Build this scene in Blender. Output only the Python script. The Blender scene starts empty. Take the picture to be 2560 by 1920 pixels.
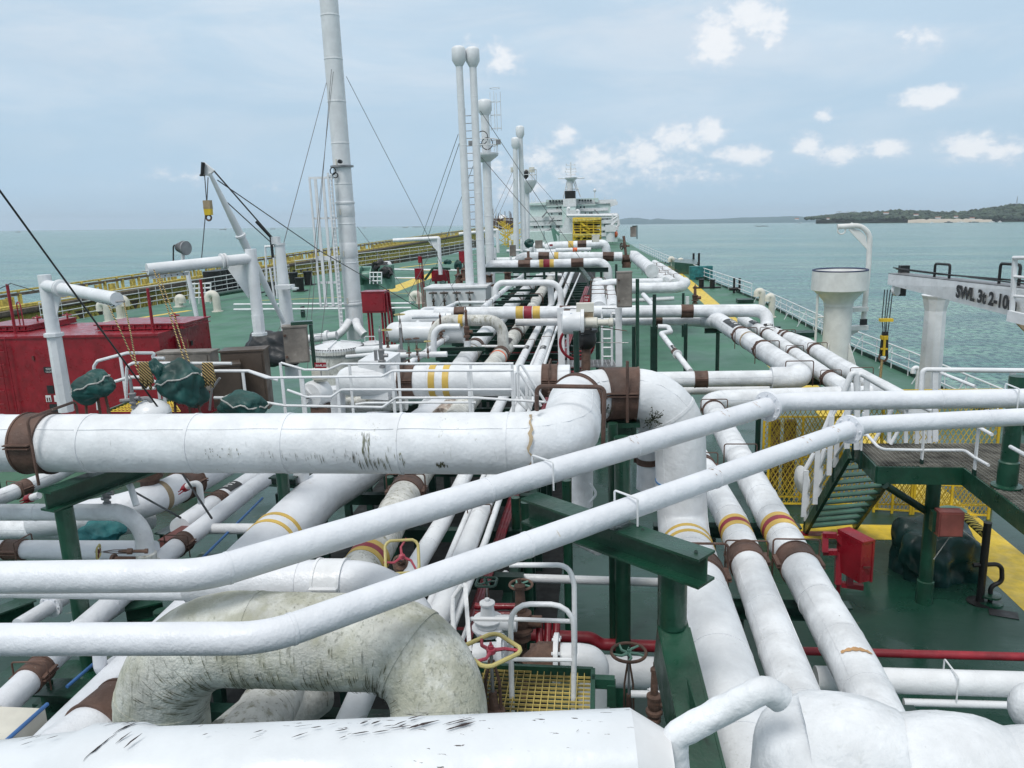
import bpy, math, random
from mathutils import Vector, Matrix, noise
random.seed(7)
S = bpy.context.scene
COL = S.collection
# ---------------------------------------------------------------- camera model (ship frame: +Y aft along deck, +X right, Z up)
FPX = 1930.0; CX = 1280.0; CY = 960.0; H = 10.0
UP = -Vector((1600-CX, 9750-CY, FPX)).normalized()
LY = -(UP.x*226 + UP.z*FPX)/UP.y
YA = Vector((226, LY, FPX)).normalized()
XA = YA.cross(UP)
M3 = Matrix((XA, YA, UP))                      # cam(x right,y down,z fwd) -> ship
def ray_px(px, py): return M3 @ Vector((px-CX, py-CY, FPX))
n_sea = ray_px(2560, 546.5).cross(ray_px(0, 575.0)).normalized()
if n_sea.z < 0: n_sea = -n_sea
HEEL = n_sea.rotation_difference(Vector((0, 0, 1))).to_matrix().to_4x4()   # the ship lies slightly heeled on the sea
cam_d = bpy.data.cameras.new('camera'); cam = bpy.data.objects.new('camera', cam_d); COL.objects.link(cam)
cam_d.sensor_width = 36.0; cam_d.lens = FPX/2560*36; cam_d.clip_start = 0.05; cam_d.clip_end = 60000
cr, cd, cf = M3.col[0], M3.col[1], M3.col[2]
cm = Matrix.Identity(4)
for i in range(3):
    cm[i][0] = cr[i]; cm[i][1] = -cd[i]; cm[i][2] = -cf[i]
cm.translation = Vector((0, 0, H))
cam.matrix_world = HEEL @ cm
S.camera = cam
CAMW = (HEEL @ Vector((0, 0, H, 1))).to_3d()
SEA_Z = CAMW.z - 24.0
# ---------------------------------------------------------------- view
S.view_settings.view_transform = 'Standard'; S.view_settings.look = 'None'
S.view_settings.exposure = 0.12; S.view_settings.gamma = 1.0
# ---------------------------------------------------------------- sun
SUN_EL, SUN_AZ = math.radians(58), math.radians(205)     # azimuth measured from +Y towards +X
sd = bpy.data.lights.new('sun', 'SUN'); sd.energy = 1.9; sd.angle = math.radians(18); sd.color = (1.0, .97, .93)
so = bpy.data.objects.new('sun', sd); COL.objects.link(so)
sv = Vector((math.sin(SUN_AZ)*math.cos(SUN_EL), math.cos(SUN_AZ)*math.cos(SUN_EL), math.sin(SUN_EL)))
so.rotation_euler = (-sv).to_track_quat('-Z', 'Y').to_euler()
# ---------------------------------------------------------------- world: sky + clouds by direction
W = bpy.data.worlds.new('World'); S.world = W; W.use_nodes = True
nt = W.node_tree; nt.nodes.clear()
def wn(t, **k):
    n = nt.nodes.new(t)
    for a, b in k.items(): setattr(n, a, b)
    return n
def wl(a, b): nt.links.new(a, b)
def wmath(op, a, b=None, c=None, clamp=False):
    n = wn('ShaderNodeMath', operation=op, use_clamp=clamp)
    for i, v in enumerate((a, b, c)):
        if v is None: continue
        if isinstance(v, (int, float)): n.inputs[i].default_value = v
        else: wl(v, n.inputs[i])
    return n.outputs[0]
sky = wn('ShaderNodeTexSky', sky_type='NISHITA', sun_disc=False)
sky.sun_elevation = SUN_EL; sky.sun_rotation = SUN_AZ; sky.altitude = 10; sky.air_density = 1.0; sky.dust_density = 2.0; sky.ozone_density = 1.5
tc = wn('ShaderNodeTexCoord'); sep = wn('ShaderNodeSeparateXYZ'); wl(tc.outputs['Generated'], sep.inputs[0])
az = wmath('ARCTAN2', sep.outputs[0], sep.outputs[1]); el = wmath('ARCSINE', sep.outputs[2])
comb = wn('ShaderNodeCombineXYZ'); wl(az, comb.inputs[0]); wl(wmath('MULTIPLY', el, 1.5), comb.inputs[1])
def wnoise(scale, det, rough, off=0.0):
    n = wn('ShaderNodeTexNoise'); n.inputs['Scale'].default_value = scale; n.inputs['Detail'].default_value = det; n.inputs['Roughness'].default_value = rough
    mp = wn('ShaderNodeMapping'); mp.inputs['Location'].default_value = (off, off*.7, off*.3); wl(comb.outputs[0], mp.inputs[0]); wl(mp.outputs[0], n.inputs['Vector'])
    return n.outputs[0]
n1 = wnoise(26, 5, .55); n2 = wnoise(80, 4, .6, 3.0)
def azel(px, py):
    d = (HEEL.to_3x3() @ ray_px(px, py)).normalized()
    return math.atan2(d.x, d.y), math.asin(d.z)
PX = 1/1930.0
puffs = [ # full-view px centre, half width, half height (source px), strength
 (1790, 95, 62, 68, 1.05), (1880, 42, 70, 46, 1.1), (1935, 62, 34, 60, .9), (1255, 145, 58, 46, .75), (1185,150,60,45,.4), (2310, 248, 62, 26, 1.05), (2350, 240, 44, 26, 1.0), (1415, 335, 34, 28, 1.0),
 (1480, 400, 60, 40, .9), (1600, 385, 90, 52, .8), (1700, 350, 80, 44, .95), (1775, 330, 42, 34, .9), (1860, 388, 72, 28, .95), (2020, 360, 40, 32, .95), (2110, 380, 70, 28, .9), (2220, 375, 50, 22, .85),
 (2420, 370, 80, 36, .9), (2500, 380, 80, 30, .9), (2280, 95, 66, 36, .5), (2060, 290, 26, 18, .7), (1230, 420, 60, 50, .55), (1340, 400, 60, 50, .7), (1300, 470, 110, 50, .55), (1700, 440, 220, 26, .5), (470, 440, 130, 26, .28), (1480, 440, 230, 52, .5), (1650, 415, 150, 40, .55), (1290, 440, 90, 60, .5), (640,460,120,20,.22)]
mx = None; hgt = None
for (px, py, hw, hh, st) in puffs:
    a0, e0 = azel(px, py)
    dx = wmath('MULTIPLY', wmath('SUBTRACT', az, a0), 1/(hw*PX*1.4)); dy = wmath('MULTIPLY', wmath('SUBTRACT', el, e0), 1/(hh*PX*1.35))
    r2 = wmath('ADD', wmath('MULTIPLY', dx, dx), wmath('MULTIPLY', dy, dy))
    v = wmath('MULTIPLY', wmath('SUBTRACT', 1.0, wmath('SQRT', r2)), st)
    mx = v if mx is None else wmath('MAXIMUM', mx, v)
dens = wmath('ADD', wmath('MULTIPLY', mx, 1.15), wmath('MULTIPLY', wmath('SUBTRACT', n1, .5), 1.3))
dens = wmath('ADD', dens, wmath('MULTIPLY', wmath('SUBTRACT', n2, .5), 1.0))
mr = wn('ShaderNodeMapRange', interpolation_type='SMOOTHSTEP'); wl(dens, mr.inputs[0]); mr.inputs[1].default_value = .06; mr.inputs[2].default_value = .72
gate = wn('ShaderNodeMapRange', interpolation_type='SMOOTHSTEP'); wl(mx, gate.inputs[0]); gate.inputs[1].default_value = -.25; gate.inputs[2].default_value = .3
cmask = wmath('MULTIPLY', wmath('MULTIPLY', mr.outputs[0], gate.outputs[0]), .7)
# thin high veil, streaky
veil = wn('ShaderNodeTexNoise'); veil.inputs['Scale'].default_value = 2.6; veil.inputs['Detail'].default_value = 5; veil.inputs['Roughness'].default_value = .55
vm = wn('ShaderNodeMapping'); vm.inputs['Scale'].default_value = (1, 3.4, 1); vm.inputs['Rotation'].default_value = (0, 0, .12); wl(comb.outputs[0], vm.inputs[0]); wl(vm.outputs[0], veil.inputs['Vector'])
vr = wn('ShaderNodeMapRange', interpolation_type='SMOOTHSTEP'); wl(veil.outputs[0], vr.inputs[0]); vr.inputs[1].default_value = .32; vr.inputs[2].default_value = .72; vr.inputs[3].default_value = .9; vr.inputs[4].default_value = 1.0
mixv = wn('ShaderNodeMix', data_type='RGBA'); wl(vr.outputs[0], mixv.inputs[0]); wl(sky.outputs[0], mixv.inputs[6])
vr2 = wn('ShaderNodeMapRange'); wl(el, vr2.inputs[0]); vr2.inputs[1].default_value = 0; vr2.inputs[2].default_value = .35
vcol = wn('ShaderNodeMix', data_type='RGBA'); wl(vr2.outputs[0], vcol.inputs[0]); vcol.inputs[6].default_value = (4.25, 5.95, 7.5, 1); vcol.inputs[7].default_value = (5.5, 6.9, 8.2, 1)
vr3 = wn('ShaderNodeMapRange'); wl(el, vr3.inputs[0]); vr3.inputs[1].default_value = .42; vr3.inputs[2].default_value = .9
vcol2 = wn('ShaderNodeMix', data_type='RGBA'); wl(vr3.outputs[0], vcol2.inputs[0]); wl(vcol.outputs[2], vcol2.inputs[6]); vcol2.inputs[7].default_value = (8.4, 8.5, 8.3, 1)
# broad soft veil of high cloud
vb = wn('ShaderNodeTexNoise'); vb.inputs['Scale'].default_value = 3.2; vb.inputs['Detail'].default_value = 6; vb.inputs['Roughness'].default_value = .6; vb.inputs['Distortion'].default_value = .5
vbm = wn('ShaderNodeMapping'); vbm.inputs['Scale'].default_value = (1, 2.6, 1); vbm.inputs['Location'].default_value = (.35, .2, 0); wl(comb.outputs[0], vbm.inputs[0]); wl(vbm.outputs[0], vb.inputs['Vector'])
vbr = wn('ShaderNodeMapRange', interpolation_type='SMOOTHSTEP'); wl(vb.outputs[0], vbr.inputs[0]); vbr.inputs[1].default_value = .38; vbr.inputs[2].default_value = .68; vbr.inputs[4].default_value = .62
vbe = wn('ShaderNodeMapRange', interpolation_type='SMOOTHSTEP'); wl(el, vbe.inputs[0]); vbe.inputs[1].default_value = .0; vbe.inputs[2].default_value = .3; vbe.inputs[3].default_value = .15
vcol3 = wn('ShaderNodeMix', data_type='RGBA'); wl(wmath('MULTIPLY', vbr.outputs[0], vbe.outputs[0]), vcol3.inputs[0]); wl(vcol2.outputs[2], vcol3.inputs[6]); vcol3.inputs[7].default_value = (7.5, 8.0, 8.6, 1); wl(vcol3.outputs[2], mixv.inputs[7])
shade = wnoise(40, 3, .5, 7.0)
ccol = wn('ShaderNodeMix', data_type='RGBA'); 
cs = wn('ShaderNodeMapRange', interpolation_type='SMOOTHSTEP'); wl(wmath('ADD', dens, wmath('MULTIPLY', shade, .6)), cs.inputs[0]); cs.inputs[1].default_value = .5; cs.inputs[2].default_value = 1.25
wl(cs.outputs[0], ccol.inputs[0]); ccol.inputs[6].default_value = (5.9, 6.8, 7.9, 1); ccol.inputs[7].default_value = (9.3, 9.3, 9.4, 1)
mixc = wn('ShaderNodeMix', data_type='RGBA'); wl(cmask, mixc.inputs[0]); wl(mixv.outputs[2], mixc.inputs[6]); wl(ccol.outputs[2], mixc.inputs[7])
bg = wn('ShaderNodeBackground'); bg.inputs[1].default_value = .1; wl(mixc.outputs[2], bg.inputs[0])
wo = wn('ShaderNodeOutputWorld'); wl(bg.outputs[0], wo.inputs[0])
# ---------------------------------------------------------------- photo crops -> points in the ship frame
CR = dict(F=(0,0,.8641),a=(0,400,3.456),b=(640,400,3.456),c=(1000,400,3.456),d=(1500,400,3.456),e=(1920,400,3.456),g=(0,800,3.456),h=(640,700,3.456),i=(1240,700,3.456),j=(1920,800,3.456),k=(0,1160,3.456),l=(0,1440,3.456),m=(600,1160,3.456),n=(600,1440,3.456),o=(1100,1200,3.456),p=(1100,1440,3.456),q=(1500,1000,3.456),r=(1920,1160,2.183))
def P(c, u, v, z=None, y=None, x=None):
    x0, y0, s = CR[c]; d = ray_px(x0+u/s, y0+v/s)
    t = (z-H)/d.z if z is not None else (y/d.y if y is not None else x/d.x)
    return Vector((0, 0, H)) + d*t
def V(*a): return Vector(a)
def Pw(px, py, dist):           # point beyond the ship, world frame: dist metres away on the sea/horizon
    d = HEEL.to_3x3() @ ray_px(px, py); h = math.hypot(d.x, d.y)
    return CAMW + d*(dist/h)
# ---------------------------------------------------------------- materials
MATS = {}
def mat(name, col, rough=.5, metal=0.0, var=.06, bump=0.0, bscale=40, grime=None, gcol=(.09,.09,.05), gscale=(6,6,.8), gth=(.55,.7), gmask=None, srot=0, sg=(.42,.56), spots=None, scol=(.05,.035,.03), sscale=9, sth=(.66,.69), clear=0.0, gmul=.9):
    m = bpy.data.materials.new(name); m.use_nodes = True; t = m.node_tree; b = t.nodes['Principled BSDF']; L = t.links.new
    b.inputs['Roughness'].default_value = rough; b.inputs['Metallic'].default_value = metal
    if clear: b.inputs['Coat Weight'].default_value = clear; b.inputs['Coat Roughness'].default_value = .15
    tc = t.nodes.new('ShaderNodeTexCoord')
    def nz(scale, det=4, rg=.55, mp=None, loc=(0,0,0), rot=(0,0,0)):
        n = t.nodes.new('ShaderNodeTexNoise'); n.inputs['Scale'].default_value = scale; n.inputs['Detail'].default_value = det; n.inputs['Roughness'].default_value = rg
        q = t.nodes.new('ShaderNodeMapping'); q.inputs['Location'].default_value = loc; q.inputs['Rotation'].default_value = rot
        if mp: q.inputs['Scale'].default_value = mp
        L(tc.outputs['Object'], q.inputs[0]); L(q.outputs[0], n.inputs['Vector']); return n.outputs[0]
    def rng(s, a, b_, c=0, d=1):
        r = t.nodes.new('ShaderNodeMapRange'); r.interpolation_type = 'SMOOTHSTEP'; L(s, r.inputs[0]); r.inputs[1].default_value = a; r.inputs[2].default_value = b_; r.inputs[3].default_value = c; r.inputs[4].default_value = d; return r.outputs[0]
    def mix(f, a, b_):
        x = t.nodes.new('ShaderNodeMix'); x.data_type = 'RGBA'
        if isinstance(f, float): x.inputs[0].default_value = f
        else: L(f, x.inputs[0])
        for i, v in ((6, a), (7, b_)):
            if isinstance(v, tuple): x.inputs[i].default_value = v+(1,) if len(v) == 3 else v
            else: L(v, x.inputs[i])
        return x.outputs[2]
    def mul(a, b_):
        x = t.nodes.new('ShaderNodeMath'); x.operation = 'MULTIPLY'
        for i, v in ((0, a), (1, b_)):
            if isinstance(v, float): x.inputs[i].default_value = v
            else: L(v, x.inputs[i])
        return x.outputs[0]
    dark = tuple(max(0, c*(1-var*2.2)) for c in col); lite = tuple(min(1, c*(1+var)) for c in col)
    out = mix(rng(nz(1.7, 5, .6), .3, .7), dark, lite)
    if grime:
        f = rng(nz(1.0, 6, .65, gscale), gth[0], gth[1]); f = mul(f, rng(nz(.9, 3, .5, loc=(5,2,8)), gmask[0], gmask[1]) if gmask else 1.0)
        out = mix(mul(mul(f, float(grime)), gmul), out, gcol)
    if spots:
        f = rng(nz(1.0, 5, .6, (sscale, sscale, sscale) if isinstance(sscale, (int, float)) else sscale, rot=(0,srot*.6,srot)), sth[0], sth[1]); f = mul(f, rng(nz(.8, 3, .5, loc=(1,9,4)), sg[0], sg[1]))
        out = mix(mul(f, float(spots)), out, scol)
    L(out, b.inputs['Base Color'])
    rr = rng(nz(3, 4, .5, loc=(3,3,3)), .3, .7, max(.03, rough-.12), min(1, rough+.12)); L(rr, b.inputs['Roughness'])
    if bump:
        bp = t.nodes.new('ShaderNodeBump'); bp.inputs['Strength'].default_value = min(1, bump); bp.inputs['Distance'].default_value = .012
        L(nz(bscale, 4, .55), bp.inputs['Height'])
        bp2 = t.nodes.new('ShaderNodeBump'); bp2.inputs['Strength'].default_value = min(1, bump*.8); bp2.inputs['Distance'].default_value = .05
        L(nz(bscale*.16, 3, .5), bp2.inputs['Height']); L(bp.outputs[0], bp2.inputs['Normal']); L(bp2.outputs[0], b.inputs['Normal'])
    MATS[name] = m; return m
WHITE = mat('white_paint', (.70,.715,.735), .38, var=.05, bump=.35, bscale=30, spots=.75, scol=(.35,.27,.17), sscale=14, sth=(.7,.74))
CANVAS = mat('white_lagging', (.69,.71,.735), .55, var=.09, bump=.75, bscale=22, grime=.35, gcol=(.33,.34,.31), gscale=(14,14,3), gth=(.56,.74), gmask=(.45,.62), spots=.8, scol=(.16,.15,.12), sscale=(18,18,9), sth=(.69,.72), sg=(.48,.6))
FGPIPE = mat('thick_white_paint', (.68,.70,.74), .42, var=.03, bump=.42, bscale=40, spots=.5, scol=(.42,.32,.2), sscale=8, sth=(.7,.75))
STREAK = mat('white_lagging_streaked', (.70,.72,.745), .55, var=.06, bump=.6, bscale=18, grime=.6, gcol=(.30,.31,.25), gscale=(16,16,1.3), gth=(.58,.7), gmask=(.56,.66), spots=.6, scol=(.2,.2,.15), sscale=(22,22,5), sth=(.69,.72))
MOSSY = mat('mossy_lagging', (.60,.61,.57), .85, var=.16, bump=.9, bscale=40, grime=.62, gcol=(.31,.31,.21), gscale=(3,3,1.8), gth=(.38,.6), gmask=(.3,.5), spots=.35, scol=(.045,.05,.022), sscale=(26,26,2.4), sth=(.555,.62), sg=(.4,.56))
DIRTY = mat('dirty_lagging', (.60,.60,.57), .75, var=.14, bump=.8, bscale=22, grime=.9, gcol=(.17,.16,.09), gscale=(9,9,2.5), gth=(.5,.68), gmask=(.35,.6), spots=.7, scol=(.1,.1,.07), sscale=(20,20,4), sth=(.6,.68))
CHIP = mat('chipped_white_paint', (.64,.67,.70), .4, var=.03, bump=.25, bscale=14, spots=1.0, scol=(.06,.045,.045), sscale=(6,34,30), sth=(.645,.655), srot=.6, sg=(.5,.6))
BROWN = mat('brown_clamp_paint', (.105,.06,.045), .7, var=.22, bump=.5, bscale=40, spots=.8, scol=(.24,.2,.17), sscale=18, sth=(.64,.7))
RUST = mat('rusty_metal', (.13,.075,.055), .75, var=.3, bump=.7, bscale=50, spots=.8, scol=(.26,.12,.06), sscale=12, sth=(.6,.7))
RUSTW = mat('rust_stain', (.42,.25,.12), .8, var=.25)
GREEN = mat('green_paint', (.008,.054,.031), .38, var=.16, bump=.4, bscale=26, spots=.6, scol=(.07,.05,.03), sscale=10, sth=(.7,.74), clear=.3)
DGREEN = mat('dark_green_paint', (.007,.034,.024), .42, var=.2, bump=.3, bscale=24)
LGREEN = mat('pale_green_paint', (.12,.25,.2), .5, var=.12, bump=.2)
RED = mat('red_paint', (.26,.009,.02), .36, var=.12, bump=.25, bscale=20, clear=.25)
REDP = mat('red_pipe_paint', (.24,.012,.022), .4, var=.2, bump=.2)
BAND_R = mat('band_red', (.28,.02,.04), .55, var=.1); BAND_Y = mat('band_yellow', (.62,.42,.09), .55, var=.1); BAND_B = mat('band_blue', (.05,.2,.45), .5)
YEL = mat('yellow_paint', (.68,.47,.03), .5, var=.12, bump=.2); PYEL = mat('pale_yellow_paint', (.50,.43,.17), .5, var=.1, bump=.3)
TYEL = mat('trestle_yellow', (.68,.54,.13), .7, var=.18, spots=.5, scol=(.14,.1,.06), sscale=3, sth=(.6,.7)); TBROWN = mat('trestle_deck', (.16,.13,.10), .8, var=.2)
PINKR = mat('faded_red', (.36,.05,.08), .45, var=.15, bump=.3)
GREY = mat('grey_metal', (.30,.30,.31), .45, metal=.5, var=.15, bump=.3); BGREY = mat('weathered_steel', (.24,.215,.19), .6, metal=.1, var=.18, bump=.4, bscale=14, spots=.5, scol=(.4,.38,.35), sscale=7, sth=(.6,.7))
DBROWN = mat('brown_cabinet_paint', (.075,.055,.042), .5, var=.15, bump=.15); MAROON = mat('maroon_paint', (.14,.045,.04), .5, var=.15)
BLACK = mat('black_paint', (.012,.012,.013), .45, var=.2); WIRE = mat('steel_wire', (.10,.10,.105), .55, metal=.3, var=.1)
TARP = mat('green_tarpaulin', (.008,.066,.06), .55, var=.25, bump=.6, bscale=6); TEALB = mat('teal_cloth', (.02,.16,.17), .6, var=.2, bump=1.0, bscale=12)
ROPE = mat('white_rope', (.5,.5,.48), .9, var=.2, bump=.8, bscale=120); BLUE = mat('blue_rod', (.04,.13,.33), .5)
MOULD = mat('mould_stain', (.12,.125,.07), .9, var=.4); CRACK = mat('bare_dark_chip', (.035,.025,.025), .8, var=.3)
LABELB = mat('black_label', (.02,.02,.022), .5); PAPER = mat('white_print', (.75,.76,.76), .6); ORANGE = mat('orange_hull', (.75,.13,.03), .45)
SUPW = mat('pale_superstructure_paint', (.52,.63,.605), .55, var=.05, grime=.3, gcol=(.3,.33,.3), gscale=(.8,.8,.1), gth=(.55,.75)); GLASS = mat('dark_window_glass', (.03,.04,.05), .12)
STACKW = mat('white_mast_paint', (.68,.70,.72), .42, var=.04, bump=.15, bscale=12, grime=.35, gcol=(.45,.36,.26), gscale=(5,5,.5), gth=(.6,.75), gmask=(.5,.6))
CREAM = mat('cream_paint', (.62,.60,.53), .5, var=.06); TAN = mat('tan_tape', (.36,.28,.18), .8, var=.15); CLEARW = mat('pure_white_paint', (.69,.70,.715), .4)
def stripe_mat(name, c1, c2, sc, axis=(1, 1, 4), th=.5):
    m = bpy.data.materials.new(name); m.use_nodes = True; t = m.node_tree; b = t.nodes['Principled BSDF']; b.inputs['Roughness'].default_value = .8
    tc = t.nodes.new('ShaderNodeTexCoord'); w = t.nodes.new('ShaderNodeTexWave'); w.inputs['Scale'].default_value = sc; w.inputs['Distortion'].default_value = 1.5; w.bands_direction = 'DIAGONAL'
    t.links.new(tc.outputs['Object'], w.inputs[0]); r = t.nodes.new('ShaderNodeValToRGB'); r.color_ramp.interpolation = 'CONSTANT'; r.color_ramp.elements[0].color = c1+(1,); r.color_ramp.elements[1].color = c2+(1,); r.color_ramp.elements[1].position = th
    t.links.new(w.outputs[0], r.inputs[0]); t.links.new(r.outputs[0], b.inputs['Base Color']); return m
TIGER = stripe_mat('black_yellow_rope', (.02,.018,.015), (.48,.35,.14), 9, th=.6)
TIGER2 = stripe_mat('black_yellow_stripes', (.02,.018,.015), (.6,.5,.12), 5)
# ---------------------------------------------------------------- mesh builder
class MB:
    def __init__(s): s.v = []; s.f = []; s.m = []; s.mats = []
    def mi(s, m):
        if m is None: return 0
        if m not in s.mats: s.mats.append(m)
        return s.mats.index(m)
    def quadbox(s, c8, m=None):
        b = len(s.v); s.v += [Vector(c) for c in c8]; k = s.mi(m)
        for f in ((0,3,2,1),(4,5,6,7),(0,1,5,4),(1,2,6,5),(2,3,7,6),(3,0,4,7)): s.f.append(tuple(b+i for i in f)); s.m.append(k)
        return s
    def box(s, c, sz, m=None, rz=0.0, R=None, taper=1.0):
        c = Vector(c); hx, hy, hz = sz[0]/2, sz[1]/2, sz[2]/2
        R = R or Matrix.Rotation(rz, 3, 'Z')
        pts = [(-hx,-hy,-hz),(hx,-hy,-hz),(hx,hy,-hz),(-hx,hy,-hz)] + [(-hx*taper,-hy*taper,hz),(hx*taper,-hy*taper,hz),(hx*taper,hy*taper,hz),(-hx*taper,hy*taper,hz)]
        s.quadbox([c + R @ Vector(p) for p in pts], m); return s
    def bar(s, a, b, w, h, m=None, up=V(0,0,1)):
        if isinstance(m, Vector): up, m = m, None
        a, b = Vector(a), Vector(b); d = (b-a); L = d.length
        if L < 1e-6: return s
        d.normalize()
        if abs(d.dot(up)) > .98: up = V(0,1,0)
        sx = d.cross(up).normalized(); uz = sx.cross(d)
        R = Matrix((sx, d, uz)).transposed(); s.box((a+b)/2, (w, L, h), m, R=R); return s
    def ibeam(s, a, b, w, h, t=.03, m=None):
        a, b = Vector(a), Vector(b)
        s.bar(a, b, w, t, m); s.bar(a-V(0,0,h-t), b-V(0,0,h-t), w, t, m); s.bar(a-V(0,0,h/2-t/2), b-V(0,0,h/2-t/2), t, h-t*2.02, m); return s
    def tube(s, path, r, seg=12, m=None, caps=True):
        n = len(path); k = s.mi(m)
        rs = r if isinstance(r, (list, tuple)) else [r]*n
        up = None; b = len(s.v)
        for i in range(n):
            if i == 0: t = path[1]-path[0]
            elif i == n-1: t = path[-1]-path[-2]
            else: t = (path[i+1]-path[i]).normalized() + (path[i]-path[i-1]).normalized()
            t = t.normalized() if t.length > 1e-9 else V(0,0,1)
            if up is None:
                up = V(0,0,1) if abs(t.z) < .95 else V(0,1,0)
            sx = t.cross(up)
            if sx.length < 1e-6: sx = t.cross(V(1,0,0))
            sx.normalize(); up = sx.cross(t).normalized()
            for j in range(seg):
                a = 2*math.pi*j/seg; s.v.append(path[i] + sx*(math.cos(a)*rs[i]) + up*(math.sin(a)*rs[i]))
        for i in range(n-1):
            for j in range(seg):
                j2 = (j+1) % seg; s.f.append((b+i*seg+j, b+i*seg+j2, b+(i+1)*seg+j2, b+(i+1)*seg+j)); s.m.append(k)
        if caps:
            s.f.append(tuple(b+j for j in reversed(range(seg)))); s.m.append(k)
            s.f.append(tuple(b+(n-1)*seg+j for j in range(seg))); s.m.append(k)
        return s
    def rod(s, a, b, r, seg=8, m=None, r2=None):
        return s.tube([Vector(a), Vector(b)], [r, r if r2 is None else r2], seg, m)
    def rods(s, pts, r, seg=6, m=None, bend=None):
        return s.tube(fillet([Vector(p) for p in pts], bend if bend is not None else r*2.5, 4), r, seg, m)
    def lathe(s, c, prof, seg=20, m=None, axis=None, caps=True):
        c = Vector(c); ax = (axis or V(0,0,1)).normalized(); path = [c+ax*z for r, z in prof]
        b = len(s.v); k = s.mi(m)
        up = V(0,1,0) if abs(ax.y) < .9 else V(0,0,1); sx = ax.cross(up).normalized(); sy = ax.cross(sx)
        for (r, z) in prof:
            for j in range(seg):
                a = 2*math.pi*j/seg; s.v.append(c + ax*z + sx*math.cos(a)*r + sy*math.sin(a)*r)
        for i in range(len(prof)-1):
            for j in range(seg):
                j2 = (j+1) % seg; s.f.append((b+i*seg+j, b+i*seg+j2, b+(i+1)*seg+j2, b+(i+1)*seg+j)); s.m.append(k)
        if caps:
            s.f.append(tuple(b+j for j in reversed(range(seg)))); s.m.append(k); s.f.append(tuple(b+(len(prof)-1)*seg+j for j in range(seg))); s.m.append(k)
        return s
    def ring(s, c, R, r, axis=V(0,0,1), seg=28, tseg=6, m=None, sq=None, rot=0.0):
        ax = axis.normalized(); up = V(0,1,0) if abs(ax.y) < .9 else V(0,0,1); sx = ax.cross(up).normalized(); sy = ax.cross(sx); c = Vector(c); pts = []
        for j in range(seg):
            a = 2*math.pi*j/seg; q = 1.0
            if sq: q = .84*min(1/max(abs(math.cos(a)), abs(math.sin(a))), 1.24)
            a2 = a+rot
            pts.append(c + sx*math.cos(a2)*R*q + sy*math.sin(a2)*R*q)
        b = len(s.v); k = s.mi(m)
        for i in range(seg):
            t = (pts[(i+1) % seg]-pts[i-1]).normalized(); nx = t.cross(ax).normalized()
            for j in range(tseg):
                a = 2*math.pi*j/tseg; s.v.append(pts[i] + nx*math.cos(a)*r + ax*math.sin(a)*r)
        for i in range(seg):
            i2 = (i+1) % seg
            for j in range(tseg):
                j2 = (j+1) % tseg; s.f.append((b+i*tseg+j, b+i*tseg+j2, b+i2*tseg+j2, b+i2*tseg+j)); s.m.append(k)
        return s
    def prism(s, poly, thick, m=None):
        b = len(s.v); n = len(poly); poly = [Vector(p) for p in poly]; t = Vector(thick); k = s.mi(m)
        s.v += poly + [p+t for p in poly]
        s.f.append(tuple(b+i for i in reversed(range(n)))); s.m.append(k); s.f.append(tuple(b+n+i for i in range(n))); s.m.append(k)
        for i in range(n):
            i2 = (i+1) % n; s.f.append((b+i, b+i2, b+n+i2, b+n+i)); s.m.append(k)
        return s
    def ico(s, c, r, sub=2, m=None, amp=.2, fs=1.5, seed=0):
        import bmesh
        bm = bmesh.new(); bmesh.ops.create_icosphere(bm, subdivisions=sub, radius=1.0); b = len(s.v); k = s.mi(m); c = Vector(c)
        for v in bm.verts:
            d = 1+amp*noise.noise(v.co*fs+V(seed, seed*.7, 0)) ; s.v.append(c + Vector((v.co.x*r[0], v.co.y*r[1], v.co.z*r[2]))*d)
        for f in bm.faces: s.f.append(tuple(b+v.index for v in f.verts)); s.m.append(k)
        bm.free(); return s
    def build(s, name, m=None, parent=None, smooth=True, flipcheck=False):
        me = bpy.data.meshes.new(name)
        if m is not None and not s.mats: s.mats = [m]
        if parent is not None: o0 = Vector(parent['_o']) if '_o' in parent else Vector((0,0,0))
        else:
            xs = [v.x for v in s.v]; ys = [v.y for v in s.v]; o0 = V((min(xs)+max(xs))/2, (min(ys)+max(ys))/2, min(v.z for v in s.v))
        me.from_pydata([v-o0 for v in s.v], [], s.f)
        for q in s.mats: me.materials.append(q)
        me.polygons.foreach_set('material_index', s.m)
        me.update()
        import bmesh
        bm = bmesh.new(); bm.from_mesh(me); bmesh.ops.recalc_face_normals(bm, faces=bm.faces); bm.to_mesh(me); bm.free()
        if smooth:
            me.polygons.foreach_set('use_smooth', [True]*len(me.polygons)); me.set_sharp_from_angle(angle=math.radians(38))
        o = bpy.data.objects.new(name, me); COL.objects.link(o)
        if parent is not None:
            o.parent = parent
            o['_o'] = tuple(o0)           # children of this child use the same ship-frame origin
        else:
            o.location = o0; o['_o'] = tuple(o0)
        return o
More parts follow.
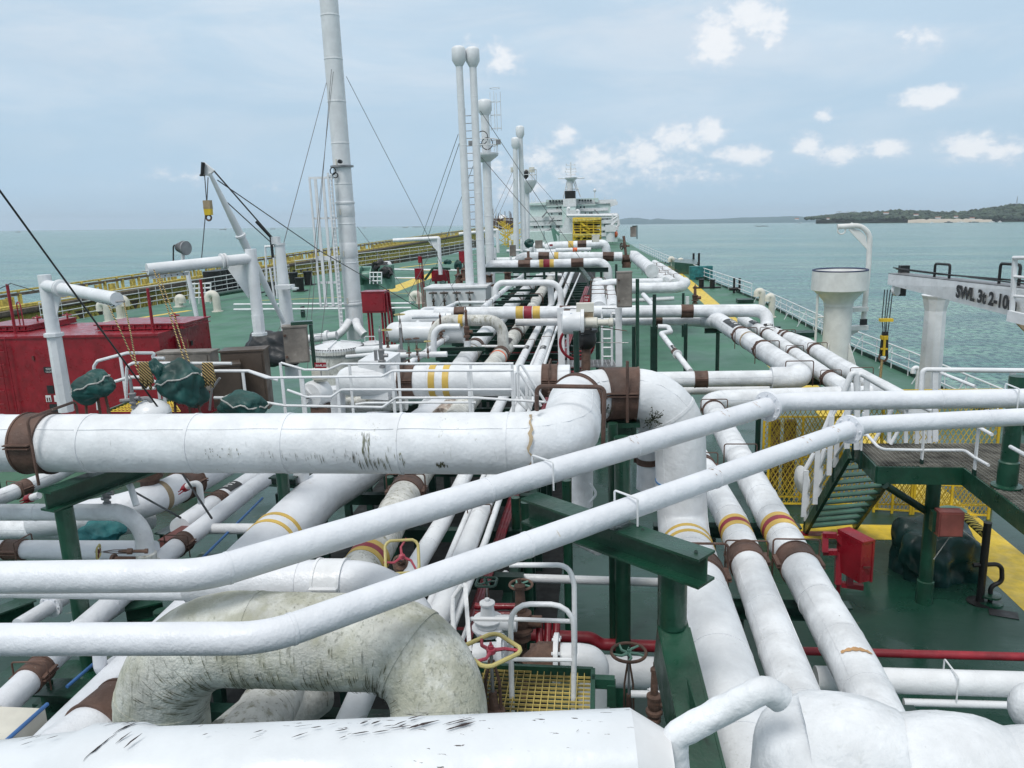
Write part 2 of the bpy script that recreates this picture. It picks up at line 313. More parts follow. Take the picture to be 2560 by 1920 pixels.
def fillet(pts, r, n=8):
    out = [pts[0]]
    for i in range(1, len(pts)-1):
        a, b, c = pts[i-1], pts[i], pts[i+1]; d1 = (a-b); d2 = (c-b); l1, l2 = d1.length, d2.length
        if l1 < 1e-6 or l2 < 1e-6: continue
        d1.normalize(); d2.normalize(); ang = d1.angle(d2)
        if ang > math.pi-.02: out.append(b); continue
        rr = r[i] if isinstance(r, (list, tuple)) else r
        t = min(rr/math.tan(ang/2), l1*.49, l2*.49); p1 = b+d1*t; p2 = b+d2*t
        r_ = t*math.tan(ang/2); cen = b+(d1+d2).normalized()*(r_/math.sin(ang/2)); va = p1-cen; vb = p2-cen; tot = va.angle(vb) if va.length > 1e-9 else 0
        for k in range(n+1):
            f = k/n
            if tot < 1e-4: out.append(p1.lerp(p2, f)); continue
            v = (va*math.sin((1-f)*tot) + vb*math.sin(f*tot))/math.sin(tot); out.append(cen+v)
    out.append(pts[-1]); return out
def tag(o, label, cat, group=None, kind=None):
    if label: o['label'] = label
    if cat: o['category'] = cat
    if group: o['group'] = group
    if kind: o['kind'] = kind
    return o
def thing(name, label, cat, loc, group=None):
    o = bpy.data.objects.new(name, None); COL.objects.link(o); o.location = Vector(loc); o['_o'] = tuple(Vector(loc)); o.empty_display_size = .2
    return tag(o, label, cat, group)
def copy_tree(o, loc, label, rz=None):
    c = o.copy(); COL.objects.link(c); c.location = Vector(loc); c['label'] = label; c['_o'] = tuple(Vector(loc))
    if rz is not None: c.rotation_euler = (0, 0, rz)
    for ch in [x for x in bpy.data.objects if x.parent == o]:
        d = ch.copy(); COL.objects.link(d); d.parent = c
        for g in [x for x in bpy.data.objects if x.parent == ch]:
            e = g.copy(); COL.objects.link(e); e.parent = d
    return c
def arclen(path):
    s = [0.0]
    for i in range(1, len(path)): s.append(s[-1]+(path[i]-path[i-1]).length)
    return s
def nearest_s(path, sl, p):
    best = (1e9, 0)
    for i in range(len(path)-1):
        a, b = path[i], path[i+1]; d = b-a; L = d.length
        if L < 1e-9: continue
        t = max(0, min(1, (p-a).dot(d)/(L*L))); dist = (p-(a+d*t)).length
        if dist < best[0]: best = (dist, sl[i]+t*L)
    return best[1]
def at_s(path, sl, s):
    s = max(0, min(sl[-1], s))
    for i in range(len(path)-1):
        if s <= sl[i+1]+1e-9:
            t = (s-sl[i])/max(1e-9, sl[i+1]-sl[i]); return path[i].lerp(path[i+1], t), (path[i+1]-path[i]).normalized()
    return path[-1], (path[-1]-path[-2]).normalized()
def sub_path(path, sl, a, b, n=6):
    ss = sorted({a, b} | {s for s in sl if a < s < b}); 
    return [at_s(path, sl, s)[0] for s in ss]
def near_px(path, c, u, v=None):      # point on a pipe run that appears at this spot of the photograph
    if c == 'V': return nearest_s(path, arclen(path), V(*u))
    x0, y0, s = CR[c]; d = ray_px(x0+u/s, y0+v/s).normalized(); O = V(0,0,H); best = (1e9, None); sl = arclen(path); n = 300
    for i in range(n+1):
        p = at_s(path, sl, sl[-1]*i/n)[0]; w = p-O; e = (w - d*w.dot(d)).length/w.length
        if e < best[0]: best = (e, sl[-1]*i/n)
    return best[1]
def slivers(parent, name, m, path, s0, s1, r, n, ang, length, w, along=0.0, seed=1, kink=.3):
    # thin paint cracks / mould runs lying on the skin of a pipe; ang = range of angles from the top, along = share of the run that follows the pipe
    rn = random.Random(seed); sl = arclen(path); mb = MB()
    for _ in range(n):
        s = rn.uniform(s0, s1); a = rn.uniform(*ang); L = rn.uniform(*length); ww = rn.uniform(*w); k = max(3, int(L/.03)); row = []
        for i in range(k+1):
            f = i/k; ss = s+L*along*f+rn.uniform(-1,1)*kink*ww; aa = a+L*(1-abs(along))*f/r; c, t = at_s(path, sl, ss); up = V(0,0,1) if abs(t.z) < .9 else V(0,-1,0); up = (up-t*up.dot(t)).normalized(); sx = t.cross(up)
            wd = ww*math.sin(math.pi*min(.97,max(.06,f)))*rn.uniform(.6,1.3)
            def q(off_s, off_a):
                c2, _t = at_s(path, sl, ss+off_s); a2 = aa+off_a/r; return c2+(up*math.cos(a2)+sx*math.sin(a2))*(r*1.004+.003)
            row.append((q(-wd*(1-abs(along)), -wd*abs(along)), q(wd*(1-abs(along)), wd*abs(along))))
        b = len(mb.v)
        for p0, p1 in row: mb.v += [p0, p1]
        for i in range(k): mb.f.append((b+2*i, b+2*i+1, b+2*i+3, b+2*i+2)); mb.m.append(0)
    o = mb.build(name, m, parent, smooth=False); o['kind'] = 'stuff'; return o
def pipe(name, label, cat, pts, r, m=CANVAS, bend=None, seg=24, seams=0, bands=(), clamps=(), ubolts=(), flanges=(), group=None, wob=0.0, clampw=.34, clampm=BROWN, tapes=(), plates=(), nb=8):
    pts = [Vector(p) for p in pts]; path = fillet(pts, bend if bend is not None else r*2.0, nb)
    sl = arclen(path); mb = MB()
    P2 = []; R2 = []
    seg_len = max(.25, r*1.2) if wob else 1e9
    s = 0
    if wob:
        n = max(2, int(sl[-1]/seg_len)); ss = sorted(set([sl[-1]*i/n for i in range(n+1)] + sl)); P2 = [at_s(path, sl, q)[0] for q in ss]
        R2 = [r*(1+wob*noise.noise(V(q*1.3, r*10, pts[0].x))) for q in ss]
    else: P2 = path; R2 = [r]*len(path)
    # drop coincident
    Q, RR = [P2[0]], [R2[0]]
    for p_, r_ in zip(P2[1:], R2[1:]):
        if (p_-Q[-1]).length > 1e-4: Q.append(p_); RR.append(r_)
    mb.tube(Q, RR, seg)
    if seams:
        k = 1; jitter = random.Random(int(sl[-1]*100))
        while k*seams < sl[-1]:
            s0 = k*seams + jitter.uniform(-.1, .1)*seams; sp = sub_path(path, sl, max(0, s0), min(sl[-1], s0+max(.03, r*.12)))
            if len(sp) > 1: mb.tube(sp, r*1.012+.004, seg)
            k += 1
    if seams and r > .13 and m in (CANVAS, STREAK):
        jl = random.Random(int(sl[-1]*77)); nn = max(8, int(sl[-1]/.25)); 
        for aa in (jl.uniform(-1.5,-.9), jl.uniform(.7,1.3)):
            b9 = len(mb.v); k9 = 0
            for i in range(nn+1):
                c9, t9 = at_s(path, sl, sl[-1]*i/nn); u9 = V(0,0,1) if abs(t9.z) < .9 else V(0,-1,0); u9 = (u9-t9*u9.dot(t9)).normalized(); x9 = t9.cross(u9); a9 = aa+.05*noise.noise(V(i*.4,aa,0)); 
                for (off, rad) in ((0,1.0),(0,1.012),(.05,1.012),(.06,.99)): q9 = a9+off*.3/r*.35; mb.v.append(c9+(u9*math.cos(q9)+x9*math.sin(q9))*(r*rad+.003*(rad > 1)))
            for i in range(nn):
                for k in range(3): a = b9+i*4+k; mb.f.append((a, a+1, a+5, a+4)); mb.m.append(0)
    for q in flanges:
        s0 = near_px(path, *q); c0, t0 = at_s(path, sl, s0)
        mb.lathe(c0-t0*.03, [(r*1.62, 0), (r*1.62, .06)], 24, axis=t0)
        for a in range(8):
            up = V(0,0,1) if abs(t0.z) < .9 else V(1,0,0); sx = t0.cross(up).normalized(); sy = sx.cross(t0); o_ = (sx*math.cos(a*math.pi/4)+sy*math.sin(a*math.pi/4))*r*1.34
            mb.rod(c0+o_-t0*.055, c0+o_+t0*.055, r*.11, 6)
    has = bands or clamps or ubolts or tapes or plates
    if not has:
        return tag(mb.build(name, m), label, cat, group)
    lo = min(p.z for p in pts)-r; root = thing(name, label, cat, (pts[0].x, pts[0].y, lo), group)
    mb.build('pipe_run', m, root)
    for (q, items) in bands:
        s0 = near_px(path, *q)
        for (off, w, mm) in items:
            sp = sub_path(path, sl, s0+off-w/2, s0+off+w/2); MB().tube(sp, r*1.02+.004, seg).build('painted_band', mm, root)
    for q in tapes:
        s0 = near_px(path, *q); sp = sub_path(path, sl, s0-.05, s0+.05); MB().tube(sp, r*1.02+.004, seg).build('tape_band', TAN, root)
    for q in clamps:
        s0 = near_px(path, *q[:3]); w = q[3] if len(q) > 3 else clampw; sp = sub_path(path, sl, s0-w/2, s0+w/2); c0, t0 = at_s(path, sl, s0)
        cb = MB().tube(sp, r*1.035+.008, seg); side = t0.cross(V(0,0,1)); 
        if side.length < .1: side = V(1,0,0)
        side.normalize()
        for sp2 in (sub_path(path, sl, s0-w/2-.01, s0-w/2+.025), sub_path(path, sl, s0+w/2-.025, s0+w/2+.01)): cb.tube(sp2, r*1.05+.014, seg)
        for sg in (-1, 1):
            a = c0+side*sg*(r*1.02)+V(0,0,r*.25); cb.bar(a-t0*w*.5, a+t0*w*.5, .09+r*.18, .02)
            cb.bar(a-t0*w*.5-V(0,0,.05), a+t0*w*.5-V(0,0,.05), .09+r*.18, .02)
        cb.build('pipe_clamp', clampm, root)
    for q in ubolts:
        s0 = near_px(path, *q[:3]); mm = q[3] if len(q) > 3 else BROWN; c0, t0 = at_s(path, sl, s0); side = t0.cross(V(0,0,1)).normalized(); k = r*1.13+.03; rr = max(.013, r*.05)
        MB().rods([c0-side*k-V(0,0,r*1.1), c0-side*k+V(0,0,k), c0+side*k+V(0,0,k), c0+side*k-V(0,0,r*1.1)], rr, 6, bend=r*.18).build('u_bolt', mm, root)
    for q in plates:
        s0 = near_px(path, *q[:3]); c0, t0 = at_s(path, sl, s0); L = q[3]; 
        # curved black label plate hugging the upper side of the pipe
        up = V(0,-.35,1); up = (up - t0*up.dot(t0)).normalized(); sx = t0.cross(up).normalized(); pb = MB(); n = 8; b = 0
        for i in range(n+1):
            a = -.75+1.5*i/n; dd = up*math.cos(a)+sx*math.sin(a); pb.v += [c0-t0*L/2+dd*(r*1.03+.004), c0+t0*L/2+dd*(r*1.03+.004), c0-t0*L/2+dd*(r*.97), c0+t0*L/2+dd*(r*.97)]
        for i in range(n):
            a = i*4; pb.f += [(a, a+1, a+5, a+4), (a, a+4, a+6, a+2), (a+1, a+3, a+7, a+5)]; pb.m += [0, 0, 0]
        pb.build('label_plate', LABELB, root)
        for k_ in range(3):
            ln = MB(); off = (k_-1)*L*.25
            for i in range(n-2):
                if (i*7+k_*3) % 5 == 0: continue
                a0_ = -.5+1.0*i/n; a1_ = a0_+.09
                q4 = [c0+t0*(off-L*.06)+(up*math.cos(x)+sx*math.sin(x))*(r*1.03+.009) for x in (a0_, a1_)] + [c0+t0*(off+L*.06)+(up*math.cos(x)+sx*math.sin(x))*(r*1.03+.009) for x in (a1_, a0_)]
                bb = len(ln.v); ln.v += q4; ln.f.append((bb, bb+1, bb+2, bb+3)); ln.m.append(0)
            if ln.v: ln.build('label_lettering', PAPER, root)
    return root
def text_mesh(s, name, m, parent, org, xd, yd, size, depth=.01, bold=0.0):
    cu = bpy.data.curves.new(name, 'FONT'); cu.body = s; cu.size = size; cu.extrude = depth; cu.offset = bold; cu.resolution_u = 3
    ob = bpy.data.objects.new(name, cu); COL.objects.link(ob); dg = bpy.context.evaluated_depsgraph_get(); dg.update()
    me = bpy.data.meshes.new_from_object(ob.evaluated_get(dg)); bpy.data.objects.remove(ob)
    xd = xd.normalized(); zd = xd.cross(yd).normalized(); yd = zd.cross(xd); o0 = Vector(parent['_o']); org = Vector(org)
    for v in me.vertices: v.co = org + xd*v.co.x + yd*v.co.y + zd*v.co.z - o0
    me.materials.clear(); me.materials.append(m); o = bpy.data.objects.new(name, me); COL.objects.link(o); o.parent = parent; return o
# ================================================================ SETTING: deck, hull, sea
# deck sheet origin is the middle of its outline: (-20.65, 143); the paint is blended paler aft and to port
PALE0, PALE1 = 26-143, 52-143; FX0, FX1 = -17+20.65, -25+20.65
def deck_material():
    m = bpy.data.materials.new('deck_paint'); m.use_nodes = True; t = m.node_tree; b = t.nodes['Principled BSDF']; L = t.links.new
    tc = t.nodes.new('ShaderNodeTexCoord')
    def nz(sc, det, loc=(0,0,0), ms=(1,1,1)):
        q = t.nodes.new('ShaderNodeMapping'); q.inputs['Location'].default_value = loc; q.inputs['Scale'].default_value = ms; L(tc.outputs['Object'], q.inputs[0])
        n = t.nodes.new('ShaderNodeTexNoise'); n.inputs['Scale'].default_value = sc; n.inputs['Detail'].default_value = det; n.inputs['Roughness'].default_value = .6; L(q.outputs[0], n.inputs['Vector']); return n.outputs[0]
    def rng(s, a, b_, c=0, d=1):
        r = t.nodes.new('ShaderNodeMapRange'); r.interpolation_type = 'SMOOTHSTEP'; L(s, r.inputs[0]); r.inputs[1].default_value = a; r.inputs[2].default_value = b_; r.inputs[3].default_value = c; r.inputs[4].default_value = d; return r.outputs[0]
    def mix(f, a, b_):
        x = t.nodes.new('ShaderNodeMix'); x.data_type = 'RGBA'; L(f, x.inputs[0])
        for i, v in ((6, a), (7, b_)):
            if isinstance(v, tuple): x.inputs[i].default_value = v+(1,)
            else: L(v, x.inputs[i])
        return x.outputs[2]
    c = mix(rng(nz(.12, 5), .35, .65), (.006,.036,.024), (.012,.053,.035))
    c = mix(rng(nz(.5, 6, (4,4,4)), .52, .72), c, (.011,.052,.038))
    c = mix(rng(nz(1.6, 5, (9,1,4)), .66, .74), c, (.07,.085,.06))
    # weld seams of the deck plates
    br = t.nodes.new('ShaderNodeTexBrick'); br.inputs['Scale'].default_value = .12; br.inputs['Mortar Size'].default_value = .0035; br.inputs['Brick Width'].default_value = .9; br.inputs['Row Height'].default_value = .33; br.inputs['Color1'].default_value = (1,1,1,1); br.inputs['Color2'].default_value = (1,1,1,1); br.inputs['Mortar'].default_value = (.55,.55,.55,1); br.inputs['Mortar Smooth'].default_value = .4
    sp = t.nodes.new('ShaderNodeSeparateXYZ'); L(tc.outputs['Object'], sp.inputs[0]); fy_ = rng(sp.outputs[1], -125+145-10, -125+145+25) if False else rng(sp.outputs[1], PALE0, PALE1); fx_ = rng(sp.outputs[0], FX0, FX1); mxn = t.nodes.new('ShaderNodeMath'); mxn.operation = 'MAXIMUM'; L(fy_, mxn.inputs[0]); L(fx_, mxn.inputs[1]); pale_mix = t.nodes.new('ShaderNodeMath'); pale_mix.operation = 'MULTIPLY'; L(mxn.outputs[0], pale_mix.inputs[0]); L(rng(nz(.25, 4, (7,3,3)), .3, .7, .65, 1), pale_mix.inputs[1])
    c = mix(pale_mix.outputs[0], c, mix(rng(nz(.3, 5, (2,8,4)), .3, .7), (.055,.15,.10), (.085,.205,.14)))
    L(tc.outputs['Object'], br.inputs[0]); mm = t.nodes.new('ShaderNodeMix'); mm.data_type = 'RGBA'; mm.blend_type = 'MULTIPLY'; mm.inputs[0].default_value = .7; L(c, mm.inputs[6]); L(br.outputs[0], mm.inputs[7]); L(mm.outputs[2], b.inputs['Base Color'])
    rgh = t.nodes.new('ShaderNodeMath'); rgh.operation = 'MAXIMUM'; L(rng(nz(.35, 5, (2,7,1)), .40, .62, .14, .42), rgh.inputs[0]); r9 = t.nodes.new('ShaderNodeMath'); r9.operation = 'MULTIPLY'; L(pale_mix.outputs[0], r9.inputs[0]); r9.inputs[1].default_value = .62; L(r9.outputs[0], rgh.inputs[1]); L(rgh.outputs[0], b.inputs['Roughness'])
    sl9 = t.nodes.new('ShaderNodeMath'); sl9.operation = 'MULTIPLY_ADD'; L(pale_mix.outputs[0], sl9.inputs[0]); sl9.inputs[1].default_value = -.3; sl9.inputs[2].default_value = .5; L(sl9.outputs[0], b.inputs['Specular IOR Level'])
    bp = t.nodes.new('ShaderNodeBump'); bp.inputs['Strength'].default_value = .35; bp.inputs['Distance'].default_value = .02; L(nz(2.2, 4, ms=(1,2.5,1)), bp.inputs['Height']); L(bp.outputs[0], b.inputs['Normal'])
    return m
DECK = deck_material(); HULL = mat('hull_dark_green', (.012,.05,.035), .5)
right_e = [(19.5,-14),(19.2,20),(18.4,44),(17.3,54),(16.9,84),(14.6,113),(12,150),(9.5,200),(7.5,262),(6,300)]
left_e = [(-58,-14),(-60.5,40),(-60.5,80),(-57,110),(-56.5,135),(-46,180),(-40,215),(-36,262),(-34,300)]
poly = [V(x,y,0) for x, y in right_e] + [V(x,y,0) for x, y in reversed(left_e)]
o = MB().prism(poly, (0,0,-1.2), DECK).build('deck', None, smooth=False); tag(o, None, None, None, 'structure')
o = MB().prism([p-V(0,0,1.21) for p in poly], (0,0,-16), HULL).build('hull', None, smooth=False); tag(o, None, None, None, 'structure')
def strip(name, pts, w, m, z=.004):
    mb = MB()
    for a, b_ in zip(pts[:-1], pts[1:]):
        a = V(a[0],a[1],z); b_ = V(b_[0],b_[1],z); d = (b_-a).normalized(); sx = V(d.y,-d.x,0)*w/2; b0 = len(mb.v); mb.v += [a-sx, a+sx, b_+sx, b_-sx]; mb.f.append((b0,b0+1,b0+2,b0+3)); mb.m.append(0)
    return tag(mb.build(name, m, smooth=False), None, None, None, 'structure')
MARKY = mat('deck_marking_yellow', (.68,.49,.045), .5, var=.12, bump=.2, grime=.3, gcol=(.3,.26,.1), gscale=(1.5,1.5,1.5), gth=(.5,.7))
strip('deck_marking', [(11.0,12),(11.2,60),(11.6,112),(11.4,140)], 1.6, MARKY)
strip('deck_marking', [(1.8,23.45),(10.1,23.45)], 1.15, MARKY, .008)
strip('deck_marking', [tuple(P('b',0,1215,z=0))[:2], tuple(P('b',760,1185,z=0))[:2], tuple(P('b',1400,1145,z=0))[:2]], .35, MARKY)
strip('deck_marking', [tuple(P('b',1130,1140,z=0))[:2], tuple(P('b',1370,1050,z=0))[:2], tuple(P('b',1600,960,z=0))[:2]], 3.0, MARKY, .008)
strip('deck_marking', [tuple(P('b',1250,930,z=0))[:2], tuple(P('b',1700,880,z=0))[:2]], 1.2, MARKY, .012)
strip('deck_marking', [tuple(P('a',1100,1380,z=0))[:2], tuple(P('a',1640,1300,z=0))[:2]], 1.0, MARKY)
# sea
def sea_material():
    m = bpy.data.materials.new('sea_water'); m.use_nodes = True; t = m.node_tree; b = t.nodes['Principled BSDF']; L = t.links.new
    tc = t.nodes.new('ShaderNodeTexCoord')
    def nz(sc, det, ms=(1,1,1), rz=0):
        q = t.nodes.new('ShaderNodeMapping'); q.inputs['Scale'].default_value = ms; q.inputs['Rotation'].default_value = (0,0,rz); L(tc.outputs['Object'], q.inputs[0])
        n = t.nodes.new('ShaderNodeTexNoise'); n.inputs['Scale'].default_value = sc; n.inputs['Detail'].default_value = det; n.inputs['Roughness'].default_value = .58; L(q.outputs[0], n.inputs['Vector']); return n.outputs[0]
    r = t.nodes.new('ShaderNodeMapRange'); r.interpolation_type = 'SMOOTHSTEP'; L(nz(.0016, 6, (1,5,1), .1), r.inputs[0]); r.inputs[1].default_value = .36; r.inputs[2].default_value = .66
    x = t.nodes.new('ShaderNodeMix'); x.data_type = 'RGBA'; L(r.outputs[0], x.inputs[0]); x.inputs[6].default_value = (.11,.30,.255,1); x.inputs[7].default_value = (.28,.43,.335,1)
    r2 = t.nodes.new('ShaderNodeMapRange'); r2.interpolation_type = 'SMOOTHSTEP'; L(nz(.02, 6, (1,3.2,1), -.1), r2.inputs[0]); r2.inputs[1].default_value = .38; r2.inputs[2].default_value = .66; r2.inputs[3].default_value = 0; r2.inputs[4].default_value = .75
    x2 = t.nodes.new('ShaderNodeMix'); x2.data_type = 'RGBA'; L(r2.outputs[0], x2.inputs[0]); L(x.outputs[2], x2.inputs[6]); x2.inputs[7].default_value = (.075,.17,.175,1)
    r3 = t.nodes.new('ShaderNodeMapRange'); r3.interpolation_type = 'SMOOTHSTEP'; L(nz(.75, 6, (1,.62,1), .15), r3.inputs[0]); r3.inputs[1].default_value = .43; r3.inputs[2].default_value = .60; r3.inputs[4].default_value = .9
    x3 = t.nodes.new('ShaderNodeMix'); x3.data_type = 'RGBA'; L(r3.outputs[0], x3.inputs[0]); L(x2.outputs[2], x3.inputs[6]); x3.inputs[7].default_value = (.04,.10,.115,1)  # ripple shading put into the water colour as darker troughs
    L(x3.outputs[2], b.inputs['Base Color']); b.inputs['Roughness'].default_value = .16; b.inputs['IOR'].default_value = 1.33
    h1 = t.nodes.new('ShaderNodeBump'); h1.inputs['Strength'].default_value = 1.0; h1.inputs['Distance'].default_value = .9; L(nz(.8, 6, (1,.65,1), .15), h1.inputs['Height'])
    h2 = t.nodes.new('ShaderNodeBump'); h2.inputs['Strength'].default_value = .9; h2.inputs['Distance'].default_value = 3.5; L(nz(.06, 4, (1,2.2,1), .2), h2.inputs['Height']); L(h1.outputs[0], h2.inputs['Normal']); L(h2.outputs[0], b.inputs['Normal'])
    return m
mb = MB(); n = 96; b0 = 0; mb.v.append(V(0,0,SEA_Z)); RS = 30000
for i in range(n): mb.v.append(V(RS*math.cos(2*math.pi*i/n), RS*math.sin(2*math.pi*i/n), SEA_Z))
for i in range(n): mb.f.append((0, 1+i, 1+(i+1) % n)); mb.m.append(0)
sea = tag(mb.build('water', sea_material(), smooth=False), None, None, None, 'structure'); WORLD_OBJS = {sea.name}
def world(o): WORLD_OBJS.add(o.name); return o
# far coast: hill terrain, wood, buildings (true-horizon frame)
HILLF = mat('distant_hill', (.10,.17,.20), .95, var=.1); HILLN = mat('wooded_hill', (.035,.06,.045), .95, var=.25); LEAF = mat('leaf_clumps', (.045,.075,.05), .95, var=.45); SAND = mat('beach_sand', (.42,.38,.32), .9)  # far hill colour has the bluish haze of distance mixed in
def ridge(name, prof, dist, depth, m, amp=.12, seed=0, sub=6):
    # prof: list of (px, py_top) in source pixels; terrain raised from the sea along a real distance with a rounded back
    mb = MB(); cols = []
    for i in range(len(prof)-1):
        for k in range(sub):
            f = k/sub; cols.append((prof[i][0]*(1-f)+prof[i+1][0]*f, prof[i][1]*(1-f)+prof[i+1][1]*f))
    cols.append(prof[-1])
    for j, (px, py) in enumerate(cols):
        top = Pw(px, py, dist+depth*.35); h = max(.5, top.z-SEA_Z); d = (top-CAMW); d.z = 0; d.normalize(); base = V(CAMW.x, CAMW.y, SEA_Z-.3)
        hh = h*(1+amp*(noise.noise(V(px*.09, seed, 0)))+amp*.5*noise.noise(V(px*.3, seed, 3)))
        for (dd, zz) in ((0,0),(.03,.28),(.12,.62),(.35,1.0),(.6,.9),(.85,.5),(1,0)): mb.v.append(base + d*(dist+depth*dd) + V(0,0,hh*zz))
    for j in range(len(cols)-1):
        for k in range(6): a = j*7+k; mb.f.append((a, a+7, a+8, a+1)); mb.m.append(0)
    return mb.build(name, m)
world(tag(ridge('hills', [(1540,551),(1560,546),(1580,544),(1600,545),(1625,549),(1645,546),(1665,548),(1690,549),(1715,549),(1800,547),(1850,544),(1900,543),(1960,541),(1990,540),(2020,543),(2050,546)], 14000, 3000, HILLF, .05, 1), None, None, None, 'structure'))
world(tag(ridge('hills', [(2040,548),(2075,541),(2100,535),(2150,533),(2240,528),(2300,529),(2360,531),(2420,529),(2480,521),(2540,514),(2620,508),(2700,512)], 7600, 1500, HILLN, .1, 4), None, None, None, 'structure'))
world(tag(ridge('beach', [(2270,550),(2300,547.6),(2350,547),(2400,546.8),(2440,547),(2480,549)], 7200, 350, SAND, .3, 9), None, None, None, 'structure'))
rn = random.Random(3); mb = MB()
profw = [(2010,546.5,545),(2060,547,539),(2100,549,534),(2150,549,531),(2180,549,530),(2240,548,525),(2300,548,527),(2330,548,528),(2380,548,531),(2420,548,528),(2480,548,519),(2540,548,511),(2600,548,508),(2680,548,506)]
def prof_at(px):
    for a, b_ in zip(profw[:-1], profw[1:]):
        if a[0] <= px <= b_[0]: f = (px-a[0])/(b_[0]-a[0]); return a[1]*(1-f)+b_[1]*f, a[2]*(1-f)+b_[2]*f
    return 548, 520
MW = [mat('wood_leaf_mid', (.05,.085,.06), .95, var=.4), mat('wood_leaf_dark', (.028,.05,.04), .95, var=.3), mat('wood_leaf_pale', (.08,.115,.075), .95, var=.3)]
for i in range(1500):
    px = rn.uniform(2015, 2690); lo, hi = prof_at(px); f = rn.random()**.8; py = lo-2+(hi-lo+2)*f; r_ = rn.uniform(8, 22)*(1 if px < 2380 else 1.35)
    c = Pw(px, py+1.2, 7350+f*500); mb.ico(c, (r_*1.2, r_, r_*.75), 1, MW[rn.choice((0,0,1,1,2))], .5, 1.8, i)
world(tag(mb.build('wood', None, smooth=False), None, None, None, 'stuff'))
ROOFC = mat('red_tiled_roof', (.30,.13,.09), .8, var=.2)
for i, (px, py, w, lab) in enumerate([(1992,546,60,'small white house at the low western tip of the wooded coast'),(2070,545.5,40,'pale seaside house at the foot of the trees left of the coast middle'),(2215,532,70,'long red roofed house on top of the wooded ridge'),(2290,536,60,'red roofed house half hidden among trees right of the ridge house'),(2345,543,70,'white house above the beach moorings'),(2390,541,50,'red roofed beach building beside the moored boats'),(2430,545,60,'low white beach shed at the right end of the sand')]):
    t = world(thing('coast_house', lab, 'house', Pw(px, py+3, 7150))); z0 = t.location.copy()
    d = (z0-CAMW); d.z = 0; d.normalize(); sx = V(d.y,-d.x,0); R = Matrix((sx, d, V(0,0,1))).transposed()
    w *= .55; MB().box(z0+V(0,0,3), (w, 25, 9), None, R=R).build('wall', CLEARW, t, smooth=False)
    b_ = MB(); p0 = z0-sx*w*.55-d*14+V(0,0,7.5); b_.prism([p0, p0+d*28, p0+d*14+V(0,0,6)], sx*w*1.1).build('roof', ROOFC, t, smooth=False)
for i, (px, w, lab) in enumerate([(2372,60,'dark fish landing platform moored off the beach'),(2330,22,'small boat moored left of the landing platform'),(2402,50,'white boat moored right of the landing platform'),(2435,70,'long low barge off the beach near the white shed'),(2480,40,'small pale boat anchored off the right end of the beach'),(2130,24,'tiny boat off the middle of the wooded coast'),(2500,26,'white boat farthest right off the beach')]):
    t = world(thing('moored_boat', lab, 'boat', V(*Pw(px, 549.6, 6700)[:2], SEA_Z-.5), 'boats off the far coast')); z0 = t.location.copy(); d = (z0-CAMW); d.z = 0; d.normalize(); sx = V(d.y,-d.x,0)
    b_ = MB(); b_.prism([z0-sx*w/2+V(0,0,5), z0-sx*w*.4, z0+sx*w*.42, z0+sx*w/2+V(0,0,6)], d*9); b_.build('hull', BLACK if i in (0,3) else CLEARW, t, smooth=False)
    MB().box(z0+d*4+V(0,0,8), (w*.35, 6, 7)).build('cabin', CREAM if i else GREY, t, smooth=False)
t = world(thing('radio_mast', 'thin lattice radio mast on the wooded hill at the right edge', 'mast', Pw(2541, 516, 7800))); z0 = t.location.copy(); b_ = MB()
for k in range(3): a = k*2.1; b_.rod(z0+V(math.cos(a)*5, math.sin(a)*5, 0), z0+V(math.cos(a), math.sin(a), 80), 1.0, 4)
b_.build('lattice', GREY, t); 
for i, (px, hh, lab) in enumerate([(2098,40,'left of three faint harbour cranes behind the wooded coast'),(2117,36,'middle of three faint harbour cranes behind the wooded coast'),(2135,44,'right of three faint harbour cranes behind the wooded coast')]):
    t = world(thing('harbour_crane', lab, 'crane', Pw(px, 537, 11000), 'faint harbour cranes')); z0 = t.location.copy(); d = (z0-CAMW); d.z = 0; d.normalize(); sx = V(d.y,-d.x,0)
    MB().rod(z0-sx*9, z0+V(0,0,hh*1.1), 2.2, 4).rod(z0+sx*9, z0+V(0,0,hh*1.1), 2.2, 4).build('leg_frame', GREY, t); MB().rod(z0-sx*38+V(0,0,hh*.9), z0+sx*26+V(0,0,hh*1.05), 2, 4).build('jib', GREY, t)
for i, (px, py, w, lab) in enumerate([(1906,566,34,'dark rocky islet with birds, largest on the right-hand sea'),(1889,565,12,'small dark rock just left of the large rocky islet'),(1585,560,18,'tiny dark rock on the sea just right of the superstructure'),(1895,552.5,26,'thin sand bar near the horizon above the rocky islet'),(1960,551.5,30,'low rocky spit at the left tip of the wooded coast'),(1043,568,26,'low dark fishing raft on the sea left of the twin vent masts')]):
    d = HEEL.to_3x3() @ ray_px(px, py); tt = (SEA_Z-CAMW.z)/d.z; c = CAMW+d*tt; w_ = w*tt*.5; dn = V(d.x,d.y,0).normalized()
    b_ = MB().ico(c, (w_, w_*.6, w_*.10), 2, None, .6, 2.2, i*3); world(tag(b_.build('rocky_islet', mat('islet_rock', (.07,.075,.07), .9, var=.3) if i == 0 else MATS['islet_rock']), lab, 'rock'))
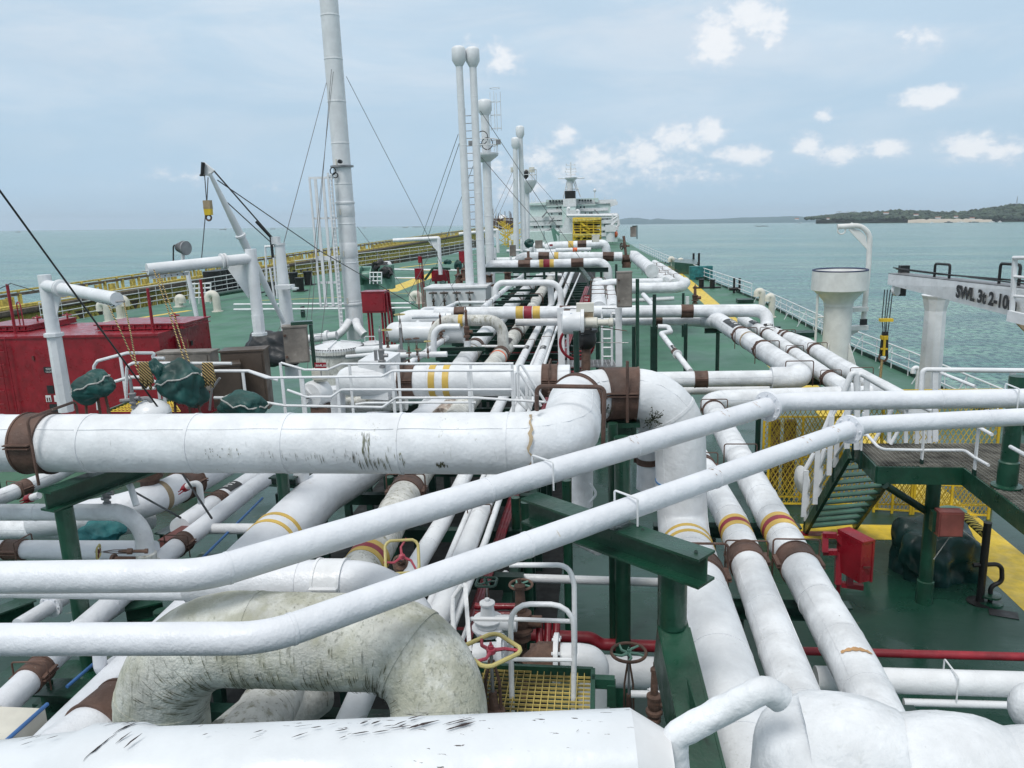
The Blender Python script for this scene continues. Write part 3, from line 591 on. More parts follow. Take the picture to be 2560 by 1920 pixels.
for i, (px, py, w, lab) in enumerate([(43,573.2,10,'tiny ship on the horizon at the far left edge'),(557,566.2,16,'pale cargo ship on the horizon right of the derrick hook'),(681,564.5,12,'small grey ship on the horizon between derrick and ladder cage'),(845,563,14,'small ship on the horizon right of the ladder cage'),(911,561.8,9,'faint ship on the horizon just right of the tall mast'),(1013,560.2,14,'white ship on the horizon left of the twin vent masts'),(2000,551,8,'small boat far off beyond the sand bar')]):
    z0 = V(*Pw(px, py, 9000)[:2], SEA_Z); t = world(thing('distant_ship', lab, 'ship', z0, 'ships on the horizon')); d = (z0-CAMW); d.z = 0; d.normalize(); sx = V(d.y,-d.x,0); L_ = w*9000/1930; hz = L_*.10
    MB().prism([z0-sx*L_/2+V(0,0,hz), z0-sx*L_*.46, z0+sx*L_*.45, z0+sx*L_/2+V(0,0,hz*1.1)], d*20).build('hull', GREY, t, smooth=False)
    MB().box(z0+sx*L_*.33+V(0,0,hz+hz*.8), (L_*.14, 16, hz*1.6)).build('bridge', CLEARW, t, smooth=False)
# ================================================================ railings
def railing(name, label, pts, h=1.1, rails=3, step=1.8, r=.024, pr=.028, m=WHITE, lean=None, group=None, posts=True, end_ext=0, flat=True):
    pts = [Vector(p) for p in pts]; root = thing(name, label, 'railing', pts[0], group); sl = arclen(pts)
    for k in range(rails):
        z = h*(1-k/rails); MB().rods([p+V(0,0,z) for p in pts], r if k == 0 else r*.8, 6, bend=.15).build('top_rail' if k == 0 else 'middle_rail', m, root)
    n = max(1, round(sl[-1]/step))
    if posts:
        n = min(n, 60)
        for i in range(n+1):
            p, t = at_s(pts, sl, sl[-1]*i/n); mb = MB()
            mb.bar(p, p+V(0,0,h), .055, .02, up=t) if flat else mb.rod(p, p+V(0,0,h), pr, 6)
            if lean and i % 2 == 0: mb.bar(p+V(lean,0,0), p+V(0,0,h*.92), .06, .02, up=t)
            mb.build('post', m, root)
    return root
# ================================================================ FOREGROUND PIPES
def ext(p, dx=0, dy=0, dz=0): return p+V(dx,dy,dz)
Y2, R1_, Y1 = BAND_Y, BAND_R, BAND_Y
t1y = 11.0; xj = -.52; y2 = 14.1; p2 = P('F',1345,850,y=y2); xr = 1.36
MIR = -1
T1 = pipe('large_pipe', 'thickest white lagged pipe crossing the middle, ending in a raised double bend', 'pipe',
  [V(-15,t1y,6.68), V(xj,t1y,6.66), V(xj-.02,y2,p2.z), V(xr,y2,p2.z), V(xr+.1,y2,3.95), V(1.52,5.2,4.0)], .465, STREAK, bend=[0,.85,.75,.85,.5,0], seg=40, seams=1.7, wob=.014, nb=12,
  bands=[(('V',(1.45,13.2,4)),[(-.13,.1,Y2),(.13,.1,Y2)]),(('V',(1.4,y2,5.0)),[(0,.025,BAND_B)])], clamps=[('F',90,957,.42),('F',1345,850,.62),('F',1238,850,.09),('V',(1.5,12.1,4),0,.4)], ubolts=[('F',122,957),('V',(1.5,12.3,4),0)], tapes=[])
# torn lagging seam at the first elbow
s_ = MB(); base = V(-1.06,t1y,6.66); rr = random.Random(2); ring = []
for i in range(30):
    a = -1.9+3.3*i/29; 
    for dx in (-1, 1): s_.v.append(base+V(dx*rr.uniform(.008,.034)+.07*noise.noise(V(i*.37,dx*.2,1))+.10*max(0,-math.cos(a))*1.0, -math.cos(a)*.473, math.sin(a)*.473+0))
for i in range(29): s_.f.append((2*i,2*i+1,2*i+3,2*i+2)); s_.m.append(0)
s_.build('torn_seam', TAN, T1)
T1P = [V(-15,t1y,6.68), V(xj,t1y,6.66)]
for (x0,x1,n_,a_,ln_,w_,sd_) in [(-3.55,-3.43,30,(-1.45,-.9),(.05,.22),(.002,.006),1),(-5.1,-3.3,40,(-1.75,-1.5),(.02,.14),(.0015,.004),2),(-3.7,-2.9,30,(-1.9,-1.5),(.05,.3),(.003,.008),3),(-6.0,-5.4,16,(-1.7,-1.4),(.02,.06),(.003,.008),4),(-2.45,-2.28,26,(-2.0,-1.85),(.04,.1),(.004,.01),5),(-12,-1,26,(-1.9,-1.1),(.03,.14),(.001,.004),6)]:
    slivers(T1, 'mould_stain', MOULD, T1P, 15+x0, 15+x1, .478, n_, (-a_[1]-ln_[1]*0, -a_[0]), ln_, w_, .06, sd_) if False else slivers(T1, 'mould_stain', MOULD, T1P, 15+x0, 15+x1, .474, n_, (MIR*a_[1], MIR*a_[0]), ln_, w_, .05, sd_)
# column of green growth in the elbow crook
def shrub(c, r, n, label, m, seed=1, dirv=V(0,-1,0)):
    rn = random.Random(seed); mb = MB()
    for i in range(n):
        d = V(rn.uniform(-1,1), rn.uniform(-.9,-.2), rn.uniform(-.5,1)).normalized()*rn.uniform(.3,1)*r; p = c+d; 
        mb.rod(c, p, r*.018, 3, m)
        for k in range(5):
            q = c+d*rn.uniform(.45,1.05)+V(rn.uniform(-1,1),rn.uniform(-1,1),rn.uniform(-1,1))*r*.10; u = V(rn.uniform(-1,1),rn.uniform(-1,1),rn.uniform(-1,1)).normalized()*r*.075; w = u.cross(V(rn.uniform(-1,1),1,rn.uniform(-1,1))).normalized()*r*.035
            b0 = len(mb.v); mb.v += [q-u, q+w, q+u, q-w]; mb.f.append((b0,b0+1,b0+2,b0+3)); mb.m.append(mb.mi(m))
    return tag(mb.build('weed', m, smooth=False), label, 'weed')
WEED = mat('weed_leaf', (.035,.05,.02), .8, var=.4)
shrub(P('q',460,170,y=13.55), .27, 26, 'dark weed sprouting in the crook of the double bend beneath the widest clamp', WEED, 3)
shrub(P('i',950,1130,y=13.55), .17, 14, 'small dark weed left of the widest brown clamp on the double bend', WEED, 5)
zt = 6.6
a0, a1 = P('F',-160,1249,z=zt), P('F',440,1243,z=zt); a2 = P('F',1672,874,z=zt); a3 = P('j',1500,665,z=zt); a4 = P('j',2700,668,z=zt)
T2 = pipe('diagonal_pipe', 'upper of the two thick-painted white pipes running diagonally across the foreground to the right edge', 'pipe', [a0, a1, a2+(a2-a1)*.03, a4], .163, FGPIPE, bend=[0,.75,.6,0], seg=32, seams=3.1, flanges=[('F',1660,877)], wob=.02,
  ubolts=[('o',940,100,WHITE),('j',2100,665,WHITE)])
b0_, b1_ = P('F',-160,1382,z=zt), P('F',575,1379,z=zt); b2_ = P('F',1842,925,z=zt); b4_ = P('j',2700,812,z=zt)
T3 = pipe('diagonal_pipe', 'lower of the two thick-painted white pipes running diagonally across the foreground, nearest the camera', 'pipe', [b0_, b1_, b2_+(b2_-b1_)*.03, b4_], .137, FGPIPE, bend=[0,.75,.7,0], seg=32, seams=2.9, flanges=[('F',1838,930)], wob=.02,
  ubolts=[('o',1600,240,WHITE)], bands=[])
for (TT, pts_t, rr_t, sd_) in ((T2, [a0,a1,a2], .163, 1), (T3, [b0_,b1_,b2_], .137, 2)):
    L_t = arclen(pts_t)
    for f_ in ((.62,.64),(.84,.86),(.93,.94)): slivers(TT, 'rust_stain', RUSTW, pts_t, L_t[1]+(L_t[2]-L_t[1])*f_[0], L_t[1]+(L_t[2]-L_t[1])*f_[1], rr_t*1.015, 8, (-.9,.9), (.02,.07), (.003,.010), .2, sd_)
# mossy arch
ya = 7.0
ar = pipe('arched_pipe', 'mossy grey inverted U pipe, thickest arch, under the diagonal pipes', 'pipe', [P('F',372,1760,y=6.9), P('F',338,1374,y=7.0)+V(-.02,0,0), P('F',968,1392,y=7.0), P('F',925,1760,y=6.2)], .485, MOSSY, bend=[0,.95,1.35,0], seg=44, seams=1.5, wob=.02, nb=14)
AP = fillet([P('F',372,1760,y=6.9), P('F',338,1374,y=7.0)+V(-.02,0,0), P('F',968,1392,y=7.0), P('F',925,1760,y=6.2)], [0,.95,1.35,0], 14); La = arclen(AP)
for (f0,f1,n_,a_,ln_,w_,al,sd_) in [(.20,.84,110,(1.1,1.8),(.05,.22),(.0015,.004),.04,1),(.26,.78,150,(1.6,2.3),(.08,.32),(.002,.006),.04,2),(.12,.28,60,(.6,2.2),(.05,.2),(.0015,.004),.3,3),(.22,.72,24,(-.6,.9),(.02,.08),(.001,.003),.1,4)]:
    slivers(ar, 'mould_stain', MOULD, AP, La[-1]*f0, La[-1]*f1, .494, n_, a_, ln_, w_, al, sd_)
# smooth white elbow behind the arch
c1 = pipe('elbow_pipe', 'smooth white pipe with a wide wrap collar bending down just behind the mossy arch', 'pipe', [P('m',-420,1010,y=8.35), P('m',1330,1010,y=8.35)+V(0,0,-.03), P('m',1700,1760,y=8.2)], .27, FGPIPE, bend=1.15, seg=32, seams=1.3, nb=12, clamps=[('m',800,960,.34)], clampm=WHITE)
# bottom chipped pipe
q0, q1 = P('F',-420,1765,y=3.75), P('F',250,1698,y=3.95); q2 = P('F',1372,1672,y=4.15)
bp = MB(); path = [q0, q1, q2]; B1PATH = [q0, q1, q2]; dr = (q2-q1).normalized()
pts_ = [q0, q1-dr*.28, q1-dr*.18, q1+dr*.12, q1+dr*.22, q2, q2+dr*.015, q2+dr*.20, q2+dr*.22]; rs_ = [.33,.335,.375,.375,.345,.375,.365,.25,.25]
bp.tube(pts_[:6], rs_[:6], 48, CHIP, caps=False); bp.tube(pts_[5:], rs_[5:], 48, CLEARW)
cp_ = thing('chipped_pipe', 'white pipe with flaking dark chips along the bottom edge of the view', 'pipe', q1-V(0,0,.4)); bp.build('pipe_run', None, cp_)
Lb = arclen(B1PATH); sq = Lb[1]; fr = lambda u: sq+(Lb[2]-sq)*u     # u: 0 at the coupling, 1 at the end cap
for (u0,u1,n_,a_,ln_,w_,al,sd_) in [(.015,.075,10,(-1.1,.2),(.15,.34),(.006,.016),-.35,1),(.12,.5,14,(-.9,.2),(.03,.16),(.002,.006),-.7,2),(.50,.62,26,(-1.1,0),(.03,.16),(.004,.013),-.6,3),(.62,.72,9,(-.9,0),(.10,.28),(.006,.014),-.72,4),(-.35,0,14,(-1.0,.1),(.03,.2),(.002,.006),-.7,5),(.3,.62,7,(-.15,.15),(.06,.2),(.003,.008),-.85,6),(.72,1,8,(-.9,.2),(.01,.04),(.002,.004),-.5,7)]:
    slivers(cp_, 'paint_chips', CRACK, B1PATH, fr(u0), fr(u1), .378, n_, a_, ln_, w_, al, sd_)
# dark flaked cracks at the coupling
# blob fitting bottom right
def lumpy(mb, amp, fs, seed=0):
    for i, v in enumerate(mb.v):
        nv = noise.noise_vector(v*fs+V(seed,0,0)); mb.v[i] = v+nv*amp
y4 = 4.5
c_ = P('F',1770,1655,y=y4); mb = MB()
pr_ = [(.47,-1.6),(.47,-1.2),(.475,-.8),(.48,-.5),(.485,-.3),(.49,-.15),(.49,-.02),(.485,.08),(.46,.17),(.41,.235),(.33,.275),(.22,.295),(.1,.30),(.02,.302)]
mb.lathe(c_+V(.06,0,.03), pr_, 88, CANVAS)
endp = P('F',2560,1760,y=4.2); n_ = 40; pp = [c_.lerp(endp, k/n_)+V(0,0,.03*math.sin(k*.5)) for k in range(n_+1)]; mb.tube(pp, [ .46*(1-.16*math.sin(min(1,k/20)*1.57)) for k in range(n_+1)], 64, CANVAS)
for i_, v_ in enumerate(mb.v):
    d_ = v_-c_; mb.v[i_] = c_+d_*(1+.007*abs(math.sin(7*d_.x+2.2*d_.z+noise.noise(d_*2)*2)))
lumpy(mb, .02, 2.4, 2); lumpy(mb, .007, 13, 7)
# bent padded branch: thick-painted bracket pipe
bq = MB(); w0 = P('F',1462,1800,y=4.2); w1 = P('F',1457,1590,y=4.2); w2 = P('F',1652,1486,y=4.25); w3 = w2+V(.10,.05,-.10)
pf = fillet([w0, w1, w2, w3], .08, 8); sl_ = arclen(pf); pf = [at_s(pf, sl_, sl_[-1]*k/50)[0] for k in range(51)]; bq.tube(pf, .083, 28, CANVAS); lumpy(bq, .008, 12, 4)
rt = thing('lagged_fitting', 'lumpy white lagged fitting filling the bottom right corner with a bent side branch', 'pipe fitting', c_+V(0,0,-1.4))
mb.build('lagged_body', CANVAS, rt); bq.build('branch_pipe', CANVAS, rt)
# ---------------------------------------------------------------- right bundle
R3 = pipe('lagged_pipe', 'right one of the three lagged pipes coming forward, banded and with an ochre patch', 'pipe',
 [P('i',2300,1000,z=4.0)+V(4.0,0,0), P('i',1830,1040,z=4.0), V(3.25,9.5,4.0), V(3.0,5.0,4.0)], .315, CANVAS, bend=.75, seg=32, seams=1.1, wob=.03, bands=[(('q',1620,1110),[(-.17,.16,Y1),(0,.18,R1_),(.17,.16,Y1)])], clamps=[('q',1730,1400,.42),('i',1890,1130,.1)], ubolts=[('q',1760,1360),('q',1110,560),('i',1900,1130)], tapes=[])
R2 = pipe('lagged_pipe', 'middle one of the three lagged pipes coming forward, with a yellow red yellow band', 'pipe',
 [V(2.2,19.5,4.0), V(2.45,14.5,4.0), V(2.3,6.0,4.0), V(2.2,4.5,3.9)], .29, CANVAS, bend=.5, seg=32, seams=1.2, wob=.03, bands=[(('q',1190,1150),[(-.16,.15,Y1),(0,.17,R1_),(.16,.15,Y1)])], clamps=[('q',1290,1390,.4),('q',960,550,.2)], ubolts=[('q',1300,1370),('q',960,540)])
# ochre patch on R3
pth = fillet([V(3.25,9.5,4.0), V(3.0,5.0,4.0)], .1); s_ = near_px(pth, 'q', 1880, 1590); c0, t0 = at_s(pth, arclen(pth), s_); pb = MB(); n = 14
for i in range(n+1):
    a = -.7+1.25*i/n; ww = .035*(1-abs(i/n-.5)*1.2)+.012*math.sin(i*2.2)+.01
    for sg in (-1,1): pb.v.append(c0+t0*sg*ww+t0*.05*math.sin(a)+V(math.sin(a)*.324, 0, math.cos(a)*.324))
for i in range(n): pb.f.append((2*i,2*i+1,2*i+3,2*i+2)); pb.m.append(0)
pb.build('ochre_patch', RUSTW, R3)
# small elbow bits left of the vertical leg
pipe('drop_pipe', 'short lagged pipe turning down left of the vertical leg of the double bend', 'pipe', [P('q',240,170,y=14.6), P('q',380,160,y=14.6)+V(.1,0,.0), P('q',400,760,y=14.7)], .2, CANVAS, bend=.34, seg=24, clamps=[('q',400,520,.1)])
# second transverse leading to R3 (behind T2)
pipe('crossing_pipe', 'white lagged pipe crossing behind the double bend towards the far right bundle', 'pipe', [P('i',1350,862,y=P('j',318,500,z=4.3).y), P('j',318,500,z=4.3)+V(-.9,0,0)], .27, CANVAS, bend=.7, seg=28, seams=3, clamps=[('i',1770,865,.42)], ubolts=[])
pipe('crossing_pipe', 'thinner pipe lying just under the lagged crossing pipe behind the double bend', 'pipe', [P('i',1400,960,z=3.7), P('j',150,600,z=3.7)], .14, CANVAS, seg=20)
# far right bundle A,B,C
za = 4.3
RA = pipe('lagged_pipe', 'widest, left pipe of the right-hand bundle, with a black label and tan band', 'pipe', [P('d',600,1390,z=4.0)+V(0,0,.2), P('d',1010,1390,y=37.5)+V(.1,0,0), P('j',318,500,z=za), P('j',318,500,z=za)+V(-1.1,0,0)], .38, CANVAS, bend=.7, seg=32, seams=2.6, wob=.02, plates=[('d',1200,1410,1.7)], clamps=[('d',1230,1510,.16),('d',1430,1620,.16)], ubolts=[('d',1290,1500),('d',1460,1640),('j',290,440)], bands=[(('d',1290,1560),[(0,.12,TAN)])], tapes=[])
RB = pipe('lagged_pipe', 'middle pipe of the right-hand bundle', 'pipe', [P('d',1230,1380,y=41), P('d',1450,1510,z=4.2), P('j',560,530,z=4.2), P('j',820,680,z=4.2)], .27, CANVAS, bend=.5, seg=28, seams=2.2, wob=.02, plates=[('d',1330,1455,1.0)], clamps=[('d',1440,1520,.16),('j',230,290,.18),('j',530,520,.22)], ubolts=[('d',1440,1520),('j',230,290),('j',540,520)])
RC = pipe('lagged_pipe', 'right-hand pipe of the right-hand bundle, turning up into the striped crossing pipe', 'pipe', [P('c',300,1325,y=38)+V(0,0,0), P('c',1000,1318,y=38), P('d',1440,1300,y=38), P('d',1440,1420,y=37.6)+V(0,-.2,-.3), P('j',330,215,z=4.2), P('j',600,390,z=4.2), P('j',1300,780,z=4.2)], .305, CANVAS, bend=[0,0,1.0,.5,1.2,1.2,0], seg=30, seams=3.3, wob=.015, plates=[('d',1490,1450,.9)],
  bands=[(('c',1107,1315),[(-.42,.36,BAND_Y),(0,.4,BAND_R),(.42,.36,BAND_Y)])], clamps=[('c',525,1315,.5),('c',1420,1315,.5),('d',755,1305,.55),('d',1620,1540,.16),('j',130,160,.16),('j',400,300,.2)], ubolts=[('d',1620,1530),('j',410,290),('j',800,520)])
pipe('crossing_pipe', 'plain white crossing pipe lying just below the striped one', 'pipe', [P('c',1000,1400,y=39), P('d',1060,1392,y=38.6)], .2, CANVAS, seg=20, clamps=[('d',503,1392,.4)])
pipe('offset_pipe', 'slim white pipe with a kinked elbow, black label and flange dropping between the green trestles', 'pipe', [P('d',500,1440,y=36), P('d',590,1440,y=36), P('d',610,1485,y=35), P('d',530,1500,y=34), P('i',1680,790,z=4.0)], .115, WHITE, bend=.25, seg=18, flanges=[('i',1570,640)], clamps=[('i',1555,625,.35)], plates=[('i',1530,605,.5)])
# ---------------------------------------------------------------- central bundle (z=4), running aft
L1 = pipe('lagged_pipe', 'widest white pipe of the central bundle, with a double yellow band', 'pipe', [V(-6.3,6.5,3.9), P('m',300,660,z=4.0), P('m',700,260,z=4.0), P('m',1000,80,z=4.0), P('h',1640,1100,z=3.7)], .50, FGPIPE, bend=3, seg=40, wob=.01, bands=[(('m',270,640),[(-.17,.1,Y1),(.17,.1,Y1)])])
L2 = pipe('lagged_pipe', 'mossy central bundle pipe with a yellow red yellow band near the upper handwheel', 'pipe', [V(-4.35,6.5,3.9), P('m',1130,800,z=4.0), P('m',1520,100,z=4.0), V(-4.5,26,4.0), P('c',900,1640,z=4.0), P('c',1080,1400,z=4.0), P('c',1190,1190,z=4.0), P('c',1340,970,z=4.0), V(-4.9,125,4.0)], .36, DIRTY, bend=3, seg=32, seams=1.7, wob=.03, plates=[('c',890,1610,1.4)], clamps=[('m',1380,230,.42),('m',1690,110,.1),('c',800,1640,.5),('c',990,1510,.4),('c',1210,1210,.4),('c',1300,1010,.4)],
  ubolts=[('m',1370,240),('c',990,1500),('c',1190,1210),('c',1270,1080)], bands=[(('m',1080,830),[(-.15,.14,BAND_Y),(0,.15,BAND_R),(.15,.14,BAND_Y)]),(('c',800,1640),[(-.8,.2,ORANGE)])])
L0 = pipe('lagged_pipe', 'white pipe of the central bundle ringed by wide brown collars, left of the mossy one', 'pipe', [P('h',1500,1130,z=3.8), P('c',690,1560,z=4.0), P('c',900,1330,z=4.0), P('c',1100,1110,z=4.0), P('c',1250,990,z=4.0), V(-6.6,120,4.0)], .40, CANVAS, bend=3, seg=32, seams=2.4, clamps=[('c',640,1620,.5),('c',790,1480,.3),('c',1000,1220,.3),('c',1090,1120,.3),('c',1130,1080,.3)], ubolts=[('c',1010,1210),('c',1120,1090),('c',790,1470)], bands=[(('c',570,1640),[(-.5,.1,TAN),(0,.1,TAN)])])
L3 = pipe('slim_pipe', 'left one of two slim white pipes running aft beside the mossy pipe', 'pipe', [V(-3.1,6.5,3.95), P('m',1520,880,z=4.0), P('m',1750,500,z=4.0), P('c',1095,1640,z=4.0), P('c',1235,1380,z=4.0), P('c',1330,1200,z=4.0), P('c',1440,960,z=4.0), V(-3.3,140,4.0)], .17, WHITE, bend=2, seg=22, seams=3.2, plates=[('c',1090,1650,.8)], ubolts=[('c',1190,1470),('c',1120,1590),('c',1275,1290),('c',1350,1150),('c',1400,1050)])
L5 = pipe('slim_pipe', 'right one of two slim white pipes running aft beside the mossy pipe', 'pipe', [P('m',1400,1900,z=3.9), P('m',1750,1250,z=4.0), P('m',2060,470,z=4.0), P('c',1240,1640,z=4.0), P('c',1320,1400,z=4.0), P('c',1490,970,z=4.0), V(-2.3,140,4.0)], .19, WHITE, bend=2, seg=22, seams=3.2, plates=[('c',1240,1650,.8)], ubolts=[('m',2080,430),('c',1310,1460),('c',1260,1560),('c',1390,1220),('c',1440,1090)])
pipe('thin_pipe', 'thin white conduit running aft between the two slim pipes', 'pipe', [P('m',1620,1250,z=4.0), P('m',1935,500,z=4.0), P('c',1190,1640,z=4.0), P('c',1300,1370,z=4.0), V(-2.75,140,4.0)], .06, WHITE, bend=2, seg=12)
pipe('thin_pipe', 'thin white conduit running aft along the right side of the slim pipes', 'pipe', [P('m',1800,1500,z=3.8), P('m',2130,640,z=4.0), P('c',1290,1640,z=4.0), P('c',1375,1390,z=4.0), V(-1.9,140,4.0)], .065, WHITE, bend=2, seg=12)
for k, (u, v) in enumerate([(565,300),(590,300),(612,300)]):
    lab = ['leftmost of three red fire pipes dropping beside the white pipe bundle','middle of three red fire pipes dropping beside the white pipe bundle','rightmost and thinnest of three red fire pipes dropping beside the white bundle'][k]
    a = P('o',u,v,z=3.2); b = P('o',270+k*22,1200,z=3.2); pipe('red_pipe', lab, 'pipe', [b+(b-a)*.15, b, a, V(-1.55+k*.14, 70, 3.4)], (.07,.06,.04)[k], REDP, bend=1, seg=12)
rp = thing('red_pipe_rack', 'bank of stacked red pipes crossing under the central bundle', 'pipe rack', P('c',1200,1560,z=0))
for k in range(7): 
    y_ = 36+k*1.1; MB().rods([V(-5.6,y_,2.6), V(-1.2,y_,2.6), V(-.9,y_,2.6-.1), V(-.9,y_-.1,1.0)], .055, 8, REDP).build('pipe_run', REDP, rp)
pipe('thin_pipe', 'thin white pipe crossing below the slim pipes behind the walkway rail', 'pipe', [P('c',640,1610,y=35), P('c',1100,1612,y=35)], .07, WHITE, seg=10)
# ---------------------------------------------------------------- left pipes
D1 = pipe('diagonal_left_pipe', 'slim white diagonal pipe crossing the lower left with two brown clamps', 'pipe', [P('l',-60,1200,z=4.0), P('l',600,560,z=4.0), P('k',1500,740,z=4.0), P('k',2200,190,z=4.0), P('h',1200,1060,z=4.0), P('c',-100,1980,z=4.0)], .185, FGPIPE, bend=.6, seg=24, seams=2.6, clamps=[('l',280,860,.32),('k',1590,740,.3)], ubolts=[('l',270,880),('k',1560,740)])
pipe('diagonal_left_pipe', 'short flanged white pipe seen between the two diagonals at the far left', 'pipe', [P('l',160,430,z=3.6), P('l',520,210,z=3.6), P('l',700,80,z=3.6)], .13, FGPIPE, seg=20, flanges=[('l',440,255)])
pipe('diagonal_left_pipe', 'white pipe seen between the foreground diagonals left of the mossy arch', 'pipe', [P('l',600,520,z=3.4), P('l',1080,190,z=3.4)], .19, FGPIPE, seg=20)
pipe('diagonal_left_pipe', 'grey white pipe with a brown clamp under the left end of the thickest pipe', 'pipe', [P('k',-80,320,z=3.6), P('k',200,210,z=3.6), P('k',450,110,z=3.6), P('k',620,20,z=3.6)], .2, CANVAS, seg=22, seams=1.6, clamps=[('k',185,215,.34)], ubolts=[('k',140,240)])
pipe('elbow_pipe', 'grey lagged pipe from the left edge turning down beside the brown cabinet', 'pipe', [P('k',-300,418,y=11.6), P('k',1240,415,y=11.6), P('k',1262,950,y=11.6)], .145, CANVAS, bend=.5, seg=28, seams=1.4, wob=.02)
pipe('crossing_pipe', 'thick grey white pipe behind the teal bag at the left', 'pipe', [P('k',-200,560,y=14.5), P('k',900,560,y=14.5), P('k',1300,480,y=15.5)], .22, CANVAS, seg=26, seams=2)
pipe('crossing_pipe', 'white pipe with a brown clamp just above the upper diagonal pipe at the left edge', 'pipe', [P('k',-200,738,y=12.3), P('k',1335,745,y=12.3)], .175, FGPIPE, seg=28, clamps=[('k',135,740,.36)], ubolts=[('k',210,740)])
pipe('crossing_pipe', 'white pipe hidden just below the upper diagonal pipe at the left', 'pipe', [P('l',-200,112,y=8.4), P('l',2050,140,y=8.2)], .11, FGPIPE, seg=20)
BT = pipe('tee_pipe', 'big white lagged pipe with tan straps curving up behind the grey elbow pipe', 'pipe', [P('k',300,500,y=14.3), P('k',900,430,y=14.4), P('k',1330,310,y=15), P('k',1700,130,y=16.6), P('k',2300,-200,y=19.5)], .34, FGPIPE, bend=1.5, seg=36, tapes=[('k',1390,300)], clamps=[('k',1600,170,.55)], wob=.02)
MB().lathe(P('k',1290,120,y=15.2)+V(0,0,-.1), [(.2,-.4),(.2,.1),(.29,.1),(.29,.2),(.27,.21),(.27,.3),(.22,.32)], 24).build('valve_flange', RUST, BT)
pipe('diagonal_left_pipe', 'white pipe with black label plate and brown clamp left of the widest central pipe', 'pipe', [P('k',1560,560,z=3.7), P('k',1860,350,z=3.7), P('k',2050,230,z=3.7), P('k',2300,60,z=3.7)], .25, FGPIPE, seg=26, plates=[('k',1975,235,.5)], clamps=[('k',1880,340,.3)], ubolts=[('k',1830,340)])
pipe('thin_pipe', 'thin white pipe dipping behind the diagonal left of the widest central pipe', 'pipe', [P('m',-60,760,z=3.3), P('m',340,440,z=3.3), P('m',520,300,z=3.3)], .11, CANVAS, seg=14)
pipe('thin_pipe', 'grey crossing pipe low behind the blue rod at the left', 'pipe', [P('m',-300,560,y=14), P('m',300,560,y=14)], .11, CANVAS, seg=14)
pipe('stub_pipe', 'short vertical white pipe left of the widest central pipe', 'pipe', [P('m',530,60,y=15.5), P('m',530,420,y=15.5)], .17, CANVAS, seg=18)
pipe('u_bend_pipe', 'small white U bend hanging between mossy arch and green column', 'pipe', [P('l',855,640,y=8.6), P('l',870,830,y=8.6), P('l',1110,660,y=9.6)], .085, FGPIPE, bend=.2, seg=18)
pipe('low_pipe', 'thick white pipe with brown collar at the lower left behind the chipped pipe', 'pipe', [P('l',200,1830,z=4.4), P('l',760,1420,z=4.4), P('l',1150,1080,z=4.4)], .37, FGPIPE, seg=34, clamps=[('l',930,1240,.5)])
pipe('low_pipe', 'rust stained white pipe glimpsed through the mossy arch', 'pipe', [P('n',-60,1500,z=3.7), P('n',300,1180,z=3.7), P('n',620,950,z=3.7)], .42, DIRTY, seg=34)
pipe('low_pipe', 'plain white pipe glimpsed at the right inside of the mossy arch', 'pipe', [P('n',880,1400,z=3.8), P('n',1020,1120,z=3.8), P('n',1120,900,z=3.8)], .17, FGPIPE, seg=24)
MB()
ca = MB(); A_ = P('l',-60,1380,z=4.0); ca.box(A_+V(-.35,0,-.15), (1.6,.7,.6)); tag(ca.build('lagged_box', CREAM, smooth=False), 'plain off-white lagged box at the lower left edge', 'box')
for k, (pts, lab) in enumerate([(([('l',0,1470),('l',360,1150)]), 'blue and grey rod at the bottom left corner'), (([('l',610,930),('l',900,680)]), 'blue rod between the foreground diagonals left of the arch'), (([('k',1760,800),('k',2212,350)]), 'blue rod above the upper diagonal, beside the slim diagonal pipe')]):
    a, b = [P(*q, z=3.9+.3*(k==0)) for q in pts]; d = (b-a); mb = MB().rod(a-d*.1, b+d*.15, .025, 8); tag(mb.build('blue_rod', BLUE), lab, 'rod')
pipe('small_pipe', 'small white hook-shaped pipe rising beside the brown valve under the thickest pipe', 'pipe', [P('k',1180,360,y=11.6), P('k',1130,200,y=11.7), P('k',1080,115,y=11.8), P('k',1000,150,y=11.9)], .055, WHITE, bend=.18, seg=12)
pipe('small_pipe', 'small white hooked pipe with a red end cap behind the tan strapped pipe', 'pipe', [P('k',1740,340,y=13), P('k',1720,160,y=13), P('k',1640,180,y=13), P('k',1590,215,y=13)], .06, WHITE, bend=.15, seg=12, clamps=[('k',1588,216,.14)], clampm=RED)
pipe('small_pipe', 'short white pipe with a red cap beside the near green column head', 'pipe', [P('k',340,270,y=12.8), P('k',230,305,y=12.8)], .07, WHITE, seg=12, clamps=[('k',240,302,.16)], clampm=RED)
ef_ = P('k',1262,760,y=11.6); ev = thing('flanged_joint', 'grimy grey flanged joint under the grey elbow pipe beside the maroon box', 'flange', ef_-V(0,0,.35)); MB().lathe(ef_-V(0,0,.35), [(.15,0),(.15,.1),(.21,.11),(.21,.16),(.16,.17),(.17,.32),(.15,.34)], 22).build('joint', DIRTY, ev); MB().rod(ef_+V(-.14,-.02,-.13), ef_+V(-.55,-.05,-.12), .05, 12).lathe(ef_+V(-.55,-.05,-.12), [(.05,0),(.09,.01),(.09,.06),(.05,.07)], 14, axis=V(-1,0,0)).build('branch', RUST, ev)
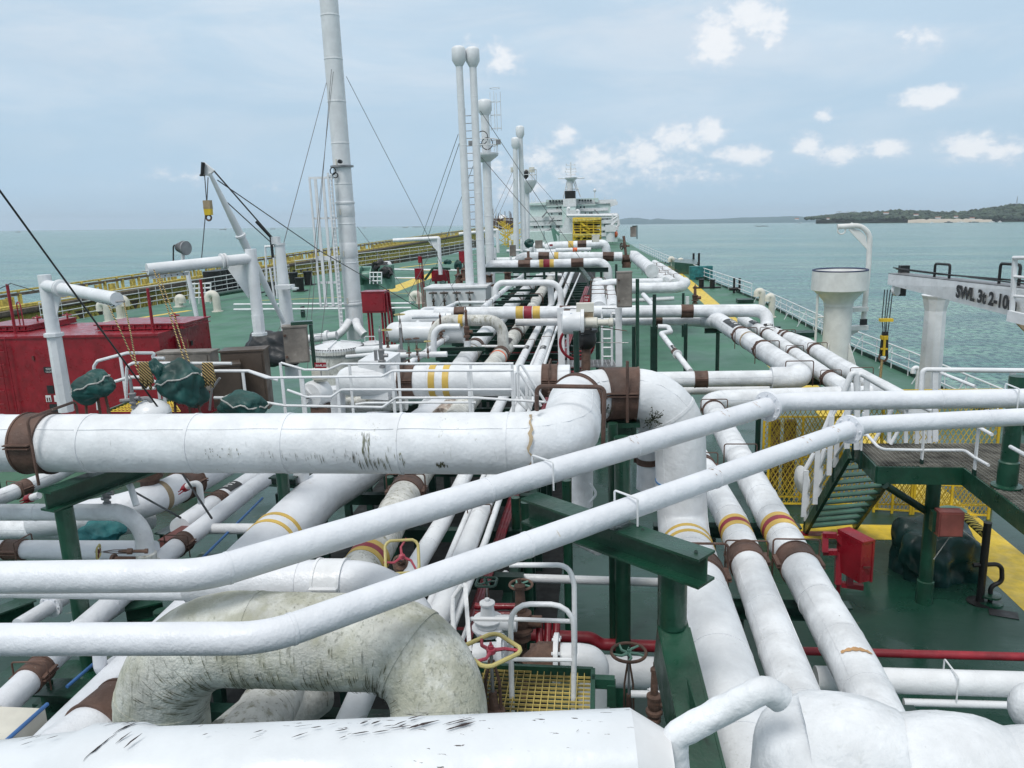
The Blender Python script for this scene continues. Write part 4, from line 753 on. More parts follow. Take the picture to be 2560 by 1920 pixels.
# ---------------------------------------------------------------- supports: beams and columns
def column(name, label, top, r, foot_z=0, m=GREEN, foot=True, seg=20, cap=None):
    mb = MB().lathe(V(top.x,top.y,foot_z), [(r*1.18,0),(r*1.18,.35),(r,.37),(r,top.z-foot_z)] if foot else [(r,0),(r,top.z-foot_z)], seg, m); mb.lathe(V(top.x,top.y,foot_z), [(r*1.7,0),(r*1.7,.03)], seg, m)
    return tag(mb.build(name, m), label, 'column')
ib0 = P('k',400,235,z=6.12); 
t = thing('support_beam', 'green I-beam on a leaning column under the left end of the thickest pipe', 'beam', V(ib0.x, ib0.y, 0)); MB().ibeam(ib0+V(0,-.05,0), P('k',900,100,z=6.12)+V(.25,1.5,0), .30, .33, .035).build('beam', GREEN, t, smooth=False)
MB().lathe(V(ib0.x+.12, ib0.y+.15, 0), [(.135,0),(.135,5.8)], 24).build('column', GREEN, t)
t = thing('support_beam', 'green I-beam arm carrying both diagonal pipes, pointing to the lower right', 'beam', P('o',1600,430,z=0)); 
ia, ib_ = P('o',770,140,z=zt-.17), P('q',925,1350,z=zt-.20)
MB().ibeam(ia, ib_, .32, .34, .03).build('beam', GREEN, t, smooth=False)
for k, (c, u, v) in enumerate([('q',370,1120),('q',830,1310)]): MB().rod(P(c,u,v,z=zt-.195), P(c,u,v,z=zt-.165), .02, 8).build('bolt', DGREEN, t)
cb_ = P('o',2010,800,z=6.0)
MB().lathe(V(cb_.x, cb_.y, 5.35), [(.165,0),(.165,.78)], 24).build('column_head', GREEN, t)
# inclined box leg under the column head
lg = MB(); ta = P('o',2030,960,z=5.4); tb = P('p',2330,1800,z=4.7); lg.bar(V(cb_.x,cb_.y+.05,5.38), tb, .34, .05); lg.bar(V(cb_.x,cb_.y+.05,5.37)+V(-.17,0,-.3), tb+V(-.17,0,-.3), .03, .62); lg.bar(V(cb_.x,cb_.y+.05,5.37)+V(.17,0,-.3), tb+V(.17,0,-.3), .03, .62)
lg.build('inclined_leg', GREEN, t, smooth=False)
fin = MB().prism([P('p',2130,880,z=5.2), P('p',2300,1400,z=5.0), P('p',2180,1300,z=4.9)], V(.02,0,0)); fin.build('stiffener', GREEN, t, smooth=False)
for (c,u,v,zc,rr,lab) in [
    ('k',-30,150,3.4,.08,'green column at the left edge under the pipes'),('m',360,60,4.9,.13,'green column just left of the widest central pipe'),('m',1290,110,4.0,.1,'green column between widest central pipe and mossy pipe'),
    ('l',1390,300,3.9,.12,'green column left of the mossy arch between the diagonals'),
    ('q',190,320,6.2,.14,'green column under the wide brown clamp of the double bend'),('q',110,200,6.35,.09,'dark column beside the green column under the double bend')]:
    c0 = P(c,u,v,z=zc); column('support_column', lab, c0, rr)
for (fu,fv,tu,tv,rr,lab) in [(700,1500,680,150,.10,'dark green column left of the pair below the arm of the green I-beam'),(785,1590,775,190,.105,'brighter green column right of the pair below the arm of the green I-beam'),(1125,1500,1125,0,.105,'green column standing on deck in front of the open gap right of the handwheels'),(1578,1395,1578,0,.10,'tall dark column with a flared foot standing on the wet green deck')]:
    f_ = P('o',fu,fv,z=0); tp = P('o',tu,tv,y=f_.y); column('support_column', lab, V(f_.x, f_.y, min(tp.z, 6.1)), rr)
t = thing('clamp_stand', 'short green stand bracket under the widest clamp of the double bend', 'bracket', P('q',200,330,y=y2)); c0 = V(p2.x,y2,p2.z-.49)
MB().box(c0-V(0,0,.05), (.62,.55,.09)).box(c0-V(0,0,.30), (.5,.14,.42)).box(c0-V(0,0,.52), (.6,.5,.05)).build('bracket', GREEN, t, smooth=False)
# U bolts for the big clamp (thin brown posts beside it)
for (c1_, u1, v1, v2, yy, lab) in [('i',1135,700,1230,13.55,'tall brown tie rod standing in front of the widest brown clamp'),('i',355,1000,1130,10.9,'short brown tie rod left of the torn lagging seam')]:
    tag(MB().rod(P(c1_,u1,v1,y=yy), P(c1_,u1,v2,y=yy), .028, 8).build('tie_rod', BROWN), lab, 'rod')
t = thing('hoop_bracket', 'large brown hoop bracket bent over the first elbow of the double bend', 'bracket', P('i',355,1120,y=11.6))
MB().rods([P('i',352,1130,y=11.4), P('i',352,915,y=11.4), P('i',938,925,y=11.4), P('i',925,1420,y=11.4)], .034, 8, bend=.1).build('hoop', BROWN, t)
# right bundle support frames
for (c,u,v,lab) in [('d',1020,1450,'green T-shaped post under the left side of the right-hand bundle, farther one'),('j',-70,500,'green T-shaped post under the right-hand bundle, nearer one')]:
    t_ = P(c,u,v,z=3.75); t = thing('support_post', lab, 'post', V(t_.x,t_.y,0)); MB().rod(V(t_.x,t_.y,0), V(t_.x,t_.y,3.6), .10, 16).build('column', DGREEN, t); MB().ibeam(t_+V(-.7,0,0), t_+V(3.2,0,0), .3, .28, .03).build('beam', DGREEN, t, smooth=False)
for (c,u,v,zt_,lab) in [('c',1710,1480,5,'green post left of the white ladder frame gap'),('i',875,400,5,'green post seen between the two sides of the white ladder frame'),('i',1190,400,5,'green post right of the white ladder frame'),('i',1350,400,5,'left of two green posts beneath the crossing pipes'),('i',1380,400,4.9,'right of two green posts beneath the crossing pipes'),('i',1640,380,4.9,'green post under the last brown clamp of the striped pipe'),('d',10,900,4.6,'green post right behind the bent pipe leg in the far bundle'),('d',470,1160,4.2,'thin green post under the far white crossing pipe'),('d',720,1150,4.2,'thin green post at the right end of the far crossing pipe'),('d',140,900,4.6,'dark post beside the far rusty gate valve'),('c',1080,960,4.2,'thin green post left under the far green gantry beam'),('c',1245,960,4.2,'thin green post in the middle under the far green gantry beam'),('c',1350,960,4.2,'thin green post right under the far green gantry beam')]:
    y_ = 36 if v > 1150 or c == 'i' else 62; t_ = P(c,u,v,y=y_); tag(MB().rod(V(t_.x,t_.y,0), t_, .085 if y_ < 50 else .1, 12).build('support_post', DGREEN), lab, 'post')
t = thing('gantry_beam', 'long dark green gantry beam crossing under the far bent pipes', 'beam', P('c',1200,945,y=61)); MB().ibeam(P('c',740,930,y=61), P('c',1800,930,y=61), .3, .35, .04).build('beam', DGREEN, t, smooth=False); MB().bar(P('c',1560,940,y=61), P('c',1650,1060,y=56), .3, .3).build('brace', DGREEN, t, smooth=False)
for k in range(7):
    u, v = [(1000,1120),(1040,1165),(970,1215),(640,1495),(560,1620),(1120,1000),(1160,960)][k]; a = P('c',u,v,z=4.7)
    lab = ['on the far collar pipe, farthest but two','between second and third collars of the far pipe','over the collar pipe nearest the white box','above the near collar pipe by the brown relief valve','lowest, over the near collar pipe beside the walkway','at the far end of the collar pipe','at the very far end of the collar pipe'][k]
    w_ = a.y*.016+.2; tag(MB().ibeam(a-V(w_*1.5,0,0), a+V(w_*1.2,0,0), .16, .16, .025).build('cross_beam', DGREEN, smooth=False), 'dark green cross beam '+lab, 'beam', 'dark green cross beams over the collar pipe')
# ================================================================ MIDDLE: vessel, rails, walkway
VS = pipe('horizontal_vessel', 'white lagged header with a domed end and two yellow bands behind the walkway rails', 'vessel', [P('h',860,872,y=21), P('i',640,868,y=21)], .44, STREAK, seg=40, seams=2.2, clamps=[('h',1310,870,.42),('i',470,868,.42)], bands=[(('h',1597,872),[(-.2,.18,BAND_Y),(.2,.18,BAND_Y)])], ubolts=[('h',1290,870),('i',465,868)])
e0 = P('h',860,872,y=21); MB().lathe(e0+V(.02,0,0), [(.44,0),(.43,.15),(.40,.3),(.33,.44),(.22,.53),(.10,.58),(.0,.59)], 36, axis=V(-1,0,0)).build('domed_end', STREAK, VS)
pipe('support_pipe', 'stout vertical white pipe leg below the domed header', 'pipe', [P('h',690,1250,y=21.3), P('h',690,930,y=21.3)], .28, CANVAS, seg=24)
pipe('crossing_pipe', 'old grey pipe crossing low behind the walkway rails', 'pipe', [P('h',740,1080,y=22), P('h',1300,1060,y=22)], .24, DIRTY, seg=24, wob=.02)
pipe('lagged_pipe', 'weathered brownish wrapped pipe passing beneath the domed header', 'pipe', [P('h',1600,1200,z=4.0), P('h',1800,1000,z=4.0)], .34, mat('brown_wrapped', (.33,.26,.22), .8, var=.3, bump=.9, bscale=20, grime=.9, gcol=(.6,.56,.5), gscale=(8,8,8), gth=(.45,.6)), seg=24)
def relief_valve(label, foot, h, r, m=RUST):
    t = thing('relief_valve', label, 'valve', foot)
    MB().lathe(foot, [(r*1.2,0),(r*1.2,.06*h),(r*.8,.07*h),(r*.8,.14*h),(r*1.5,.15*h),(r*1.5,.2*h),(r,.22*h),(r*1.2,.3*h),(r*1.2,.42*h),(r*1.35,.43*h),(r*1.35,.47*h),(r*.7,.5*h),(r*.55,.9*h),(r*.7,.91*h),(r*.7,.96*h),(r*.3,h)], 18).build('body', m, t)
    MB().rod(foot+V(0,0,.32*h), foot+V(r*2.6,0,.32*h), r*.75, 12).build('outlet', m, t); MB().rod(foot+V(0,0,.93*h), foot+V(0,0,1.08*h), r*.22, 8).build('cap', m, t); return t
relief_valve('tallest brown relief valve standing on the dirty U pipe with a yellow band', P('b',1825,1575,y=33), 1.45, .1)
relief_valve('smaller brown relief valve on the slim pipe left of the tall one', P('b',1600,1540,y=33), 1.05, .07)
relief_valve('grey relief valve in front of the white boxed unit', P('h',1092,760,y=20.5), 1.1, .07, GREY)
pipe('white_stub', 'white lagged stub under the tallest brown relief valve', 'pipe', [P('b',1825,1640,y=33)+V(0,0,-.5), P('b',1825,1560,y=33)], .15, CANVAS, seg=20)
DU = pipe('bent_dirty_pipe', 'grimy lagged U-shaped pipe turning down onto the mossy pipe', 'pipe', [P('b',1500,1560,y=33.5)+V(0,0,-.6), P('b',1560,1385,y=33.5), P('b',2130,1385,y=33.5), P('b',2135,1640,y=33.5)], .25, DIRTY, bend=.85, seg=30, wob=.02, bands=[(('b',1795,1385),[(-.12,.2,BAND_Y)])], nb=10)
t = pipe('big_vessel', 'wide white horizontal vessel with a rounded left end behind the valves', 'vessel', [P('b',1220,1490,y=34), P('b',1800,1490,y=34)], .48, STACKW, seg=36, clamps=[('b',1545,1490,.1)])
e0 = P('b',1220,1490,y=34); MB().lathe(e0+V(.02,0,0), [(.48,0),(.47,.15),(.42,.3),(.33,.42),(.21,.5),(.07,.53),(.0,.532)], 32, axis=V(-1,0,0)).build('domed_end', STACKW, t)
pipe('big_vessel', 'second white vessel partly hidden behind the wide one', 'vessel', [P('b',1260,1400,y=38), P('b',1340,1372,y=38), P('b',1700,1372,y=38)], .46, STACKW, seg=30)
pipe('bent_pipe', 'white pipe angling up to the left of the striped crossing pipe', 'pipe', [P('b',1370,1500,y=36.5), P('b',1440,1290,y=39), P('b',1640,1285,y=40), P('b',1700,1255,y=44)], .13, CANVAS, bend=.6, seg=20)
pipe('bent_pipe', 'white pipe with rounded end just above the wide vessel', 'pipe', [P('b',1350,1352,y=35), P('b',1640,1345,y=35)], .12, CANVAS, seg=20)
pipe('bent_pipe', 'white pipe curving down beside the brown relief valves', 'pipe', [P('b',1535,1700,y=31), P('b',1535,1440,y=31), P('b',1760,1440,y=31)], .13, WHITE, bend=.5, seg=20)
pipe('striped_start_elbow', 'white lagged elbow at the left end of the striped crossing pipe', 'pipe', [P('c',300,1470,y=38.2), P('c',400,1340,y=38.2), P('c',520,1316,y=38.05)], .31, DIRTY, bend=1.0, seg=26)
pipe('slanted_pipe', 'white slim pipe climbing right past the valves towards the white box', 'pipe', [P('h',1270,760,z=4.4), P('h',1500,600,z=4.6), P('h',1740,440,z=4.8)], .12, CANVAS, bend=.3, seg=20, ubolts=[('h',1600,540),('h',1430,650)], plates=[('h',1670,470,.7)])
pipe('slanted_pipe', 'white slim pipe with collars running up from the white valve box into the distance', 'pipe', [P('c',720,1275,z=4.8), P('c',870,1150,z=4.8), P('c',1060,1000,z=4.8)], .16, CANVAS, seg=18, ubolts=[('c',770,1235),('c',840,1175),('c',950,1085)])
relief_valve('upright grey brown valve standing under the thickest pipe left of the hooked pipe', P('k',925,345,y=11.65), .62, .055, GREY)
def handwheel(t, c, R, axis=V(0,0,1), mr=RUST, ms=None, spokes=4, rim=.03, sq=False, hub=True, rot=0):
    w = MB().ring(c, R, rim, axis, 32, 8, mr, sq=sq, rot=rot).build('handwheel', mr, t); ax = axis.normalized(); up = V(0,1,0) if abs(ax.y) < .9 else V(0,0,1); sx = ax.cross(up).normalized(); sy = ax.cross(sx); mb = MB()
    for k in range(spokes):
        a = 2*math.pi*k/spokes+rot+.25; p1 = c+(sx*math.cos(a)+sy*math.sin(a))*R*(.97); mid = c+(sx*math.cos(a+.35)+sy*math.sin(a+.35))*R*.5-ax*rim*.6; mb.tube([c-ax*rim*.4, mid, p1], [rim*1.0, rim*.8, rim*.7], 6)
    mb.lathe(c-ax*rim*1.6, [(R*.17,0),(R*.17,rim*2),(R*.10,rim*2.1),(R*.10,rim*3.6),(R*.05,rim*3.8),(R*.05,rim*5)], 10, axis=ax); mb.build('spokes', ms or mr, w); return w
def gate_valve(label, c, R, h, mr=RUST, ms=None, spokes=4, sq=False, axis=V(0,0,1), body=RUST, rim=.03, name='gate_valve', rot=0):
    ax = axis.normalized(); foot = c-ax*h; t = thing(name, label, 'valve', foot); handwheel(t, c, R, ax, mr, ms, spokes, rim, sq, rot=rot)
    MB().lathe(foot+ax*h*.55, [(R*.07,0),(R*.07,h*.46)], 8, axis=ax).build('stem', GREY, t)
    up = V(0,1,0) if abs(ax.y) < .9 else V(0,0,1); sx = ax.cross(up).normalized(); mb = MB()
    for sg in (-1, 1): mb.tube([foot+ax*h*.42+sx*sg*R*.28, foot+ax*h*.7+sx*sg*R*.25, foot+ax*h*.9+sx*sg*R*.06], R*.06, 6)
    mb.build('yoke', body, t)
    MB().lathe(foot, [(R*.35,0),(R*.35,h*.06),(R*.24,h*.08),(R*.22,h*.3),(R*.42,h*.32),(R*.42,h*.42),(R*.2,h*.44),(R*.15,h*.6)], 16, axis=ax).build('bonnet', body, t); return t
gate_valve('rounded square yellow handwheel with red spokes beside the white ladder hoops', P('p',440,636,y=7.3), .30, 1.25, PYEL, PINKR, 3, True, body=RUST, rim=.024, rot=.785)
gate_valve('tilted yellow rounded handwheel with red spokes just below the upper diagonal pipe', P('m',1400,800,y=8.9), .25, .55, PYEL, PINKR, 3, True, axis=V(.25,-.62,.5), body=RUST, rim=.02, rot=.5)
gate_valve('small dark green square handwheel above the red pipes', P('p',402,52,y=10.2), .17, 1.1, DGREEN, DGREEN, 4, True, rim=.02)
gate_valve('round rusty handwheel half behind the green column above the red pipes', P('p',700,75,y=10.6), .17, 1.9, RUST, LGREEN, 5, rim=.02)
gate_valve('round rusty handwheel with green spokes right of the yellow grating, on the open deck', P('p',1630,660,y=10.2), .25, 1.7, RUST, LGREEN, 5, rim=.024)
gate_valve('small yellow handwheel on a brown spindle in front of the left elbow pipe', P('k',850,760,y=10.9), .12, .75, PYEL, MAROON, 3, True, axis=V(-1,-.35,.12), rim=.016)
gate_valve('tiny yellow and white handwheel below the lower diagonal pipe near the I-beam', P('o',1430,505,y=12.3), .17, .5, PYEL, PINKR, 4, axis=V(-.3,-.8,.4), rim=.015)
gate_valve('yellow rimmed handwheel on a tall spindle beside the wide vessel', P('b',1240,1335,y=31), .22, 1.7, PYEL, RUST, 4, rim=.018)
gate_valve('small yellow rimmed handwheel on a spindle left of the wide vessel', P('b',1130,1468,y=29), .2, .7, PYEL, RUST, 4, rim=.018)
gate_valve('small brown valve right of the domed hatch, foremost of the little valves', P('h',1320,630,y=24), .08, .5, RUST, RUST, 4, rim=.015)
for k, (u, v) in enumerate([(1315,512),(1383,505),(1480,530),(1400,600)]): gate_valve(['leftmost small valve among the white fittings behind the slanted pipe','second small valve from the left among the white fittings behind the slanted pipe','small valve with a yellow rim rightmost among the white fittings','lowest small valve with faded orange wheel among the white fittings'][k], P('h',u,v,y=26), .11, .6, [RUST,RUST,PYEL,TAN][k], RUST, 4, rim=.016)
for k, u in enumerate([285,380,490,600]): gate_valve(['leftmost of the four dark valves on the white box','second from left of the four dark valves on the white box','third from left of the four dark valves on the white box','rightmost of the four dark valves on the white box'][k], P('c',u,1150-k,y=58.5), .29, 1.0, DBROWN, DBROWN, 2, rim=.05, body=DBROWN)
gate_valve('rusty gate valve with dark side wheel on the far line against the sea', P('d',187,745,y=75), .3, .8, DBROWN, DBROWN, 4, axis=V(-1,-.5,0), rim=.05)
t = thing('gate_valve', 'big rusty valve block joining the far pipe to its right elbow', 'valve', P('d',228,905,y=75)); c0 = P('d',228,850,y=75); MB().lathe(c0-V(.45,0,0), [(.5,0),(.5,.1),(.35,.12),(.35,.78),(.5,.8),(.5,.9)], 18, axis=V(1,0,0)).build('body', RUST, t); MB().box(c0-V(0,0,.6),(.8,.5,.55)).build('frame', RUST, t, smooth=False); MB().rod(c0, c0+V(-.25,0,2.1), .13, 10).build('stem', RUST, t)
# white box with four valves, twin vent masts
bx0, bx1 = P('c',232,1275,y=58.8), P('c',745,1270,y=58.8); ztop = P('c',490,1110,y=58.8).z; t = thing('vent_box', 'long white steel box carrying the twin vent masts', 'box', V((bx0.x+bx1.x)/2, 59.5, bx0.z)); c0 = V((bx0.x+bx1.x)/2, 60.3, (bx0.z+ztop)/2)
MB().box(c0, (bx1.x-bx0.x, 3, ztop-bx0.z)).build('box_body', STACKW, t, smooth=False); MB().box(c0+V(0,0,(ztop-bx0.z)/2+.06), (bx1.x-bx0.x+.3, 3.2, .12)).build('lid', CLEARW, t, smooth=False)
MB().box(c0-V(0,0,(ztop-bx0.z)/2+.9), (bx1.x-bx0.x-.8, 2.6, 1.75)).build('plinth', GREEN, t, smooth=False)
def mast(name, label, foot, top, r0, r1, head=None, rings=6, m=STACKW, extra=None, group=None):
    t = thing(name, label, 'mast', foot, group); mb = MB(); n = 10
    mb.tube([foot.lerp(top, k/n) for k in range(n+1)], [r0+(r1-r0)*k/n for k in range(n+1)], 28)
    for k in range(1, rings):
        c = foot.lerp(top, k/rings); rr = r0+(r1-r0)*k/rings; mb.lathe(c, [(rr*1.01,0),(rr*1.03,.02),(rr*1.03,.07),(rr*1.01,.09)], 28)
    mb.build('tube', m, t)
    if head:
        hr, hh = head; MB().lathe(top-V(0,0,hh*1.1), [(r1,0),(hr,hh*.35),(hr,hh*.95),(hr*.85,hh*1.05),(hr*.5,hh*1.12)], 24).build('vent_head', STACKW, t)
    return t
mf = P('F',1015,612,y=60.3); mf2 = P('F',1041,612,y=60.8)
TV1 = mast('vent_mast', 'left of the twin tall vent masts with a rounded cap, standing on the white box', V(mf.x,mf.y,ztop), P('F',990,100,y=60.3), .33, .25, (.52,1.3), 5)
TV2 = mast('vent_mast', 'right of the twin tall vent masts with a rounded cap, standing on the white box', V(mf2.x,mf2.y,ztop), P('F',1020,102,y=60.8), .34, .26, (.52,1.3), 5)
m3 = P('c',775,835,y=70); t3 = P('F',1046,215,y=70); M3_ = mast('vent_mast', 'vent mast with flared head, caged ladder and floodlight platform behind the twin masts', V(m3.x,70,0), V(m3.x+.1,70,t3.z), .42, .36, (.62,1.2), 8)
pl = P('F',1050,335,y=70); mb = MB().lathe(V(m3.x,70,pl.z-1.1), [(.4,0.5),(1.1,1.0),(1.15,1.1),(1.15,1.25)], 16); mb.build('platform', STACKW, M3_)
mb = MB()
for k in range(10): a = k*.628; mb.rod(V(m3.x+math.cos(a)*1.1,70+math.sin(a)*1.1,pl.z+.2), V(m3.x+math.cos(a)*1.1,70+math.sin(a)*1.1,pl.z+1.3), .03, 4)
for z in (.8,1.3): mb.ring(V(m3.x,70,pl.z+z), 1.1, .04, V(0,0,1), 20, 4)
mb.build('guard_rail', WHITE, M3_); mb = MB()
for z in range(0, 26): mb.ring(V(m3.x+1.05,70,pl.z+2.2+z*.55), .45, .025, V(0,0,1), 8, 3) if z < 7 and z % 2 == 0 else None; 
for a in (0,1.5,3.1,4.6): mb.rod(V(m3.x+1.05+.45*math.cos(a),70+.45*math.sin(a),pl.z+2), V(m3.x+1.05+.45*math.cos(a),70+.45*math.sin(a),pl.z+5.2), .025, 4)
mb.build('ladder_cage', WHITE, M3_)
for k, dx in enumerate((-1.15, 1.25)):
    c0 = V(m3.x+dx,69.4,pl.z+1.0); MB().box(c0, (.42,.3,.42), CREAM).box(c0-V(0,.17,0), (.36,.03,.36), GREY).build('floodlight', None, M3_, smooth=False)
mb = MB(); mb.ring(V(m3.x-.1,69.2,pl.z+1.4), .55, .04, V(.4,1,0), 20, 4); mb.ring(V(m3.x+.3,69.2,pl.z+.9), .5, .04, V(-.5,1,.2), 20, 4); mb.build('coiled_hose', BLACK, M3_)
# ladder between the twin masts
def ladder(name, label, a, b, w, step, m=STACKW, r=.03, side=V(1,0,0), group=None, parent=None):
    t = parent or thing(name, label, 'ladder', a, group); d = b-a; n = int(d.length/step); mb = MB()
    for sg in (-1, 1): mb.rod(a+side*sg*w/2, b+side*sg*w/2, r*1.3, 6)
    mb.build('stile', m, t); mb = MB()
    for k in range(1, n): c = a+d*k/n; MB().rod(c-side*w/2, c+side*w/2, r, 5).build('rung', m, t)
    return t
ladder('mast_ladder', 'narrow grey ladder running up between the twin vent masts', P('c',640,1060,y=61.5), P('c',622,20,y=61.5)+V(0,0,4), .75, .55, GREY)
x4, x5 = P('c',1040,800,y=108), P('c',1062,800,y=109)
mast('vent_mast', 'left and shorter of the far twin vent masts with a capped top', V(x4.x-.7,108,0), P('F',1113,297,y=108), .42, .32, (.55,1.4), 4)
mast('vent_mast', 'right and taller of the far twin vent masts with a capped top', V(x5.x+.2,109,0), P('F',1123,272,y=109), .42, .32, (.58,1.5), 4)
lm = P('c',1090,700,y=116); lt = P('c',1108,185,y=116); t = mast('lookout_mast', 'far mast carrying a lookout platform with floodlights, right of the far twin masts', V(lm.x,116,0), V(lm.x+.4,116,lt.z), .4, .34, None, 4)
c0 = V(lt.x,115.6,lt.z); MB().lathe(c0-V(0,0,1.6), [(.4,0),(1.25,1.3),(1.3,1.7)], 12).build('platform', STACKW, t); mb = MB()
for k in range(9): a = k*.7; mb.rod(c0+V(math.cos(a)*1.25,math.sin(a)*1.25,.1), c0+V(math.cos(a)*1.25,math.sin(a)*1.25,1.6), .04, 4)
mb.ring(c0+V(0,0,1.6), 1.25, .05, V(0,0,1), 16, 4); mb.ring(c0+V(0,0,.9), 1.25, .04, V(0,0,1), 16, 4); mb.build('guard_rail', WHITE, t); MB().ico(c0+V(-.2,-.4,1.0), (.55,.4,.7), 1, None, .3, 2, 2).build('covered_gear', BLACK, t)
for (u, v) in ((1138,85),(980,85)): c0 = P('c',u,v,y=115); MB().box(c0, (.75,.5,.7)).rod(c0, c0-V(0,0,2.5), .06, 5).build('floodlight', CREAM, t, smooth=False)
# tall left mast
mft = P('b',862,1545,y=47); bm_ = P('b',770,120,y=47)
TM = mast('tall_mast', 'tallest white mast, running out of the top of the photo, with clamped rings', mft, mft+V(0,0,P('F',714,-60,y=47).z-mft.z), .54, .53, None, 9)
for k, (v, w) in enumerate([(65,1.3),(380,1.12),(1250,1.12),(490,1.05),(845,1.05)]):
    c0 = P('b',770+(v/18 if v > 100 else 0),v,y=47); rr = .52+(1-(c0.z-mft.z)/33)*.24 if c0.z-mft.z < 33 else .55; c0 = V(mft.x, 47, c0.z); fr = (c0.z-mft.z)/(P('F',714,-60,y=47).z-mft.z); rr = .54-.01*fr
    MB().lathe(c0, [(rr,0),(rr*w,.02),(rr*w,.12),(rr,.14)] if w > 1.06 else [(rr+.01,0),(rr+.02,.02),(rr+.02,.9),(rr+.01,.92)], 32).build('ring_clamp', STACKW if w < 1.2 else GREY, TM)
    if k != 1: MB().box(c0+V(-.15,-rr-.03,.3), (.07,.08,.35)).build('clamp_bracket', CREAM, TM, smooth=False)
c0 = P('b',665,95,y=46.3); mb = MB(); mb.ring(c0, .2, .035, V(.3,1,0), 20, 6); mb.ring(c0+V(.12,0,-.25), .15, .03, V(-.3,1,.2), 20, 6); mb.build('coiled_cable', BLACK, TM)
c0 = P('b',735,15,y=46.2); MB().lathe(c0, [(.1,0),(.12,.1),(.12,.3),(.08,.34)], 12, axis=V(0,-1,0)).build('lamp', BLACK, TM)
for (ua, va, ub, vb, uc, vc) in [(680,1525,760,1470,800,1395),(935,1500,880,1450,865,1395)]:
    MB().tube(fillet([P('b',ua,va+10,y=45.5), P('b',ub,vb,y=45.7), P('b',uc,vc,y=46.4)], .9, 6), .25 if ua > 800 else .24, 20).build('foot_elbow', WHITE, TM)
# hatch dome in front of the mast
hc = P('h',690,600,y=38); r_ = 3.05*38/55*1.05; t = thing('tank_dome', 'round white tank dome with a bolted rim in front of the tall mast', 'tank dome', V(hc.x,38,hc.z-2.4)); rx = (P('h',920,590,y=38).x-P('h',480,590,y=38).x)/2; cx_ = (P('h',920,590,y=38).x+P('h',480,590,y=38).x)/2; hz = P('h',690,600,y=38).z
c0 = V(cx_,38,hz); MB().lathe(c0, [(rx*.97,-2.6),(rx*.97,-.12),(rx*1.02,-.1),(rx*1.02,.06)], 48).build('dome_wall', DIRTY, t); MB().lathe(c0, [(rx*1.02,.065),(rx*1.02,.14),(rx*.5,.32),(.0,.38)], 48).build('lid', WHITE, t); mb = MB()
for k in range(64): a = k*math.pi/32; mb.rod(c0+V(math.cos(a)*rx*.985,math.sin(a)*rx*.985,-.15), c0+V(math.cos(a)*rx*.985,math.sin(a)*rx*.985,.2), .05, 6)
o_ = mb.build('rim_bolts', GREY, t); mb = MB()
for a in (.4, 2.5): mb.bar(c0+V(math.cos(a)*.2,math.sin(a)*.2,.38), c0+V(math.cos(a)*rx*.9,math.sin(a)*rx*.9,.2), .08, .2)
mb.bar(c0+V(0,0,.38), c0+V(0,-rx*.9,.2), .08, .2); mb.build('rib', WHITE, t, smooth=False)
for (u, v, lab) in [(560,520,'white flanged pipe end left of the tall mast foot'),(1000,540,'white valve chamber with bolted lid right of the tall mast foot')]:
    c0 = P('h',u,v,y=43); t = thing('flanged_fitting', lab, 'fitting', c0-V(0,0,.6)); 
    if u < 700: MB().lathe(c0-V(1.6,0,0), [(.25,0),(.25,1.9),(.36,1.92),(.36,2.0),(.38,2.02),(.38,2.1),(.25,2.12),(.25,2.6)], 24, axis=V(1,0,.1)).build('body', WHITE, t)
    else: MB().lathe(c0-V(0,0,.45), [(.4,0),(.5,.1),(.56,.3),(.64,.31),(.64,.42),(.35,.52),(0,.55)], 28).build('body', WHITE, t)
    MB().rods([c0+V(-.3,-.3,0), c0+V(-.3,-.3,.4), c0+V(.3,-.3,.4), c0+V(.3,-.3,0)], .025, 6).build('handle', WHITE, t)
pipe('bent_pipe', 'white pipe joining the tank dome on its right side', 'pipe', [P('h',780,665,y=34), P('h',1060,640,y=34)], .1, WHITE, seg=18); pipe('bent_pipe', 'thicker white pipe leading right from the tank dome', 'pipe', [P('h',880,610,y=37), P('h',1250,590,y=36)], .2, WHITE, seg=22)
for (u,v,w,lab) in [(1255,560,.33,'grey bonnet valve body with a domed hood among the valves')]:
    c0 = P('h',u,v,y=30); t = thing('angle_valve', lab, 'valve', c0-V(0,0,1)); MB().lathe(c0-V(0,0,1.0), [(.2,0),(.22,.25),(.15,.3),(.15,.45),(.26,.48),(.26,.58),(.2,.75),(.06,.82),(.05,1.7)], 24).build('body', GREY, t)
pipe('junction_pipe', 'white manifold pipe under the little valves', 'pipe', [P('h',1200,650,y=26.5), P('h',1650,640,y=26.5)], .1, WHITE, seg=20)
c0 = P('h',1050,690,y=23); t = thing('equipment_box', 'white sloping-lidded equipment box behind the domed header', 'box', c0-V(0,0,1)); q_ = [P('h',u,v,z=6.1) for (u,v) in ((880,700),(1120,710),(1245,625),(1040,605))]; MB().prism(q_, V(0,0,-1.1)).build('box_body', WHITE, t, smooth=False); MB().box(P('h',1035,650,z=6.25), (.08,.08,.3)).build('latch', GREY, t, smooth=False)
